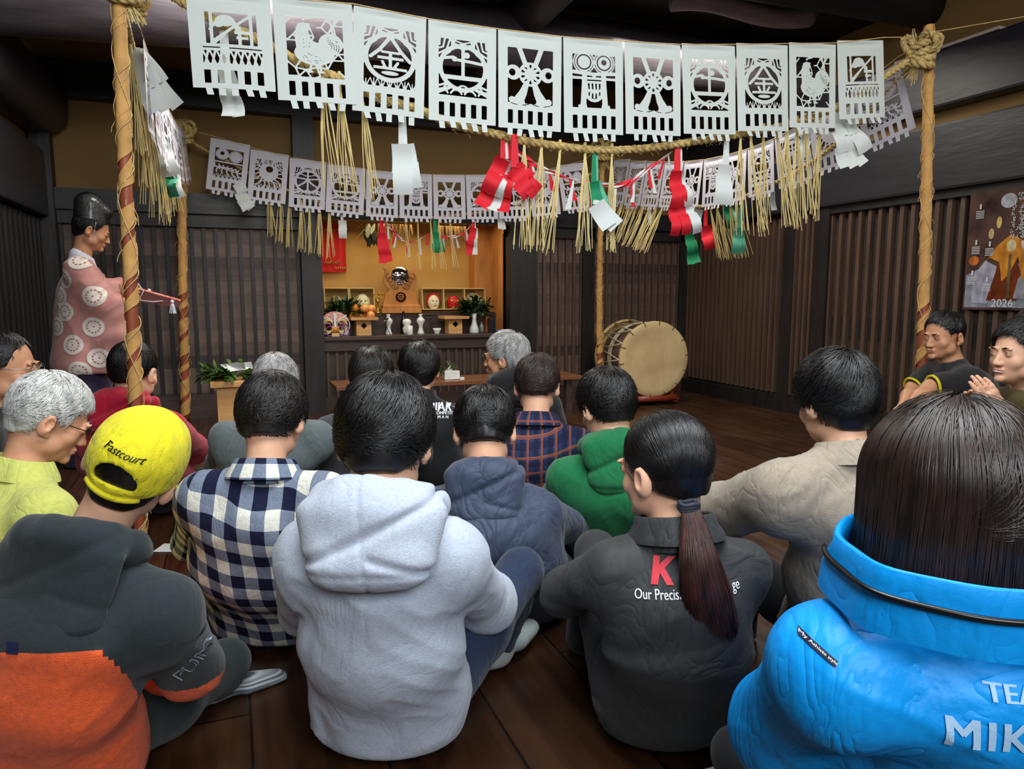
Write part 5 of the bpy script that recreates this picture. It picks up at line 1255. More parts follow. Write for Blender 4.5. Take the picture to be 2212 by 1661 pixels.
def hairline(phi, style):
    """lowest z of hair for direction phi (0 front .. pi back), head units of metres"""
    xs = np.array([0, .45, .8, 1.15, 1.45, 1.75, 2.1, 2.6, pi]); zs = dict(short=[.082, .078, .062, .012, .018, .0, -.038, -.060, -.062], crop=[.082, .078, .062, .018, .028, .012, -.018, -.036, -.04], bowl=[.060, .055, .03, -.008, .0, -.018, -.052, -.076, -.078], fringe=[.038, .04, .035, -.004, .004, -.012, -.045, -.066, -.068], thin=[.095, .088, .07, .018, .022, .004, -.03, -.052, -.055], bob=[.05, .05, .02, -.03, -.05, -.07, -.09, -.10, -.10], tied=[.085, .08, .055, .012, .014, -.004, -.032, -.045, -.042])[style]
    return np.interp(np.abs(phi), xs, zs)
def hair_mesh(M, sc, style, thick, length, seed, n=2300, width=.0011, whorl=(.01, -.45, .85), messy=.25, tie=None, tail=None, fall=None, h=.0045, lift=.35, zmax=None):
    """scalp-hugging mass plus individually grown locks. returns V,F in world space"""
    rng = np.random.default_rng(seed); R3 = np.array(M.to_3x3()); o = np.array(M.translation)
    cc = np.array(HEAD['crown']); cr = np.array(HEAD['cr'])
    # base mass in head space
    g = Grid((-.13, -.15, -.14), (.13, .14, .17), h); X, Y, Z = g.ax[0][:, None, None], g.ax[1][None, :, None], g.ax[2][None, None, :]
    u, v, w = (X - cc[0]), (Y - cc[1]), (Z - cc[2]); rr_ = cr + np.array([thick * .85, thick * .8, thick]) * .62
    low = np.where(w < 0, .62, 1.0)   # the mass hangs straighter below the widest line
    q = np.sqrt((u / rr_[0]) ** 2 + (v / rr_[1]) ** 2 + (w * low / rr_[2]) ** 2); d = (q - 1) * .085
    phi = np.arctan2(np.abs(X), Y + .0); hl = hairline(phi, style)
    d = np.maximum(d, (hl - Z) * .8); inner = np.sqrt((u / (cr[0] - .006)) ** 2 + (v / (cr[1] - .006)) ** 2 + (w / (cr[2] - .006)) ** 2); d = np.maximum(d, -(inner - 1) * .085)
    # keep the ears clear
    for s_ in (-1, 1): de = np.sqrt(((X - s_ * .092) / .028) ** 2 + ((Y + .006) / .025) ** 2 + ((Z + .010) / .036) ** 2); d = np.maximum(d, -(de - 1) * .02) if style not in ('bob',) else d
    g.v = d.astype(f32) + np.zeros(tuple(g.n), f32); V, F = g.mesh(1); N = vnormals(V, F)
    lock = vnoise(V * np.array([70, 70, 22]) + seed) * .5 + vnoise(V * 30 + seed) * .5; V = V + N * (lock * .0022 + .0)[:, None]
    Vs = [V]; Fs = [F]; base = len(V)
    # strands
    wh = np.array(whorl); wh = wh / np.linalg.norm(wh); k = int(n * 1.9); dirs = rng.normal(size=(k, 3)); dirs /= np.linalg.norm(dirs, axis=1, keepdims=True)
    pos = cc + dirs * cr; ph = np.arctan2(np.abs(pos[:, 0]), pos[:, 1]); ok = pos[:, 2] > hairline(ph, style) + .004; dirs = dirs[ok][:n]; n = len(dirs)
    seg_n = 9; L = length * (0.65 + .5 * rng.random(n)); P_ = []; d_ = dirs.copy(); jit = rng.normal(size=(n, 3)) * messy
    clump = np.stack([vnoise(dirs * 5 + 9 + seed), vnoise(dirs * 5 + 31 + seed), vnoise(dirs * 5 + 57 + seed)], 1) * messy * 1.6
    off0 = thick * (.50 + .62 * rng.random(n) ** .8 + .0); p = cc + d_ * (cr + 0); alive = np.ones(n)
    tiep = None if tie is None else np.array(tie)
    for i in range(seg_n + 1):
        f = i / seg_n; rad = cr + (off0 + thick * lift * f * rng.random(1))[:, None] * np.array([.85, .8, 1.0])
        q = cc + d_ * rad
        if tiep is None:
            below = np.clip(-(d_[:, 2]) * 1.2, 0, 1)[:, None]
            q[:, :2] = q[:, :2] * (1 + .0 * below) + (d_[:, :2] / (np.linalg.norm(d_[:, :2], axis=1, keepdims=True) + 1e-6)) * np.clip(-d_[:, 2:3], 0, 1) ** 2 * .02
        P_.append(q)
        if tiep is not None:
            tdir = (tiep - q); tdir /= np.linalg.norm(tdir, axis=1, keepdims=True) + 1e-9; flow = tdir
        else:
            away = d_ - wh * (d_ @ wh)[:, None]; away /= np.linalg.norm(away, axis=1, keepdims=True) + 1e-3
            flow = away + np.array([0, 0, -.35]) + np.cross(d_, wh) * .35 + clump + jit * .5
        flow = flow - d_ * np.sum(flow * d_, 1, keepdims=True); flow /= np.linalg.norm(flow, axis=1, keepdims=True) + 1e-6
        st = (L / seg_n)[:, None]
        if tiep is not None: st = np.minimum(st * 1.6, np.linalg.norm(tiep - q, axis=1, keepdims=True) * .6)
        d_ = d_ + flow * st / .085; d_ /= np.linalg.norm(d_, axis=1, keepdims=True)
    P_ = np.stack(P_, 1)
    if zmax is not None: P_ = P_[P_[:, 0, 2] < zmax]; n = len(P_)
    if tiep is None: # clip strands at the hairline
        ph = np.arctan2(np.abs(P_[..., 0]), P_[..., 1]); lim = hairline(ph, style) - .004 - .016 * rng.random(n)[:, None]; under = P_[..., 2] < lim
        if style != 'bob': under = under | ((((np.abs(P_[..., 0]) - .088) / .026) ** 2 + ((P_[..., 1] + .006) / .024) ** 2 + ((P_[..., 2] + .008) / .034) ** 2) < 1)
        for i in range(1, seg_n + 1):
            m = under[:, i]; P_[m, i] = P_[m, i - 1] + (P_[m, i] - P_[m, i - 1]) * .04
    Vs2, Fs2 = ribbons(P_, width, base); Vs.append(Vs2); Fs.append(Fs2); base += len(Vs2)
    V = np.concatenate(Vs); F = np.concatenate(Fs); V = (V * sc) @ R3.T + o
    return V, F
def ribbons(P_, width, base=0, taper=True):
    n, m, _ = P_.shape; T = np.gradient(P_, axis=1); T /= np.linalg.norm(T, axis=2, keepdims=True) + 1e-9
    cen = P_.mean(axis=(0, 1)); Nn = P_ - cen; S_ = np.cross(T, Nn); S_ /= np.linalg.norm(S_, axis=2, keepdims=True) + 1e-9; Nn = np.cross(S_, T)
    w = width * (1 - (np.linspace(0, 1, m) ** 3) * (.85 if taper else 0))[None, :, None]
    V = np.stack([P_ - S_ * w, P_ + Nn * w * .9, P_ + S_ * w], 2).reshape(-1, 3)     # n,m,3 verts
    b = (np.arange(n)[:, None] * m + np.arange(m - 1)[None, :]) * 3; b = b.reshape(-1, 1) + base
    F = np.concatenate([np.concatenate([b + 0, b + 1, b + 4, b + 3], 1), np.concatenate([b + 1, b + 2, b + 5, b + 4], 1)]); return V, F
def strands_down(roots, ends_fn, n, width, seed): pass
def tri_guard(F): return F

# ------------------------------------------------------------------ hands
def hand_into(g, wrist, fwd, palm_n, side, sc=1.0, curl=(.3, .35, .4, .5), thumb=.4, spread=.08):
    """fwd: direction of the fingers, palm_n: normal out of the palm, side: +1 thumb toward fwd x palm_n"""
    f = Vector(fwd).normalized(); n = Vector(palm_n); n = (n - f * n.dot(f)).normalized(); x = f.cross(n) * side; w = Vector(wrist)
    g.cone(w, w + f * .03 * sc, .021 * sc, .024 * sc, .012, flat=(x, 1.25)); g.cone(w + f * .03 * sc, w + f * .075 * sc, .015 * sc, .014 * sc, .012, flat=(x, 2.4))
    for i, (ox, L) in enumerate(((.028, .072), (.010, .080), (-.009, .075), (-.027, .060))):
        p = w + f * (.080 - .004 * abs(i - 1.2)) * sc + x * ox * sc; a = 0; d = (f + x * (ox * spread * 12)).normalized(); r = .0088 - .0006 * (i == 3)
        for q, (fr, rr_) in enumerate(((.42, 1), (.32, .94), (.26, .82))):
            a += curl[i] * (1.0 if q else .8); dd = (d * cos(a) + n * sin(a)); e = p + dd * L * fr * sc; g.cone(p, e, r * rr_ * sc, r * rr_ * .93 * sc, .004); p = e
    p = w + f * .022 * sc + x * .024 * sc; d = (f * .75 + x * .75 + n * .35).normalized(); e = p + d * .036 * sc; g.cone(p, e, .0125 * sc, .0105 * sc, .010)
    d = (f * .95 + x * (.45 - thumb) + n * thumb).normalized(); e2 = e + d * .028 * sc; g.cone(e, e2, .010 * sc, .009 * sc, .004); d = (f + n * thumb * .8 - x * .1).normalized(); g.cone(e2, e2 + d * .024 * sc, .009 * sc, .0075 * sc, .004)

# ------------------------------------------------------------------ skin, hair and cloth materials
def skin(name, rgb): 
    return mat('skin_' + name, rgb, .48, var=.06, vscale=(30, 30, 30), bump=.06, bscale=(300, 300, 300), spec=.4, sss=.25)
SK = skin('light', (222, 172, 142)); SK2 = skin('tan', (196, 142, 108)); SK3 = skin('warm', (208, 152, 120))
def hairm(name, a, b, rough=.38, spec=.45): return mat('hair_' + name, b, rough, rgb2=a, vscale=(60, 60, 14), spec=spec, detail=3)
H_BLK = hairm('black', (10, 9, 10), (24, 21, 22)); H_SOFT = hairm('soft_black', (16, 14, 14), (36, 31, 30), .42); H_BRN = hairm('dark_brown', (22, 15, 12), (48, 34, 28), .36)
H_GRY = hairm('grey', (120, 118, 118), (190, 188, 186), .45); H_WHT = hairm('white', (168, 168, 166), (222, 222, 216), .45); H_AUB = hairm('auburn', (34, 18, 15), (74, 42, 36), .38)
def cloth(name, rgb, rough=.85, var=.07, vs=(90, 90, 90), bump=.25, bs=(420, 420, 420), sheen=.15, **k): return mat('cloth_' + name, rgb, rough, var=var, vscale=vs, bump=bump, bscale=bs, sheen=sheen, spec=.25, **k)
def wrinkle(m, scale=9, strength=.5, dist=.012, distort=2.2, stretch=(1, 1, .55)):
    nt = m.node_tree; b = nt.nodes['Principled BSDF']; tc = nt.nodes.new('ShaderNodeTexCoord'); mp = nt.nodes.new('ShaderNodeMapping'); mp.inputs['Scale'].default_value = tuple(scale * q for q in stretch)
    nz = nt.nodes.new('ShaderNodeTexNoise'); nz.inputs['Scale'].default_value = 1; nz.inputs['Detail'].default_value = 2.5; nz.inputs['Distortion'].default_value = distort; nz.inputs['Roughness'].default_value = .45
    nt.links.new(tc.outputs['Object'], mp.inputs[0]); nt.links.new(mp.outputs[0], nz.inputs['Vector'])
    a = nt.nodes.new('ShaderNodeMath'); a.operation = 'SUBTRACT'; a.inputs[1].default_value = .5; nt.links.new(nz.outputs['Fac'], a.inputs[0]); c = nt.nodes.new('ShaderNodeMath'); c.operation = 'ABSOLUTE'; nt.links.new(a.outputs[0], c.inputs[0])
    d = nt.nodes.new('ShaderNodeMath'); d.operation = 'POWER'; d.inputs[1].default_value = .7; nt.links.new(c.outputs[0], d.inputs[0])
    bp = nt.nodes.new('ShaderNodeBump'); bp.inputs['Strength'].default_value = strength; bp.inputs['Distance'].default_value = dist; nt.links.new(d.outputs[0], bp.inputs['Height'])
    old = b.inputs['Normal'].links[0].from_socket if b.inputs['Normal'].links else None
    if old: nt.links.new(old, bp.inputs['Normal'])
    nt.links.new(bp.outputs[0], b.inputs['Normal']); return m
def check_mat(name, base, dark, mid=None, size=.052, lines=None):
    """woven check laid along the cloth (uses the cloth's own uv in metres)"""
    m = bpy.data.materials.new(name); m.use_nodes = True; nt = m.node_tree; b = nt.nodes['Principled BSDF']; b.inputs['Roughness'].default_value = .9; b.inputs['Specular IOR Level'].default_value = .2
    uv = nt.nodes.new('ShaderNodeUVMap'); sp = nt.nodes.new('ShaderNodeSeparateXYZ'); nt.links.new(uv.outputs[0], sp.inputs[0])
    def stripe(out, period, duty, phase=0.0):
        a = nt.nodes.new('ShaderNodeMath'); a.operation = 'MULTIPLY_ADD'; a.inputs[1].default_value = 1 / period; a.inputs[2].default_value = phase + 50; nt.links.new(out, a.inputs[0])
        f = nt.nodes.new('ShaderNodeMath'); f.operation = 'FRACT'; nt.links.new(a.outputs[0], f.inputs[0]); l = nt.nodes.new('ShaderNodeMath'); l.operation = 'LESS_THAN'; l.inputs[1].default_value = duty; nt.links.new(f.outputs[0], l.inputs[0]); return l.outputs[0]
    def mix(fac, a, bcol, blend='MIX'):
        x = nt.nodes.new('ShaderNodeMix'); x.data_type = 'RGBA'; x.blend_type = blend
        if isinstance(fac, float): x.inputs[0].default_value = fac
        else: nt.links.new(fac, x.inputs[0])
        for i, c in ((6, a), (7, bcol)):
            if isinstance(c, tuple): x.inputs[i].default_value = (*lin(c), 1)
            else: nt.links.new(c, x.inputs[i])
        return x.outputs[2]
    def half(o, v=.5):
        a = nt.nodes.new('ShaderNodeMath'); a.operation = 'MULTIPLY'; a.inputs[1].default_value = v; nt.links.new(o, a.inputs[0]); return a.outputs[0]
    if lines is None:
        sx = stripe(sp.outputs['X'], 2 * size, .5); sy = stripe(sp.outputs['Y'], 2 * size, .5); c = mix(sx, base, mid); c2 = mix(sx, mid, dark); c = mix(sy, c, c2)
    else:
        c = base
        sx = stripe(sp.outputs['X'], size, .34, .1); sy = stripe(sp.outputs['Y'], size, .34, .1); c = mix(half(sx, .75), c, dark); c = mix(half(sy, .75), c, dark)
        for col, wd, ph, st in lines:
            c = mix(half(stripe(sp.outputs['X'], size, wd, ph), st), c, col); c = mix(half(stripe(sp.outputs['Y'], size, wd, ph), st), c, col)
    tc = nt.nodes.new('ShaderNodeTexCoord'); nz = nt.nodes.new('ShaderNodeTexNoise'); nz.inputs['Scale'].default_value = 260; nt.links.new(tc.outputs['Object'], nz.inputs['Vector'])
    g = mix(.25, c, (128, 128, 128)); rp = nt.nodes.new('ShaderNodeValToRGB'); nt.links.new(nz.outputs['Fac'], rp.inputs[0]); rp.color_ramp.elements[0].color = (.72, .72, .72, 1); rp.color_ramp.elements[0].position = .35; rp.color_ramp.elements[1].position = .65
    c = mix(1.0, c, rp.outputs[0], 'MULTIPLY'); nt.links.new(c, b.inputs['Base Color'])
    return m
# ================================================================== seated people
def uv_for(V, frame):
    """cloth coordinates in metres: torso by width and height, sleeves along the arm"""
    hip, neck, X, Y, arms = frame; n = len(V); up = (neck - hip).normalized(); o = np.array(hip); Xn = np.array(X); Yn = np.array(Y); Un = np.array(up)
    q = V - o; a = q @ Xn; b = q @ Yn; z = q @ Un; u = np.where(np.abs(a) > .0, a, a) + 0.0 * b; uv = np.stack([a + np.sign(a) * np.clip(b - .02, 0, 1) * .6, z], 1)
    best = np.full(n, .085)
    for pts in arms:
        s0 = .45
        for p0, p1 in zip(pts, pts[1:]):
            d = np.array(p1 - p0); L = np.linalg.norm(d); d = d / L; r = V - np.array(p0); t = np.clip(r @ d, 0, L); w = r - t[:, None] * d; dist = np.linalg.norm(w, axis=1)
            side = np.cross(d, np.array([0, 0, 1.0])); side /= np.linalg.norm(side) + 1e-9; oth = np.cross(side, d); m = (dist < best) & (t > (.07 if s0 < .5 else -1))
            an = np.arctan2(w @ oth, w @ side) * .065; uv[m] = np.stack([an[m], -(s0 + t[m])], 1); best = np.where(m, dist, best); s0 += L
    return uv
def person(label, head, look, pitch=0, roll=0, hip=None, face=None, hair=('short', .016, .06, H_BLK), skinm=SK, top=None, topc=None, wid=.20, neckdrop=.135, back=.04, sh_drop=.05, arms=None, legs='cross',
           pants=None, sleeve=(.060, .056, .044), thick=.118, bulk=1.0, h=.011, fold=.010, sc=1.0, hood=None, collar=None, group=None, facegeo=True, hairkw=None, hands=False, hem=.02, sock=None, seed=1, longhair=None, belly=1.0, noleg=False, faceasm=(1, 1, 1), foldL=(8, 8, 4), shz=None, sleeve_end=None, armlen=1.0, short_sleeve=False, nbo=(0, 0, 0)):
    """head: world centre; look: heading vector of the face; hip: world point on the floor; face: heading of the chest"""
    wid = wid * .86; neckdrop = min(neckdrop, .14) - .008; sh_drop += .035; head = Vector(head); hip = Vector(hip); Yd = Vector(face).normalized(); Xd = Yd.cross(UP).normalized(); look = Vector(look).normalized()
    t = thing('person', label, 'person', (hip.x, hip.y, 0), 0, group)
    Mh = head_matrix(head, look, pitch, roll)
    nb = head + (Mh.to_3x3() @ Vector((0, -.03, -.075))) * sc; nb = Vector((nb.x, nb.y, 0)) * .55 + Vector((head.x, head.y, 0)) * .45 - Yd * .035; nb.z = head.z - neckdrop * sc   # base of the neck
    nb = nb + RIGHT * nbo[0] + FWD * nbo[1] + UP * nbo[2]
    pel = hip + UP * (.13 * sc); H = nb.z - pel.z
    chest = nb - UP * .15 * sc - Yd * back * .6 + (pel - nb).normalized() * 0; chest = Vector((nb.x * .85 + pel.x * .15, nb.y * .85 + pel.y * .15, nb.z - .14 * sc)) - Yd * back
    mid = Vector((nb.x * .5 + pel.x * .5, nb.y * .5 + pel.y * .5, pel.z + H * .42)) - Yd * (back + .015)
    shs = {}
    for s_ in (-1, 1):
        dz = (shz[0 if s_ < 0 else 1] if shz else 0); shs[s_] = nb + Xd * s_ * wid + UP * (-sh_drop + dz) - Yd * .01
    A_ = {}
    for s_ in (-1, 1):
        a = (arms or {}).get(s_)
        if a is None: a = [(.25, .06, .33), (.12, .22, .24)] if legs == 'tuck' else [(.27, .10, .33), (.13, .33, .26)]
        A_[s_] = [shs[s_]] + [Vector((hip.x, hip.y, 0)) + Xd * s_ * q[0] + Yd * q[1] + UP * q[2] if not isinstance(q, Vector) else q for q in a]
    allp = [head, nb, pel, mid] + [p for a in A_.values() for p in a] + [hip]
    lo = Vector([min(p[i] for p in allp) for i in range(3)]) - Vector((.24, .24, .16)); hi = Vector([max(p[i] for p in allp) for i in range(3)]) + Vector((.24, .24, .14)); lo.z = max(lo.z, .0)
    # ---- body: head, neck and the trunk under the clothes, one skin
    sn = [nb + Vector((0, 0, 0)), nb - UP * .05 - Yd * .01]
    g, Wf = head_grid(Mh, sc, sn, h=.0042 if facegeo else .0048, face=facegeo, asm=faceasm); Vb, Fb = g.mesh(1); Vb, Fb = [Vb], [Fb]; nbv = len(Vb[0])
    if True:
        for s_ in (-1, 1):
            hh = (hands or {}).get(s_) or dict(n=-UP, side=s_, h=.0055)
            if not hh: continue
            el, wr = A_[s_][1], A_[s_][2]; fd = (wr - el).normalized(); f_ = Vector(hh.get('fwd', fd)); 
            g2 = Grid([min(el[i], wr[i]) - .22 for i in range(3)], [max(el[i], wr[i]) + .22 for i in range(3)], hh.get('h', .0042))
            g2.cone(el, el.lerp(wr, .45), .041 * sc, .039 * sc, 0); g2.cone(el.lerp(wr, .45), wr, .039 * sc, .025 * sc, .02); hand_into(g2, wr, f_, hh['n'], hh['side'], sc, hh.get('curl', (.3, .35, .4, .5)), hh.get('thumb', .4), hh.get('spread', .08))
            if short_sleeve: g2.cone(A_[s_][0].lerp(el, .6), el, .045 * sc, .042 * sc, .01)
            v_, f_2 = g2.mesh(1); Vb.append(v_); Fb.append(f_2 + nbv); nbv += len(v_)
    body = wobj('body', np.concatenate(Vb), np.concatenate(Fb), skinm, t)
    if facegeo:
        mw, mi = mat('eye_white', (226, 220, 214), .25), mat('iris_dark', (20, 14, 12), .15); e = MB(); ir = MB(); br = MB(); lp = MB()
        R3 = Mh.to_3x3()
        for s_ in (-1, 1):
            e.ellipsoid(Wf((s_ * .030, .0865, .0095)), (.0105 * sc, .0075 * sc, .0045 * sc), 14, 8, R3); ir.ellipsoid(Wf((s_ * .030, .0915, .0095)), (.0042 * sc, .0035 * sc, .0042 * sc), 12, 8, R3)
            br.tube([Wf((s_ * x, y, z)) for x, y, z in ((.014, .0985, .0275), (.026, .0985, .031), (.038, .0935, .030), (.046, .086, .026))], [.0022, .003, .0026, .0012], 6)
            ir.tube([Wf((s_ * x, y, z)) for x, y, z in ((.018, .0905, .0115), (.030, .0955, .0155), (.043, .0885, .0125))], .0010, 5)
        e.build('eyes', mw, t, True, world=True); ir.build('irises', mi, t, True, world=True); br.build('eyebrows', hair[3] if hair else H_BLK, t, True, world=True)
        lp.ellipsoid(Wf((0, .0985, -.0505)), (.0205 * sc, .0045 * sc, .0034 * sc), 16, 8, R3).ellipsoid(Wf((0, .0975, -.0585)), (.0175 * sc, .005 * sc, .0042 * sc), 16, 8, R3).build('lips', mat('lip_skin', (176, 106, 92), .4), t, True, world=True)
    # ---- hair
    if hair:
        kw = dict(seed=seed); kw.update(hairkw or {}); hV, hF = hair_mesh(Mh, sc, hair[0], hair[1], hair[2], **kw); hairo = wobj('hair', hV, hF, hair[3], t)
    # ---- top
    frame = (pel, nb, Xd, Yd, [A_[-1], A_[1]])
    g = Grid(lo, hi, h); tk = thick * bulk
    hemp = Vector((hip.x, hip.y, hem + tk * .45))
    g.chain([nb - UP * .02, chest, mid, pel + UP * .02, hemp], [tk * .48, tk * .90, tk * 1.0 * belly, tk * 1.12 * belly, tk * 1.10 * belly], .04, flat=(Xd, 1.55 * wid / .172))
    for s_ in (-1, 1):
        p = A_[s_]; r = [x * (1 if not short_sleeve else 1.15) for x in sleeve]
        g.cone(nb - UP * .03, p[0], .048, r[0] * .98, .03)
        g.cone(chest + Xd * s_ * .07, p[0] - UP * .04, tk * .62, r[0] * .9, .04)
        if short_sleeve: g.cone(p[0], p[0].lerp(p[1], .72), r[0], r[0] * .98, .04)
        else: g.chain(p, r, .035)
    if short_sleeve is False:
        for s_ in (-1, 1):
            p = A_[s_]; d = (p[2] - p[1]).normalized(); g.put(p[2], p[2] + d * .02, lambda x, y, z, p=p, d=d: (-((x - p[2].x) * d.x + (y - p[2].y) * d.y + (z - p[2].z) * d.z) + .004), .004, 'sub') if False else None
    g.chain([nb + UP * .006, nb - UP * .03], [.060 * sc, .072 * sc], .02)
    # opening for the neck and the flat underside
    R3 = Mh.to_3x3(); nd = (head - nb).normalized(); g.cone(nb + nd * .02, nb + nd * .16, .0535 * sc, .060 * sc, .004, 'sub')
    g.v = np.maximum(g.v, (hem - g.ax[2])[None, None, :].astype(f32))
    V, F = g.mesh(2)
    for _ in range(int(16 * (.009 / h) ** 1)): V = lap(V, F, .55)
    N = vnormals(V, F); V = V + N * .006; zf = np.clip((V[:, 2] - hem) / .03, 0, 1); V2 = folds(V, N, fold, foldL, seed); V = V + (V2 - V) * zf[:, None]; V[:, 2] = np.maximum(V[:, 2], .004)
    topo = wobj('top', V, F, topc, t, uv=uv_for(V, frame)); topo.name = top or 'jacket'
    if hood:
        hs = hood.get('s', 1.0); drop = hood.get('drop', .07); zz = hood.get('z', 0); pf = hood.get('puff', 1.0)
        g = Grid(nb - Vector((.26, .26, .22)), nb + Vector((.26, .26, .16)), .0062)
        for k in range(-4, 4):      # the roll round the neck
            q = []
            for kk in (k, k + 1):
                a = kk / 4 * 2.1; q.append(nb + (Xd * sin(a) * .092 - Yd * cos(a) * .068) * hs + UP * ((.040 * cos(a) + .020 + zz) * hs))
            g.cone(q[0], q[1], .030 * hs, .030 * hs, .015)
        c0 = nb - Yd * (.035 + .040 * pf) * hs + UP * (.035 * pf + zz); c1 = nb - Yd * (.070 + .035 * pf) * hs - UP * drop
        g.cone(c0 - Xd * .04 * hs, c0 + Xd * .04 * hs, .044 * hs * pf, .044 * hs * pf, .02); g.cone(c0, c1, .048 * hs * pf, .040 * hs * pf, .02, flat=(Xd, 2.6 / pf)); g.cone(c1 - Xd * .055 * hs, c1 + Xd * .055 * hs, .036 * hs * pf, .036 * hs * pf, .03)
        R3 = Mh.to_3x3(); nd = (head - nb).normalized(); g.cone(nb + nd * .0, nb + nd * .16, .056 * sc, .066 * sc, .01, 'sub')
        V, F = g.mesh(2)
        for _ in range(5): V = lap(V, F, .5)
        N = vnormals(V, F); q_ = (V - np.array(nb)); lx_ = q_ @ np.array(Xd); lz_ = q_[:, 2]
        cr_ = np.exp(-((lx_ + .01 + lz_ * .1) / .0035) ** 2) * .004 + np.exp(-((lz_ - lx_ * .45 - .010) / .010) ** 2) * .010 * hs + np.exp(-((lz_ + lx_ * .30 + .030) / .008) ** 2) * .007 * hs * (lx_ > 0)
        edge = np.exp(-((lz_ + drop + .012) / .006) ** 2) * .004
        V = V - N * (cr_ * (1 if pf > .9 else .3) + edge)[:, None]; V = V + N * (vnoise(V * 14 + seed) * .005)[:, None]; V = lap(V, F, .5); wobj('hood', V, F, topc, t)
    if collar:
        hgt, rt, rb, fx_ = {'shirt': (.040, .068, .094, 1.12), 'stand': (.046, .074, .090, 1.12), 'wide': (.062, .140, .152, 1.25)}[collar]
        ax_ = ((head - nb).normalized() + UP * 1.4).normalized() if collar != 'wide' else (UP - Yd * .10).normalized(); ex_ = (Xd - ax_ * Xd.dot(ax_)).normalized(); ey_ = ax_.cross(ex_); vs = []; fs = []; K = 72
        if collar == 'shirt': prof = [(rb, -.018), (rb - .004, -.004), (rt + .004, hgt - .004), (rt, hgt), (rt - .005, hgt - .003), (rt - .002, .0), (rb - .014, -.03)]
        else: prof = [(rb, -.014 if collar == 'stand' else -.03), (rb - .002, 0), (rt + .001, hgt * .6), (rt, hgt - .003), (rt - .003, hgt), (rt - .007, hgt - .003), (rt - .008, hgt * .4), (rb - .010, -.03)]
        for k in range(K + 1):
            a = -pi / 2 + (-pi + .25) + (2 * pi - .5) * k / K if True else 0; fr = cos(a + pi / 2); wv_ = 1 + .018 * sin(a * 5 + seed) + .012 * sin(a * 9)
            for r_, z_ in prof:
                rr_ = r_ * sc * wv_; zz_ = z_ * (1 - .22 * (1 - fr) * .5 * (z_ > 0)); vs.append(nb + ex_ * cos(a) * rr_ * fx_ + ey_ * sin(a) * rr_ + ax_ * zz_)
            if k:
                m_ = len(prof); b_ = (k - 1) * m_; fs += [(b_ + i_, b_ + i_ + 1, b_ + m_ + i_ + 1, b_ + m_ + i_) for i_ in range(m_ - 1)]
        V = np.array([v[:] for v in vs]); uvc = np.stack([np.repeat(np.linspace(-.3, .3, K + 1), len(prof)), np.tile(np.array([p_[1] for p_ in prof]), K + 1) + .42], 1); wobj('collar', V, np.array(fs), topc, t, uv=uvc)
    # ---- legs
    if not noleg:
        g = Grid(lo - Vector((.25, .25, 0)), hi + Vector((.25, .25, 0)), max(h, .011)); g.v[:] = 1; LG = legs if isinstance(legs, dict) else None; sk = MB(); feet = []
        for s_ in (-1, 1):
            b = Vector((hip.x, hip.y, 0)); Q = lambda x, y, z: b + Xd * s_ * x * sc + Yd * y * sc + UP * z * sc
            if LG: pts = LG[s_]; pts = [q if isinstance(q, Vector) else Q(*q) for q in pts]
            elif legs == 'cross': pts = [Q(.09, .02, .10), Q(.31, .27, .11), Q(-.04, .38, .055)]
            elif legs == 'knees': pts = [Q(.09, .02, .10), Q(.17, .36, .42), Q(.13, .42, .07)]
            elif legs == 'tuck': pts = [Q(.08, .02, .10), Q(.20, .19, .12), Q(.02, .17, .055)]
            elif legs == 'seiza': pts = [Q(.09, .0, .16), Q(.14, .40, .085), Q(.10, .0, .05)]
            g.chain([pts[0], pts[0].lerp(pts[1], .5), pts[1]], [.088, .080, .062], .03); g.chain([pts[1], pts[1].lerp(pts[2], .4), pts[2]], [.060, .056, .042], .02); feet.append((pts[1], pts[2]))
        g.cone(pel - UP * .02 - Xd * .07, pel - UP * .02 + Xd * .07, .098, .098, .04); g.v = np.maximum(g.v, (.006 - g.ax[2])[None, None, :].astype(f32))
        V, F = g.mesh(1); N = vnormals(V, F); V = folds(V, N, .007, (10, 10, 6), seed + 3); V[:, 2] = np.maximum(V[:, 2], .003); wobj('trousers', V, F, pants or cloth('dark_trousers', (30, 32, 38)), t)
        # feet in socks
        if sock is not None:
            for i, (kn, an) in enumerate(feet):
                d = sock[1][i] if isinstance(sock, tuple) and sock[1] else None
                if d is None: continue
                d = Vector(d).normalized(); g = Grid(an - Vector((.3, .3, .1)), an + Vector((.3, .3, .14)), .006); g.cone(an - (an - kn).normalized() * .06, an, .038, .036, .01); g.cone(an, an + d * .17, .036, .026, .03); g.cone(an + d * .10, an + d * .19, .034, .022, .02, flat=(d.cross(UP).normalized(), 1.3)); g.cone(an, an - d * .04, .036, .034, .02)
                g.v = np.maximum(g.v, (.004 - g.ax[2])[None, None, :].astype(f32)); V, F = g.mesh(1); wobj('sock', V, F, sock[0], t)
    return dict(t=t, top=topo, M=Mh, nb=nb, A=A_, X=Xd, Y=Yd, pel=pel, W=Wf, hip=hip, sc=sc)
def glasses(p, m, half=False):
    W_ = p['W']; mb = MB()
    for s_ in (-1, 1):
        mb.tube([W_((s_ * .031 + .022 * cos(a), .104 - .06 * (abs(s_ * .031 + .022 * cos(a)) ** 1.5), .008 + .0165 * sin(a))) for a in np.linspace(0, 2 * pi, 25)], .0013, 5)
        mb.tube([W_((s_ * .052, .098, .014)), W_((s_ * .074, .06, .014)), W_((s_ * .079, .0, .012)), W_((s_ * .078, -.02, -.004))], .0014, 5)
    mb.tube([W_((-.010, .105, .011)), W_((0, .1065, .014)), W_((.010, .105, .011))], .0012, 5); mb.build('glasses', m, p['t'], True, world=True)
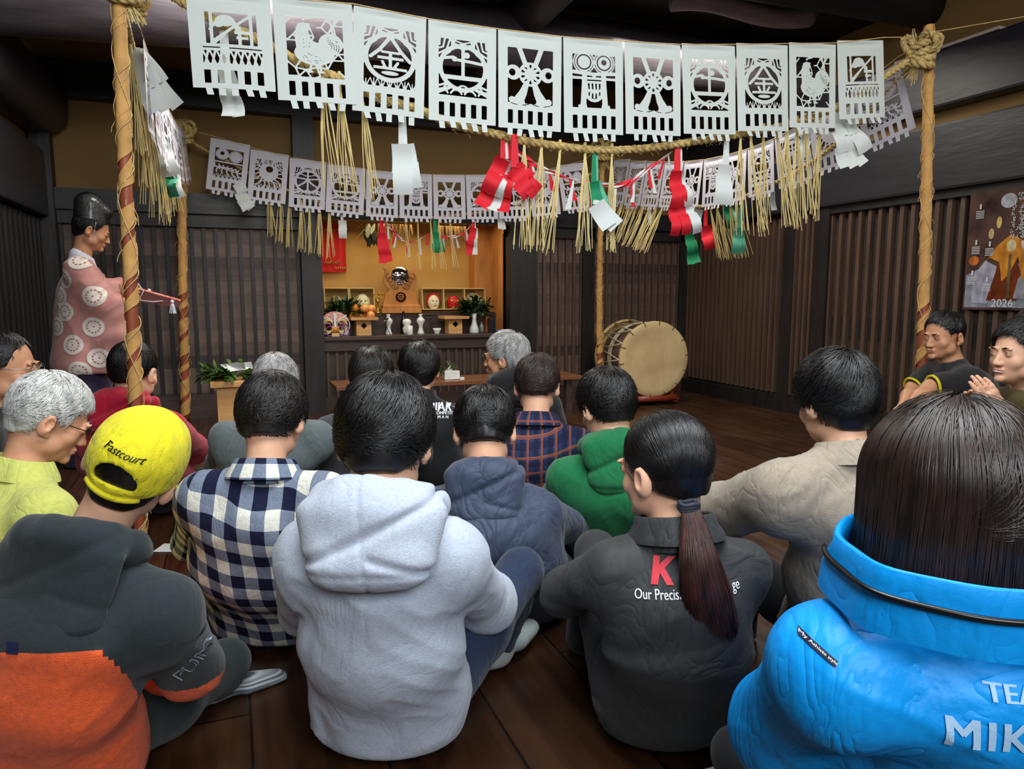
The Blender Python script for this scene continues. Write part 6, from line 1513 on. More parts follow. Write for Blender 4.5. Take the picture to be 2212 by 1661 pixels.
def decal(p, V2, F, origin, U_, V_, material, name, lift=.0025, target=None, maxlen=.012, cast=None, aim=None):
    """print lettering on the cloth: each point of the flat shape is dropped onto the garment"""
    tg = target or p['top']; me = tg.data; M = wmat(tg); M3 = np.array(M)
    vs = np.array([v.co[:] for v in me.vertices]) @ M3[:3, :3].T + M3[:3, 3]
    bvh = BVHTree.FromPolygons([tuple(v) for v in vs], [tuple(q.vertices) for q in me.polygons])
    if aim is not None:
        ry = ray(*aim)[0].normalized(); h0 = bvh.ray_cast(Vector((0, 0, CH)), ry, 12.0)
        if h0[0] is not None: origin = h0[0]
    V2, F = tess(V2, F, maxlen); U_ = Vector(U_); V_ = Vector(V_); n = (cast or U_.cross(V_)).normalized(); out = []
    for x, y in V2:
        s = Vector(origin) + U_ * x + V_ * y; hit = bvh.ray_cast(s + n * .3, -n, 1.0)
        q = hit[0] if hit[0] is not None else bvh.find_nearest(s)[0]; nn = hit[1] if hit[0] is not None else n
        out.append(q + nn * lift if nn.dot(n) > 0 else q + n * lift)
    o = MB().add(out, F).build(name, material, tg, False, world=True); return o
def fl(px, py, d, z=0.0): q = P(px, py, d); q.z = z; return q      # floor point under a sight line at distance d
def dirv(deg):      # heading: 0 = away from the viewer's place, positive turns right
    a = radians(deg); return FWD * cos(a) + RIGHT * sin(a)
# ================================================================== the people, from the near row to the altar
C_grey = cloth('grey_marl', (176, 184, 200), .9, var=.10, vs=(160, 160, 320)); C_navyP = cloth('navy_trousers', (38, 50, 74)); C_blackP = cloth('black_trousers', (24, 25, 28))
C_char = cloth('charcoal_shell', (52, 54, 56), .6, var=.05, bump=.1, sheen=.05); C_blue = cloth('bright_blue_shell', (8, 144, 226), .42, var=.05, vs=(20, 20, 20), bump=.12, bs=(60, 60, 60), sheen=0)
C_dgrn = cloth('black_green_fleece', (38, 46, 50), .95); C_oran = cloth('orange_fleece', (226, 92, 44), .95, var=.12, bump=.4); C_navyW = cloth('slate_navy_shell', (58, 68, 90), .55, var=.10, vs=(14, 14, 30), bump=.12)
C_green = cloth('green_sweat', (22, 104, 62), .9); C_beige = cloth('beige_twill', (156, 144, 128), .9); C_red = cloth('crimson_sweat', (168, 18, 48), .9); C_lime = cloth('lime_shirt', (196, 200, 104), .85)
C_gsh = cloth('grey_green_shirt', (94, 104, 106), .8); C_dgr = cloth('dark_grey_knit', (62, 64, 70), .9); C_blk = cloth('black_jacket', (26, 27, 30), .75); C_blk2 = cloth('black_polo', (34, 33, 35), .85); C_oliv = cloth('olive_jacket', (92, 84, 50), .8); C_teal = cloth('teal_grey_shirt', (70, 88, 98), .85)
M_chk = check_mat('navy_cream_check', (232, 232, 220), (24, 30, 58), (124, 136, 156), .037)
M_pld = check_mat('navy_rust_plaid', (44, 56, 92), (30, 34, 62), size=.056, lines=[((150, 84, 62), .16, .62, .62), ((170, 100, 70), .05, .50, .6)])
for _c, _a in ((C_grey, (7, .35, .012)), (C_char, (8, .6, .012)), (C_blue, (7, .6, .013)), (C_dgrn, (6, .3, .012)), (C_navyW, (9, .75, .014)), (C_green, (8, .5, .012)), (C_beige, (9, .6, .012)), (C_red, (8, .4, .012)), (C_lime, (9, .6, .012)), (C_gsh, (9, .6, .012)), (C_blk2, (9, .5, .012)), (C_oran, (7, .3, .010)), (M_chk, (7, .5, .012)), (M_pld, (8, .5, .012)), (C_navyP, (9, .5, .012)), (C_oliv, (9, .5, .012))): wrinkle(_c, _a[0], _a[1], _a[2])
m_print = mat('white_ink', (226, 228, 230), .6); m_redink = mat('red_ink', (206, 40, 56), .55); m_cuff = mat('yellow_trim', (206, 192, 30), .7)
SOCK = cloth('pale_sock', (176, 186, 186), .9)
# 1 grey hoodie
p1_ = person('person in a pale grey hooded sweatshirt, seated nearest the centre with knees apart', P(832, 962, 1.55), dirv(0), 30, 0, fl(842, 1400, 1.63), dirv(0), ('bowl', .026, .085, H_BLK), topc=C_grey, top='hooded_sweatshirt', wid=.172, sh_drop=.050, back=.035,
    arms={-1: [(.225, .08, .32), (.12, .34, .30)], 1: [(.225, .10, .33), (.12, .36, .30)]}, legs={-1: [(.09, .02, .12), (.28, .30, .30), (.20, .34, .06)], 1: [(.09, .02, .12), (.29, .28, .30), (.23, .32, .06)]}, pants=C_navyP, belly=1.17, sc=1.09, h=.0085, fold=.013, foldL=(11, 11, 2.2), hood=dict(s=1.22, drop=.055, z=.0), sock=(SOCK, (None, RIGHT * .5 + FWD * .8)), thick=.104, facegeo=False, seed=2, hem=.05,
    hairkw=dict(n=4200, whorl=(.02, -.35, .9), messy=.16, width=.0011), sleeve=(.070, .062, .050))
# 2 charcoal jacket, ponytail
tieW = P(1488, 1093, 1.50)
hk = P(1437, 1022, 1.62); 
M2 = head_matrix(hk, dirv(-38), 8, 0); tl = M2.inverted() @ tieW / 1.0
p2_ = person('person in a charcoal jacket with a long ponytail down the back', hk, dirv(-38), 8, 0, fl(1440, 1400, 1.66), dirv(-3), ('tied', .012, .16, H_BLK), topc=C_char, top='jacket', neckdrop=.122, wid=.168, sh_drop=.050, back=.045, collar='stand',
    arms={-1: [(.235, .12, .34), (.14, .38, .27)], 1: [(.19, .10, .32), (.12, .34, .26)]}, legs={-1: [(.09, .0, .12), P(1288, 1190, 2.08), (.14, .38, .06)], 1: [(.09, .0, .12), (.14, .33, .42), (.12, .38, .06)]}, pants=cloth('charcoal_trousers', (46, 48, 52), .7), sc=1.08, h=.0085, fold=.012, thick=.115, foldL=(5, 5, 9), seed=5, hem=.045,
    hairkw=dict(n=4200, tie=tuple(tl / 1.08), messy=.05, width=.0010, lift=.1), belly=1.02)
# 3 blue jacket, long hair
p3_ = person('person in a bright blue team jacket with long straight dark hair, at the right edge', P(2052, 1100, 1.03), dirv(-6), 6, 0, fl(2150, 1500, 1.13), dirv(2), ('bob', .040, .15, H_BRN), topc=C_blue, top='team_jacket', wid=.208, sh_drop=.098, back=.03, collar='wide', neckdrop=.088,
    arms={-1: [P(1690, 1570, 1.14), P(1815, 1650, 1.36)], 1: [(.27, .12, .3), (.12, .36, .25)]}, legs='cross', pants=C_blackP, sc=1.06, h=.008, fold=.012, foldL=(7, 7, 7), seed=8, sleeve=(.085, .080, .055), thick=.12, facegeo=False, hairkw=dict(n=5200, messy=.05, whorl=(.0, -.05, 1), width=.0010, lift=.2))
# 4 yellow cap, black and orange fleece
p4_ = person('person in a yellow cap and a black and orange fleece hoodie, at the left edge', P(287, 1016, 1.45), dirv(-8), 0, 28, fl(95, 1500, 1.46), dirv(8), ('short', .008, .03, H_BLK), topc=C_dgrn, top='fleece_hoodie', wid=.205, sh_drop=.055, back=.04, neckdrop=.16, shz=(.03, -.02),
    arms={-1: [(.27, .10, .30), (.13, .36, .28)], 1: [P(412, 1440, 1.52), P(300, 1440, 1.80)]}, legs={-1: [(.09, .0, .12), (.30, .24, .16), (.0, .34, .07)], 1: [(.09, .0, .12), P(490, 1430, 1.84), P(452, 1500, 1.84)]}, pants=cloth('green_black_trousers', (34, 44, 44)), sock=(mat('striped_sock', (176, 184, 186), .9, rgb2=(70, 78, 90), vscale=(6, 6, 260), detail=0), (None, RIGHT * .80 + FWD * .5 - UP * .05)), sc=1.0, h=.0085, fold=.011, hood=dict(s=1.12, drop=.10, puff=.62), seed=11, nbo=(-.06, 0, -.028), sleeve=(.066, .064, .055), thick=.118, facegeo=False, hairkw=dict(n=1500, messy=.1, lift=0, zmax=-.02))
# 5 check shirt
p5_ = person('person in a navy and cream checked shirt', P(587, 912, 2.04), dirv(0), 28, 0, fl(600, 1300, 2.22), dirv(2), ('short', .024, .06, H_SOFT), topc=M_chk, top='checked_shirt', wid=.198, sh_drop=.040, back=.045, collar='shirt', arms={-1: [(.275, .02, .30), (.22, .24, .16)], 1: [(.26, .10, .30), (.13, .34, .26)]}, pants=C_blackP, sc=1.01, belly=1.16, h=.0095, fold=.010, foldL=(8, 8, 5), legs='tuck', seed=14, thick=.112, facegeo=False, hairkw=dict(n=3200, messy=.35), hem=.02, sleeve=(.066, .062, .05))
# 6 navy windbreaker
p6_ = person('person in a slate navy windbreaker with a small hood, head bowed', P(1047, 935, 2.24), dirv(-4), 38, 0, fl(1092, 1300, 2.32), dirv(-2), ('short', .020, .055, H_BLK), topc=C_navyW, top='windbreaker', wid=.20, sh_drop=.06, back=.075, neckdrop=.135, arms={-1: [(.27, .08, .30), (.14, .34, .24)], 1: [(.27, .08, .28), (.14, .34, .24)]}, pants=C_blackP, sc=1.06, h=.0095, fold=.011, hood=dict(s=1.0, drop=.075), legs='tuck', seed=17, thick=.125, facegeo=False, hairkw=dict(n=3000, messy=.3), hem=.03, foldL=(7, 7, 8))
# 7 green hoodie
p7_ = person('person in a green hooded sweatshirt and black rimmed glasses', P(1311, 884, 2.5), dirv(-26), 24, 0, fl(1350, 1200, 2.62), dirv(-6), ('short', .022, .06, H_BLK), topc=C_green, top='hooded_sweatshirt', wid=.195, sh_drop=.05, back=.07, neckdrop=.145, pants=C_blackP, sc=1.05, h=.011, fold=.010, hood=dict(s=1.05, drop=.08), legs='tuck', seed=20, thick=.12, hairkw=dict(n=2600, messy=.3))
glasses(p7_, m_black)
# 8 beige overshirt
p8_ = person('person in a beige overshirt reaching the left arm forward over a raised knee', P(1803, 872, 1.80), dirv(-18), 14, 0, fl(1850, 1300, 2.0), dirv(-8), ('bowl', .026, .07, H_BLK), topc=C_beige, top='overshirt', wid=.21, sh_drop=.05, back=.04, collar='shirt', arms={-1: [P(1560, 1105, 1.98), P(1500, 1090, 2.35)], 1: [(.27, .1, .3), (.13, .34, .26)]}, legs={-1: [(.09, .0, .12), P(1600, 1215, 2.15), P(1600, 1400, 2.2)], 1: [(.09, 0, .12), (.3, .27, .12), (0, .36, .06)]}, pants=C_blackP, sc=.95, h=.0095, fold=.012, seed=23, thick=.12, facegeo=False, hairkw=dict(n=3600, messy=.12), sleeve=(.075, .072, .06), foldL=(8, 8, 6))
# 9 red hoodie
p9_ = person('person in a crimson hooded sweatshirt sitting behind the near left pole', P(289, 808, 3.22), dirv(4), 12, 0, fl(312, 1100, 3.46), dirv(0), ('crop', .012, .03, H_BLK), topc=C_red, top='hooded_sweatshirt', wid=.22, sh_drop=.05, pants=C_blackP, sc=1.12, bulk=1.12, h=.011, fold=.010, hood=dict(s=1.15, drop=.05), seed=26, facegeo=False, hairkw=dict(n=2200, messy=.2), hem=.11, legs='tuck')
# 10 lime shirt, white hair
p10_ = person('white haired person in a lime shirt and glasses, bending forward at the left', P(104, 908, 1.92), dirv(52), 30, 0, fl(30, 1200, 1.98), dirv(38), ('short', .017, .05, H_WHT), SK3, topc=C_lime, top='shirt', wid=.20, sh_drop=.055, back=.06, collar='shirt', neckdrop=.155, pants=C_blackP, sc=.96, h=.010, fold=.008, legs='tuck', seed=29, hairkw=dict(n=3600, messy=.35))
glasses(p10_, m_black)
# 11 left edge face
p11_ = person('person in dark clothes and silver glasses whose profile shows at the left edge', P(8, 800, 2.45), dirv(76), 4, 0, fl(-60, 1200, 2.5), dirv(60), ('thin', .010, .03, H_BLK), SK2, topc=C_blk, top='jacket', pants=C_blackP, sc=1.02, legs='tuck', seed=32)
glasses(p11_, mat('silver_frame', (170, 170, 165), .3, metal=.8))
# 12 grey hair, grey green shirt
p12_ = person('grey haired person in a grey green shirt, mostly hidden by the checked shirt', P(596, 836, 2.95), dirv(-4), 20, 0, fl(588, 1100, 3.15), dirv(0), ('short', .014, .045, H_GRY), SK3, topc=C_gsh, top='shirt', wid=.215, sh_drop=.03, back=.07, collar='shirt', pants=C_blackP, sc=1.04, legs='tuck', seed=35, facegeo=False, hairkw=dict(n=2000))
# 13 dark hair, dark knit
p13_ = person('dark haired person in a dark grey knit behind the grey hooded sweatshirt', P(803, 818, 3.1), dirv(3), 12, 0, fl(800, 1100, 3.25), dirv(0), ('short', .022, .06, H_SOFT), topc=C_dgr, top='knit', wid=.20, sh_drop=.06, pants=C_blackP, sc=1.0, legs='tuck', seed=38, facegeo=False, hairkw=dict(n=2000, messy=.4), arms={-1: [(.30, .08, .30), (.14, .34, .24)], 1: [(.27, .08, .28), (.14, .34, .24)]})
# 14 printed black jacket
p14_ = person('person in a black jacket printed ART COMPETITE MAN across the back', P(906, 800, 3.35), dirv(-3), 10, 0, fl(915, 1100, 3.45), dirv(4), ('bowl', .024, .07, H_BLK), topc=C_blk, top='printed_jacket', wid=.205, sh_drop=.05, collar='stand', pants=C_blackP, sc=1.0, legs='tuck', seed=41, facegeo=False, hairkw=dict(n=2000, messy=.2), fold=.006)
# 15 grey hair profile
p15_ = person('grey haired person in glasses and a black printed hoodie, face turned left', P(1093, 776, 3.4), dirv(-72), 2, 0, fl(1120, 1100, 3.45), dirv(-12), ('short', .020, .06, H_GRY), SK2, topc=C_blk, top='printed_hoodie', wid=.20, sh_drop=.06, pants=C_blackP, sc=.97, legs='tuck', seed=44, hood=dict(s=.95, drop=.05), hairkw=dict(n=2600, messy=.15), fold=.006)
glasses(p15_, m_black)
# 16 plaid shirt
p16_ = person('person in a navy and rust plaid shirt', P(1160, 838, 2.98), dirv(6), 22, 0, fl(1188, 1100, 3.08), dirv(4), ('crop', .020, .04, hairm('brown_tint', (30, 20, 18), (62, 46, 42), .5)), topc=M_pld, top='plaid_shirt', wid=.20, sh_drop=.055, back=.05, collar='shirt', pants=C_blackP, sc=1.02, legs='tuck', seed=47, facegeo=False, hairkw=dict(n=2400, messy=.3), fold=.007)
# 17 black polo with yellow trim
p17_ = person('person in a black polo shirt with yellow sleeve trim, elbows on the knees', P(2038, 728, 3.62), dirv(-112), 8, 0, fl(2150, 1000, 3.75), dirv(-86), ('crop', .011, .03, H_BLK), SK2, topc=C_blk2, top='polo_shirt', wid=.19, sh_drop=.05, back=.05, neckdrop=.155, pants=C_blackP, sc=1.0, seed=50, short_sleeve=True, arms={-1: [P(2010, 838, 3.45), P(1960, 885, 3.35)], 1: [P(1975, 838, 3.75), P(1950, 880, 3.6)]}, hands={-1: dict(n=(0, 0, -1), side=1), 1: dict(n=(0, 0, -1), side=1)}, hairkw=dict(n=1800), fold=.006)
# 18 smiling person in olive
p18_ = person('smiling person in an olive jacket over a white printed shirt, clapping', P(2202, 768, 2.75), dirv(-104), 0, 0, fl(2235, 1100, 2.85), dirv(-96), ('short', .020, .05, H_BLK), SK, topc=C_oliv, top='olive_jacket', wid=.19, sh_drop=.05, pants=C_blackP, sc=1.03, legs='tuck', seed=53, arms={-1: [P(2205, 935, 2.6), P(2158, 893, 2.55)], 1: [P(2185, 935, 2.9), P(2128, 897, 2.8)]}, hands={-1: dict(n=FWD, side=1, fwd=-RIGHT * .5 + UP * .8, curl=(.1, .15, .25, .3)), 1: dict(n=-FWD, side=-1, fwd=-RIGHT * .6 + UP * .6)}, hairkw=dict(n=2600, messy=.25), fold=.006)
# 19 forehead behind
p19_ = person('person whose pink forehead shows behind the smiling person', P(2232, 722, 3.5), dirv(-100), 12, 0, fl(2240, 1000, 3.55), dirv(-95), ('thin', .010, .03, H_SOFT), SK3, topc=C_blk, top='jacket', pants=C_blackP, legs='tuck', seed=56)
# 20 teal shoulder
p20_ = person('person in a teal grey shirt of whom only the shoulder shows at the right edge', P(2375, 760, 2.1), dirv(-60), 5, 0, fl(2390, 1100, 2.15), dirv(-55), ('short', .018, .05, H_BLK), topc=C_teal, top='shirt', pants=C_blackP, legs='tuck', seed=59, facegeo=False, wid=.215)

# ------------------------------------------------------------------ details on the people
def tress(p, pts, widths, n, m, name, seed, w=.0011, wave=.006, flat=None, cap=True):
    """a fall of hair along a path: a tapered core with loose strands over it"""
    rr = np.random.default_rng(seed); pts = resample(catmull(pts, 8), .02); k = len(pts); Pn = np.array([q[:] for q in pts]); T = np.gradient(Pn, axis=0); T /= np.linalg.norm(T, axis=1, keepdims=True)
    wd = np.interp(np.linspace(0, 1, k), np.linspace(0, 1, len(widths)), widths); sx = np.array(flat[0] if flat else RIGHT); sx = sx - T * (T @ sx)[:, None]; sx /= np.linalg.norm(sx, axis=1, keepdims=True); sy = np.cross(T, sx); fk = flat[1] if flat else .6
    mb = MB(); vs = []
    for i in range(k):
        for q in range(16): a = 2 * pi * q / 16; r_ = wd[i] * (.86 + .1 * sin(5 * a + i * .1)); vs.append(Pn[i] + sx[i] * cos(a) * r_ + sy[i] * sin(a) * r_ * fk)
    V = np.array(vs); F = np.array([(i * 16 + q, i * 16 + (q + 1) % 16, (i + 1) * 16 + (q + 1) % 16, (i + 1) * 16 + q) for i in range(k - 1) for q in range(16)])
    an = rr.random(n) * 2 * pi; ra = .80 + .3 * rr.random(n); st = rr.random(n) * .25; en = .75 + .3 * rr.random(n); m_ = 14; out = []
    drift = rr.normal(size=n) * .25; ph = rr.random(n) * 6
    for j in range(m_):
        f = st + (en - st) * j / (m_ - 1); x = np.clip(f, 0, 1) * (k - 1); i0 = np.clip(x.astype(int), 0, k - 2); fr = (x - i0)[:, None]; c = Pn[i0] * (1 - fr) + Pn[i0 + 1] * fr; over = np.clip(f - 1, 0, 1)[:, None] * T[-1] * .35
        a = an + drift * f; r_ = (np.interp(f, np.linspace(0, 1, k), wd) * ra + wave * np.sin(6 * f + ph) * f)[:, None]; out.append(c + over + sx[i0] * np.cos(a)[:, None] * r_ + sy[i0] * np.sin(a)[:, None] * r_ * fk)
    P_ = np.stack(out, 1); V2, F2 = ribbons(P_, w, len(V)); return wobj(name, np.concatenate([V, V2]), np.concatenate([F, F2]), m, p['t'])
# ponytail and tie
tress(p2_, [tieW + Vector((0, 0, .004)), P(1500, 1140, 1.47), P(1512, 1220, 1.44), P(1532, 1320, 1.44), P(1562, 1436, 1.48)], [.016, .034, .048, .046, .010], 1500, H_AUB, 'ponytail', 3, flat=(RIGHT, .5))
mb = MB(); 
for k in range(3): mb.tube([tieW + Vector((cos(a) * .021, sin(a) * .017, .006 * (k - 1) + .002 * sin(3 * a))) for a in np.linspace(0, 2 * pi, 20)], .0055, 7)
mb.build('hair_tie', mat('hair_tie_blue_black', (38, 42, 56), .7), p2_['t'], True, world=True)
# long straight hair: curtain round the head of the blue jacket
def curtain(p, m, seed, zend, wfac, n=5200, back=.12):
    rr = np.random.default_rng(seed); M = p['M']; R3 = np.array(M.to_3x3()); o = np.array(M.translation); sc = p['sc']; cc = np.array(HEAD['crown'])
    ph = rr.uniform(.62, 2 * pi - .62, n); m_ = 18; out = []; jit = rr.normal(size=n) * .03; lay = rr.random(n); zt = zend + rr.normal(size=n) * .012; th0 = .12 + 1.3 * rr.random(n) ** .8
    for j in range(m_):
        f = j / (m_ - 1); g_ = np.clip(f / .45, 0, 1); th = th0 + (pi / 2 - th0) * g_; h_ = np.clip((f - .45) / .55, 0, 1)
        z = .04 + np.cos(th) * .118 * (.97 + .06 * lay) + (zt - .04) * h_; s_ = np.sin(th); rad = .97 + .08 * lay
        x = np.sin(ph + jit * h_) * (.0745 + .030 + .016 * h_) * rad * s_ * wfac; y = np.cos(ph + jit * h_) * (.094 + .030 - .014 * h_) * rad * s_ - .012; out.append(np.stack([x, y, z], 1))
    P_ = np.stack(out, 1); V2, F2 = ribbons(P_, .0011); vs = []
    seg = 48; rows = 10
    for j in range(rows):
        f = j / (rows - 1); z = .05 * (1 - f) + zend * f
        for q in range(seg + 1): a = .62 + (2 * pi - 1.24) * q / seg; s_ = sqrt(max(.05, 1 - min(1, max(0, (z - .04) / .125)) ** 2)); vs.append((sin(a) * (.0745 + .027 + .015 * f) * wfac, cos(a) * (.094 + .027 - .014 * f) - .012, z))
    b = len(V2); F3 = np.array([(b + j * (seg + 1) + q, b + j * (seg + 1) + q + 1, b + (j + 1) * (seg + 1) + q + 1, b + (j + 1) * (seg + 1) + q) for j in range(rows - 1) for q in range(seg)])
    V = np.concatenate([V2, np.array(vs)]) * sc @ R3.T + o; return wobj('long_hair', V, np.concatenate([F2, F3]), m, p['t'])
curtain(p3_, H_BRN, 4, -.118, 1.10)
nb3, X3, Y3 = p3_['nb'], p3_['X'], p3_['Y']; ax3 = (UP - Y3 * .10).normalized(); ey3 = ax3.cross(X3)
MB().tube([nb3 + X3 * cos(a) * .1485 * wv * 1.06 * 1.25 + ey3 * sin(a) * .1485 * wv * 1.06 + ax3 * .024 for a in np.linspace(-pi / 2 - 1.9, -pi / 2 + 1.9, 60) for wv in [(1 + .018 * sin(a * 5 + 8) + .012 * sin(a * 9))]], .0045, 6).build('collar_piping', m_black, p3_['t'], True, world=True)
# yellow cap
def cap(p, m, half):
    M = p['M']; sc = p['sc'] * 1.0; R3 = M.to_3x3(); W_ = p['W']; g = Grid(M.translation - Vector((.2, .2, .2)), M.translation + Vector((.2, .2, .2)), .0045); cc = Vector((0, -.006, .036))
    R_ = (.093, .115, .108)
    g.ell(W_(cc), [x * sc for x in R_], R3, 0); g.ell(W_(cc), [(x - .011) * sc for x in R_], R3, 0, 'sub')
    n = R3 @ Vector((0, -.34, 1)).normalized(); o = W_((0, 0, .010)); X, Y, Z = g.ax[0][:, None, None], g.ax[1][None, :, None], g.ax[2][None, None, :]
    g.v = np.maximum(g.v, -((X - o.x) * n.x + (Y - o.y) * n.y + (Z - o.z) * n.z)).astype(f32)
    # half-moon opening at the back
    c = W_((0, -.115, .008)); ex, ez, ey = R3 @ Vector((1, 0, 0)), R3 @ Vector((0, 0, 1)), R3 @ Vector((0, 1, 0))
    a = ((X - c.x) * ex.x + (Y - c.y) * ex.y + (Z - c.z) * ex.z) / (.042 * sc); b = ((X - c.x) * ez.x + (Y - c.y) * ez.y + (Z - c.z) * ez.z) / (.032 * sc); dy = (X - c.x) * ey.x + (Y - c.y) * ey.y + (Z - c.z) * ey.z
    e = (np.sqrt(a * a + b * b) - 1) * .03; e = np.maximum(np.maximum(e, -(b + .35) * .026), dy - .07); g.v = np.maximum(g.v, -e).astype(f32)
    V, F = g.mesh(1); N = vnormals(V, F); V = V + N * (vnoise(V * 26) * .0022)[:, None]; co = wobj('cap', V, F, m, p['t'])
    mb = MB(); vs = []
    for i in range(17):
        a = -1.15 + 2.3 * i / 16
        for r_ in (0, 1): x = sin(a) * (.080 + .012 * r_); y = cos(a) * .10 + r_ * .065 * cos(a * .9); vs.append(W_((x, y, .012 + .0 - .022 * r_ - .02 * (sin(a) ** 2))))
    mb.add(vs, [(2 * i, 2 * i + 2, 2 * i + 3, 2 * i + 1) for i in range(16)]).build('visor', m, co, True, world=True)
    mb = MB(); mb.tube([W_((.0925 * sin(a), -.006 + .1125 * cos(a), .018 + .0 )) for a in np.linspace(-1.3, 1.3, 20)], .0022 * sc, 5); mb.tube([W_(cc + Vector((d_.x * .093, d_.y * .113, d_.z * .101))) for a in np.linspace(.25, 1.35, 16) for d_ in [Vector((sin(a) * .9, .42, cos(a) * .9)).normalized()]], .0035, 5); mb.build('dark_seam', m_black, co, True, world=True)
    mb = MB(); mb.tube([W_((.079 * sin(a), -.006 - .095 * cos(a), .006 - .034 * cos(a))) for a in np.linspace(-.7, .7, 14)], .0075 * sc, 7); mb.build('strap', m, co, True, world=True); return co
capo = cap(p4_, wrinkle(cloth('cap_yellow', (218, 206, 34), .85, var=.05, sheen=.1), 11, .7, .012), None)
Mh = p4_['M'].to_3x3(); sv, sf = text_mesh('Fastcourt', .020, .0002, .35); decal(p4_, sv, sf, p4_['W']((-.004, -.16, .054)), Mh @ Vector((1, 0, 0)), Mh @ Vector((0, -.25, 1)), m_black, 'script_lettering', target=capo, maxlen=.006, lift=.0022)
# orange lower half and cuff of the fleece, split where the cloth changes
def recolor(p, m, test):
    me = p['top'].data; me.materials.append(m); M3 = np.array(wmat(p['top'])); vs = np.array([v.co[:] for v in me.vertices]) @ M3[:3, :3].T + M3[:3, 3]; vi = np.empty(len(me.loops), dtype=np.int32); me.loops.foreach_get('vertex_index', vi)
    c = vs[vi.reshape(-1, 4)].mean(1); idx = np.array([1 if test(Vector(q)) else 0 for q in c], dtype=np.int32); me.polygons.foreach_set('material_index', idx); me.update()
seam = P(100, 1378, 1.33).z
def orange(q):
    el, wr = p4_['A'][1][1], p4_['A'][1][2]; sh = p4_['A'][1][0]; d = (el - sh).normalized(); t_ = (q - sh).dot(d) / (el - sh).length; lat = (q - p4_['hip']).dot(p4_['X'])
    near = (q - sh - d * (q - sh).dot(d)).length < .12 and lat > .17
    if near: return (el.z - q.z) > .012
    return q.z < seam + .015 * sin(lat * 9)
me4 = p4_['top'].data; M4_ = wmat(p4_['top']); Mi4 = M4_.inverted()
for v_ in me4.vertices:      # the seam runs clean along the mesh
    q_ = M4_ @ v_.co; z_ = seam + .015 * sin((q_ - p4_['hip']).dot(p4_['X']) * 9)
    if abs(q_.z - z_) < .0055: q_.z = z_; v_.co = Mi4 @ q_
recolor(p4_, C_oran, orange)
vz_ = [M4_ @ v_.co for v_ in me4.vertices]
for f_ in me4.polygons:
    c_ = sum((vz_[i] for i in f_.vertices), Vector()) / 4; z_ = seam + .015 * sin((c_ - p4_['hip']).dot(p4_['X']) * 9)
    if abs(c_.z - z_) < .012 and (c_ - p4_['hip']).dot(p4_['X']) < .17: f_.material_index = 1 if c_.z < z_ - .0004 else 0
# team jacket: grey underarm panel is a different cloth
mgp = cloth('grey_panel', (92, 88, 98), .6)
def greyp(q):
    s = q - p3_['hip']; lat = -s.dot(p3_['X']); return .17 < lat < .34 and q.z < .40 - (lat - .17) * .3 and s.dot(p3_['Y']) < .16 and q.z > .1
recolor(p3_, mgp, greyp)
def person_plane(p): return p['X'], (p['nb'] - p['pel']).normalized()
def at(px, py, d): return P(px, py, d)
# lettering
U2, V2_ = RIGHT * cos(radians(6)) + UP * sin(radians(6)) * .6, UP
kv = [(-.5, -.5), (-.30, .5), (-.06, .5), (-.12, .18), (.22, .5), (.52, .5), (.08, .06), (.36, -.5), (.08, -.5), (-.12, -.10), (-.24, -.5)]
s_ = .052
decal(p2_, np.array(kv) * np.array([s_ * 1.05, s_]), [tuple(range(len(kv)))[::-1]], at(1432, 1240, 1.5), U2, UP, m_redink, 'red_letter_mark', aim=(1432, 1231))
for tx, ax_, ay_ in (('Our Precision', 1433, 1286), ('ge', 1588, 1263)):
    sv, sf = text_mesh(tx, .0275, .0003); decal(p2_, sv * np.array([.74, 1]), sf, at(ax_, ay_, 1.5), RIGHT * .99 + UP * .10, UP, m_print, 'white_lettering', aim=(ax_, ay_), maxlen=.008)
sv, sf = text_mesh('TEAM', .031, .0012, spacing=1.1); decal(p3_, sv, sf, at(2245, 1502, .98), RIGHT, UP, mat('pale_blue_ink', (160, 196, 228), .6), 'pale_lettering', aim=(2208, 1503))
sv, sf = text_mesh('MIK', .054, .0016, spacing=1.15); decal(p3_, sv, sf, at(2160, 1592, .98), RIGHT, UP, mat('pale_blue_ink', (150, 190, 226), .6), 'pale_lettering', aim=(2136, 1594))
decal(p3_, np.array([(-.018, -.0045), (.018, -.0045), (.018, .0045), (-.018, .0045)]), [(0, 1, 2, 3)], at(1772, 1405, .98), RIGHT * .8 - UP * .55, UP * .8 + RIGHT * .5, mat('navy_label', (20, 24, 56), .5), 'sleeve_label', lift=.0025, aim=(1772, 1405))
sv, sf = text_mesh('My Athlete style', .0054, .0001); decal(p3_, sv, sf, at(1773, 1405, .98), RIGHT * .8 - UP * .55, UP * .8 + RIGHT * .5, m_print, 'tiny_lettering', lift=.0036, maxlen=.004, aim=(1773, 1405))
sv, sf = text_mesh('PUMA', .052, .0016, spacing=1.1); decal(p4_, sv, sf, at(446, 1412, 1.38), RIGHT * .66 + UP * .62, UP * .80 - RIGHT * .42, mat('outline_ink', (206, 214, 240), .6), 'sleeve_lettering', aim=(430, 1418), cast=-FWD * .9 + RIGHT * .3)
sv, sf = text_mesh('PUMA', .046, 0, spacing=1.22); decal(p4_, sv, sf, at(446, 1412, 1.38), RIGHT * .66 + UP * .62, UP * .80 - RIGHT * .42, C_blk, 'sleeve_lettering_inner', aim=(430, 1418), cast=-FWD * .9 + RIGHT * .3, lift=.0038)
decal(p4_, np.array([(-.012, -.010), (.012, -.010), (.012, .011), (-.012, .011)]), [(0, 1, 2, 3)], at(29, 1402, 1.3), RIGHT, UP, mat('navy_tag', (28, 36, 70), .5), 'cloth_tag', lift=.003, aim=(29, 1400))
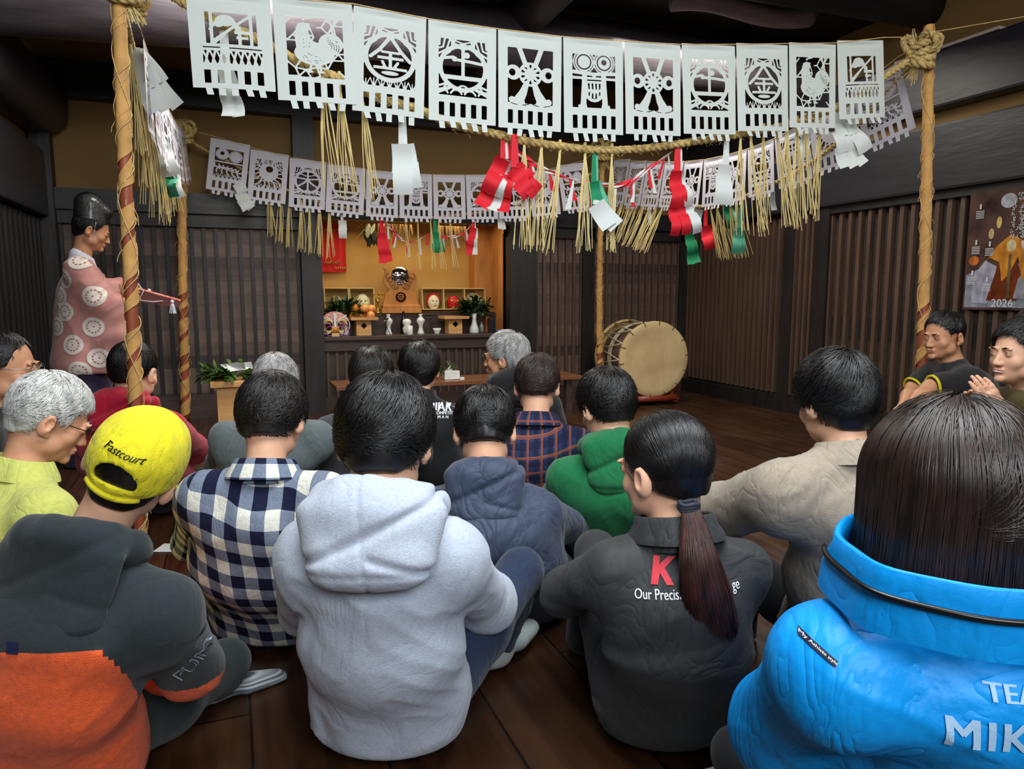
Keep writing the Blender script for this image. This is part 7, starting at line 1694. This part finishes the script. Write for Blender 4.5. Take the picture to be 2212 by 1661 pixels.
for tx, sz, bo, ax_, ay_ in (('IIII IIII', .046, .0015, 925, 880), ('ART', .050, .0015, 968, 880), ('COMPETITE', .0185, .0006, 960, 892.5), ('M A N', .018, .0006, 957, 901)):
    sv, sf = text_mesh(tx, sz, bo); decal(p14_, sv, sf, at(ax_, ay_, 3.25), RIGHT, UP, m_print, 'white_lettering', maxlen=.02, aim=(ax_, ay_))
sv, sf = text_mesh('SM', .05, .002); decal(p15_, sv, sf, at(1100, 858, 3.3), RIGHT * .97 + UP * .15, UP, m_print, 'white_lettering', maxlen=.03, aim=(1102, 858))
# sleeve trim of the polo
for s_ in (-1, 1):
    a, b = p17_['A'][s_][0], p17_['A'][s_][1]; c = a.lerp(b, .72) + (b - a).normalized() * .058; d = (b - a).normalized(); x = d.orthogonal().normalized(); y = d.cross(x)
    MB().tube([c - d * .012 + (x * cos(q) + y * sin(q)) * .058 for q in np.linspace(0, 2 * pi, 24)], .007, 6).build('yellow_trim', m_cuff, p17_['t'], True, world=True)
W_ = p18_['W']; mb = MB(); mb.tube([W_((x, .101 - abs(x) * .3, -.0565)) for x in (-.016, -.008, 0, .008, .016)], .0034, 6); mb.build('teeth', m_china, p18_['t'], True, world=True)

# ================================================================== officiant standing in a robe
hd = P(197, 500, 4.72); ft = Vector((hd.x, hd.y, 0)) - RIGHT * .10
Yd = dirv(62); Xd = Yd.cross(UP).normalized(); lk = dirv(62); t = thing('person', 'standing officiant in a pink crested robe and tall black cap, reading from a tasselled board', 'person', ft)
Mh = head_matrix(hd, lk, 22, 0); sc = 1.04; nb = Vector((hd.x, hd.y, hd.z - .20)) - Yd * .07
shl = {s: nb + Xd * s * .19 - UP * .06 for s in (-1, 1)}; hand = P(272, 622, 4.62); el = {1: P(212, 652, 4.55), -1: P(235, 650, 4.95)}; wr = {1: P(250, 622, 4.6), -1: P(262, 618, 4.85)}
g, Wf = head_grid(Mh, sc, [nb, nb - UP * .05]); V, F = g.mesh(1); Vb, Fb = [V], [F]; nbv = len(V)
for s in (1, -1):
    g2 = Grid([min(el[s][i], wr[s][i]) - .2 for i in range(3)], [max(el[s][i], wr[s][i]) + .2 for i in range(3)], .0045); g2.cone(el[s], wr[s], .042, .027, 0); hand_into(g2, wr[s], RIGHT * .95 - UP * .12 + FWD * .1 * s, UP * .4 + FWD * s * .8, -s, 1.05, (.5, .6, .7, .75), .5, .02); v_, f_ = g2.mesh(1); Vb.append(v_); Fb.append(f_ + nbv); nbv += len(v_)
wobj('body', np.concatenate(Vb), np.concatenate(Fb), SK2, t)
R3 = Mh.to_3x3(); e = MB(); br = MB(); lp = MB()
for s in (-1, 1):
    br.tube([Wf((s * x, y, z)) for x, y, z in ((.014, .0985, .0275), (.026, .0985, .031), (.038, .0935, .030), (.046, .086, .026))], [.0022, .003, .0026, .0012], 6); e.tube([Wf((s * x, y, z)) for x, y, z in ((.018, .093, .006), (.030, .0975, .005), (.043, .0885, .007))], .0018, 5)
e.build('eyelashes', m_black, t, True, world=True); br.build('eyebrows', H_BLK, t, True, world=True); lp.ellipsoid(Wf((0, .0985, -.0505)), (.0205, .0045, .0034), 16, 8, R3).ellipsoid(Wf((0, .0975, -.0585)), (.0175, .005, .0042), 16, 8, R3).build('lips', mat('lip_skin', (176, 106, 92), .4), t, True, world=True)
hV, hF = hair_mesh(Mh, sc, 'short', .012, .04, seed=3, n=1500); wobj('hair', hV, hF, H_BLK, t)
C_robe = cloth('pink_silk_robe', (190, 134, 128), .5, var=.06, vs=(20, 20, 20), bump=.1, sheen=.2); C_white = cloth('white_underrobe', (206, 208, 222), .8); C_hak = cloth('dark_purple_hakama', (40, 32, 58), .8)
lo = ft - Vector((.65, .65, 0)); lo.z = .45; hi = ft + Vector((.65, .65, 1.75)); g = Grid(lo, hi, .0115)
b1 = Vector((ft.x, ft.y, .66)); b2 = Vector((ft.x, ft.y, .98)) + RIGHT * .02; chest = nb - UP * .2 - Yd * .01
g.chain([nb - UP * .05, chest, b2, b1], [.085, .135, .17, .20], .05, flat=(Xd, 1.45))
for s in (1, -1):
    a, b, c = shl[s], el[s], wr[s]
    g.cone(a, b, .09, .085, .05); g.cone(b, c - RIGHT * .02, .075, .055, .04)
    fx_ = (RIGHT * .9 + FWD * .1).normalized()          # the hanging sleeve bag under the forearm
    g.chain([b.lerp(c, .35) - UP * .04, b.lerp(c, .25) - UP * .24, b.lerp(c, .1) - UP * (.44 if s > 0 else .40)], [.052, .050, .042], .04, flat=(fx_, 2.7 if s > 0 else 2.2))
g.cone(nb + UP * .02, nb + (hd - nb).normalized() * .16, .062, .066, .004, 'sub'); g.v = np.maximum(g.v, (.60 - g.ax[2])[None, None, :].astype(f32))
V, F = g.mesh(2); N = vnormals(V, F); V = folds(V, N, .017, (5, 5, 2.6), 4, .25); robe = wobj('robe', V, F, C_robe, t)
g = Grid(nb - Vector((.14, .14, .10)), nb + Vector((.14, .14, .12)), .005); g.chain([nb - UP * .05, nb + Mh.to_3x3() @ Vector((0, -.01, .035))], [.095, .070], .01); g.cone(nb + (hd - nb).normalized() * .015, nb + (hd - nb).normalized() * .16, .056, .062, .003, 'sub'); V, F = g.mesh(1); wobj('collar', V, F, C_white, t)
g = Grid(ft - Vector((.4, .4, 0)), ft + Vector((.4, .4, .8)), .013); 
for s in (1, -1): g.chain([ft + Xd * s * .08 + UP * .75, ft + Xd * s * .13 + UP * .06], [.13, .16], .05, flat=(Xd, 1.2))
V, F = g.mesh(1); N = vnormals(V, F); V = folds(V, N, .014, (9, 9, 1.5), 2); V[:, 2] = np.maximum(V[:, 2], .003); wobj('hakama', V, F, C_hak, t)
# round crests woven in the robe
m_crest = mat('crest_silk', (222, 212, 204), .5)
def crest(px, py, r=.062):
    V2 = []; F2 = []; K = 40
    def ringp(r0, r1, wav=0, n0=12):
        b = len(V2)
        for k in range(K): a = 2 * pi * k / K; V2.extend([(r0 * cos(a), r0 * sin(a)), ((r1 + wav * sin(n0 * a)) * cos(a), (r1 + wav * sin(n0 * a)) * sin(a))])
        F2.extend([(b + 2 * k, b + 2 * k + 1, b + (2 * k + 3) % (2 * K), b + (2 * k + 2) % (2 * K)) for k in range(K)])
    ringp(r * .66, r, .0, 12); ringp(r * .08, r * .52, r * .04, 12)
    for k in range(12):
        a = 2 * pi * k / 12; b = len(V2); c_, s_ = cos(a), sin(a); V2.extend([(c_ * r * .5 - s_ * r * .05, s_ * r * .5 + c_ * r * .05), (c_ * r * .5 + s_ * r * .05, s_ * r * .5 - c_ * r * .05), (c_ * r * .7 + s_ * r * .05, s_ * r * .7 - c_ * r * .05), (c_ * r * .7 - s_ * r * .05, s_ * r * .7 + c_ * r * .05)]); F2.append((b, b + 1, b + 2, b + 3))
    decal(dict(top=robe), np.array(V2), F2, P(px, py, 4.45), RIGHT, UP, m_crest, 'round_crest', lift=.003, maxlen=.02, aim=(px, py))
for x, y in [(140, 602), (200, 640), (141, 673), (203, 706), (124, 705), (215, 773), (157, 745), (170, 802), (116, 640), (176, 560)]: crest(x, y)
# cap of black lacquered gauze
g = Grid(hd - Vector((.2, .2, .05)), hd + Vector((.2, .2, .32)), .0055); q = lambda x, y, z: Wf((x, y, z))
g.cone(q(0, -.025, .07), q(0, -.055, .150), .088, .082, .02, flat=(Mh.to_3x3() @ Vector((0, 1, 0)), 1.16)); g.cone(q(0, -.03, .12), q(0, .025, .14), .075, .055, .02)
n = Mh.to_3x3() @ Vector((0, -.12, 1)).normalized(); o = q(0, 0, .055); X, Y, Z = g.ax[0][:, None, None], g.ax[1][None, :, None], g.ax[2][None, None, :]
g.v = np.maximum(g.v, -((X - o.x) * n.x + (Y - o.y) * n.y + (Z - o.z) * n.z)).astype(f32); V, F = g.mesh(1); wobj('black_cap', V, F, mat('lacquer_gauze', (16, 17, 20), .28, bump=.6, bscale=(160, 160, 160), coat=.6), t)
mb = MB()
for s in (-1, 1): mb.tube([Wf((s * .083, .01, .06)), Wf((s * .078, .02, 0)), Wf((s * .05, .04, -.07)), Wf((0, .06, -.105))], .0016, 5)
mb.build('chin_cord', C_white, t, True, world=True)
# tasselled board held in the hands
pa, pb = P(256, 612, 4.62), P(390, 650, 4.75); t2 = thing('tasselled_board', 'red tasselled wooden board held level by the officiant', 'board', (pa + pb) / 2); d = (pb - pa).normalized(); up = (UP - d * UP.dot(d)).normalized(); sd = d.cross(up)
mb = MB(); mb.add([pa + sd * x + up * z for x, z in ((-.004, 0), (.004, 0), (.004, -.10), (-.004, -.10))] + [pb + sd * x + up * z for x, z in ((-.004, 0), (.004, 0), (.004, -.045), (-.004, -.045))], [(0, 1, 2, 3), (4, 7, 6, 5), (0, 4, 5, 1), (1, 5, 6, 2), (2, 6, 7, 3), (3, 7, 4, 0)]); mb.build('board', mat('dark_red_board', (96, 38, 26), .4), t2, world=True)
MB().tube([pa, pb], .009, 8).build('red_rod', mat('red_white_cord', (196, 60, 44), .5, rgb2=(226, 170, 150), vscale=(70, 70, 70)), t2, True, world=True)
for px, py in ((322, 628), (372, 652)):
    c = P(px, py, 4.70); mb = MB()
    for k in range(26): a = random.uniform(0, 6.3); r_ = random.random() ** .5; mb.tube([c, c + Vector((cos(a) * .010, sin(a) * .010, -.02)), c + Vector((cos(a) * .022 * r_, sin(a) * .022 * r_, -.075))], .0022, 4, False)
    mb.ellipsoid(c, (.012, .012, .014), 10, 8).build('white_tassel', C_white, t2, world=True)
MB().tube([P(298, 612, 4.6), P(310, 628, 4.58), P(300, 648, 4.58), P(330, 652, 4.62), P(352, 650, 4.7)], .003, 5).build('white_cord', C_white, t2, True, world=True)

# ================================================================== papers on the floor
c = PL(377, 1183, 2, .004); t = thing('numbered_sheet', 'white paper sheet with a red 19 lying on the floor beside the checked shirt', 'paper sheet', (c.x, c.y, .003)); MB().box(-.07, .07, -.05, .05, 0, .002).xf(Matrix.Rotation(-PSI, 4, 'Z')).build('sheet', m_china, t)
sv, sf = text_mesh('19', .05, .001); m_ = MB().add([(x, y * 1.0, .0026) for x, y in sv], sf).xf(Matrix.Rotation(-PSI, 4, 'Z')); m_.build('red_number', m_redink, t)
c = PL(1605, 1690, 2, .03); t = thing('notepad', 'white notepad lying on the floor beside the blue jacket', 'notepad', (c.x, c.y, 0)); MB().box(-.10, .08, -.06, .07, 0, .03, .003).build('pages', m_china, t)
c = PL(1592, 1652, 2, .04); o = MB().tube([(-.02, .0, .006), (.06, -.04, .006)], .0035, 6).build('pencil', m_cedar, None, loc=(c.x, c.y, .031)); tag(o, 'short wooden pencil lying on the notepad', 'pencil')
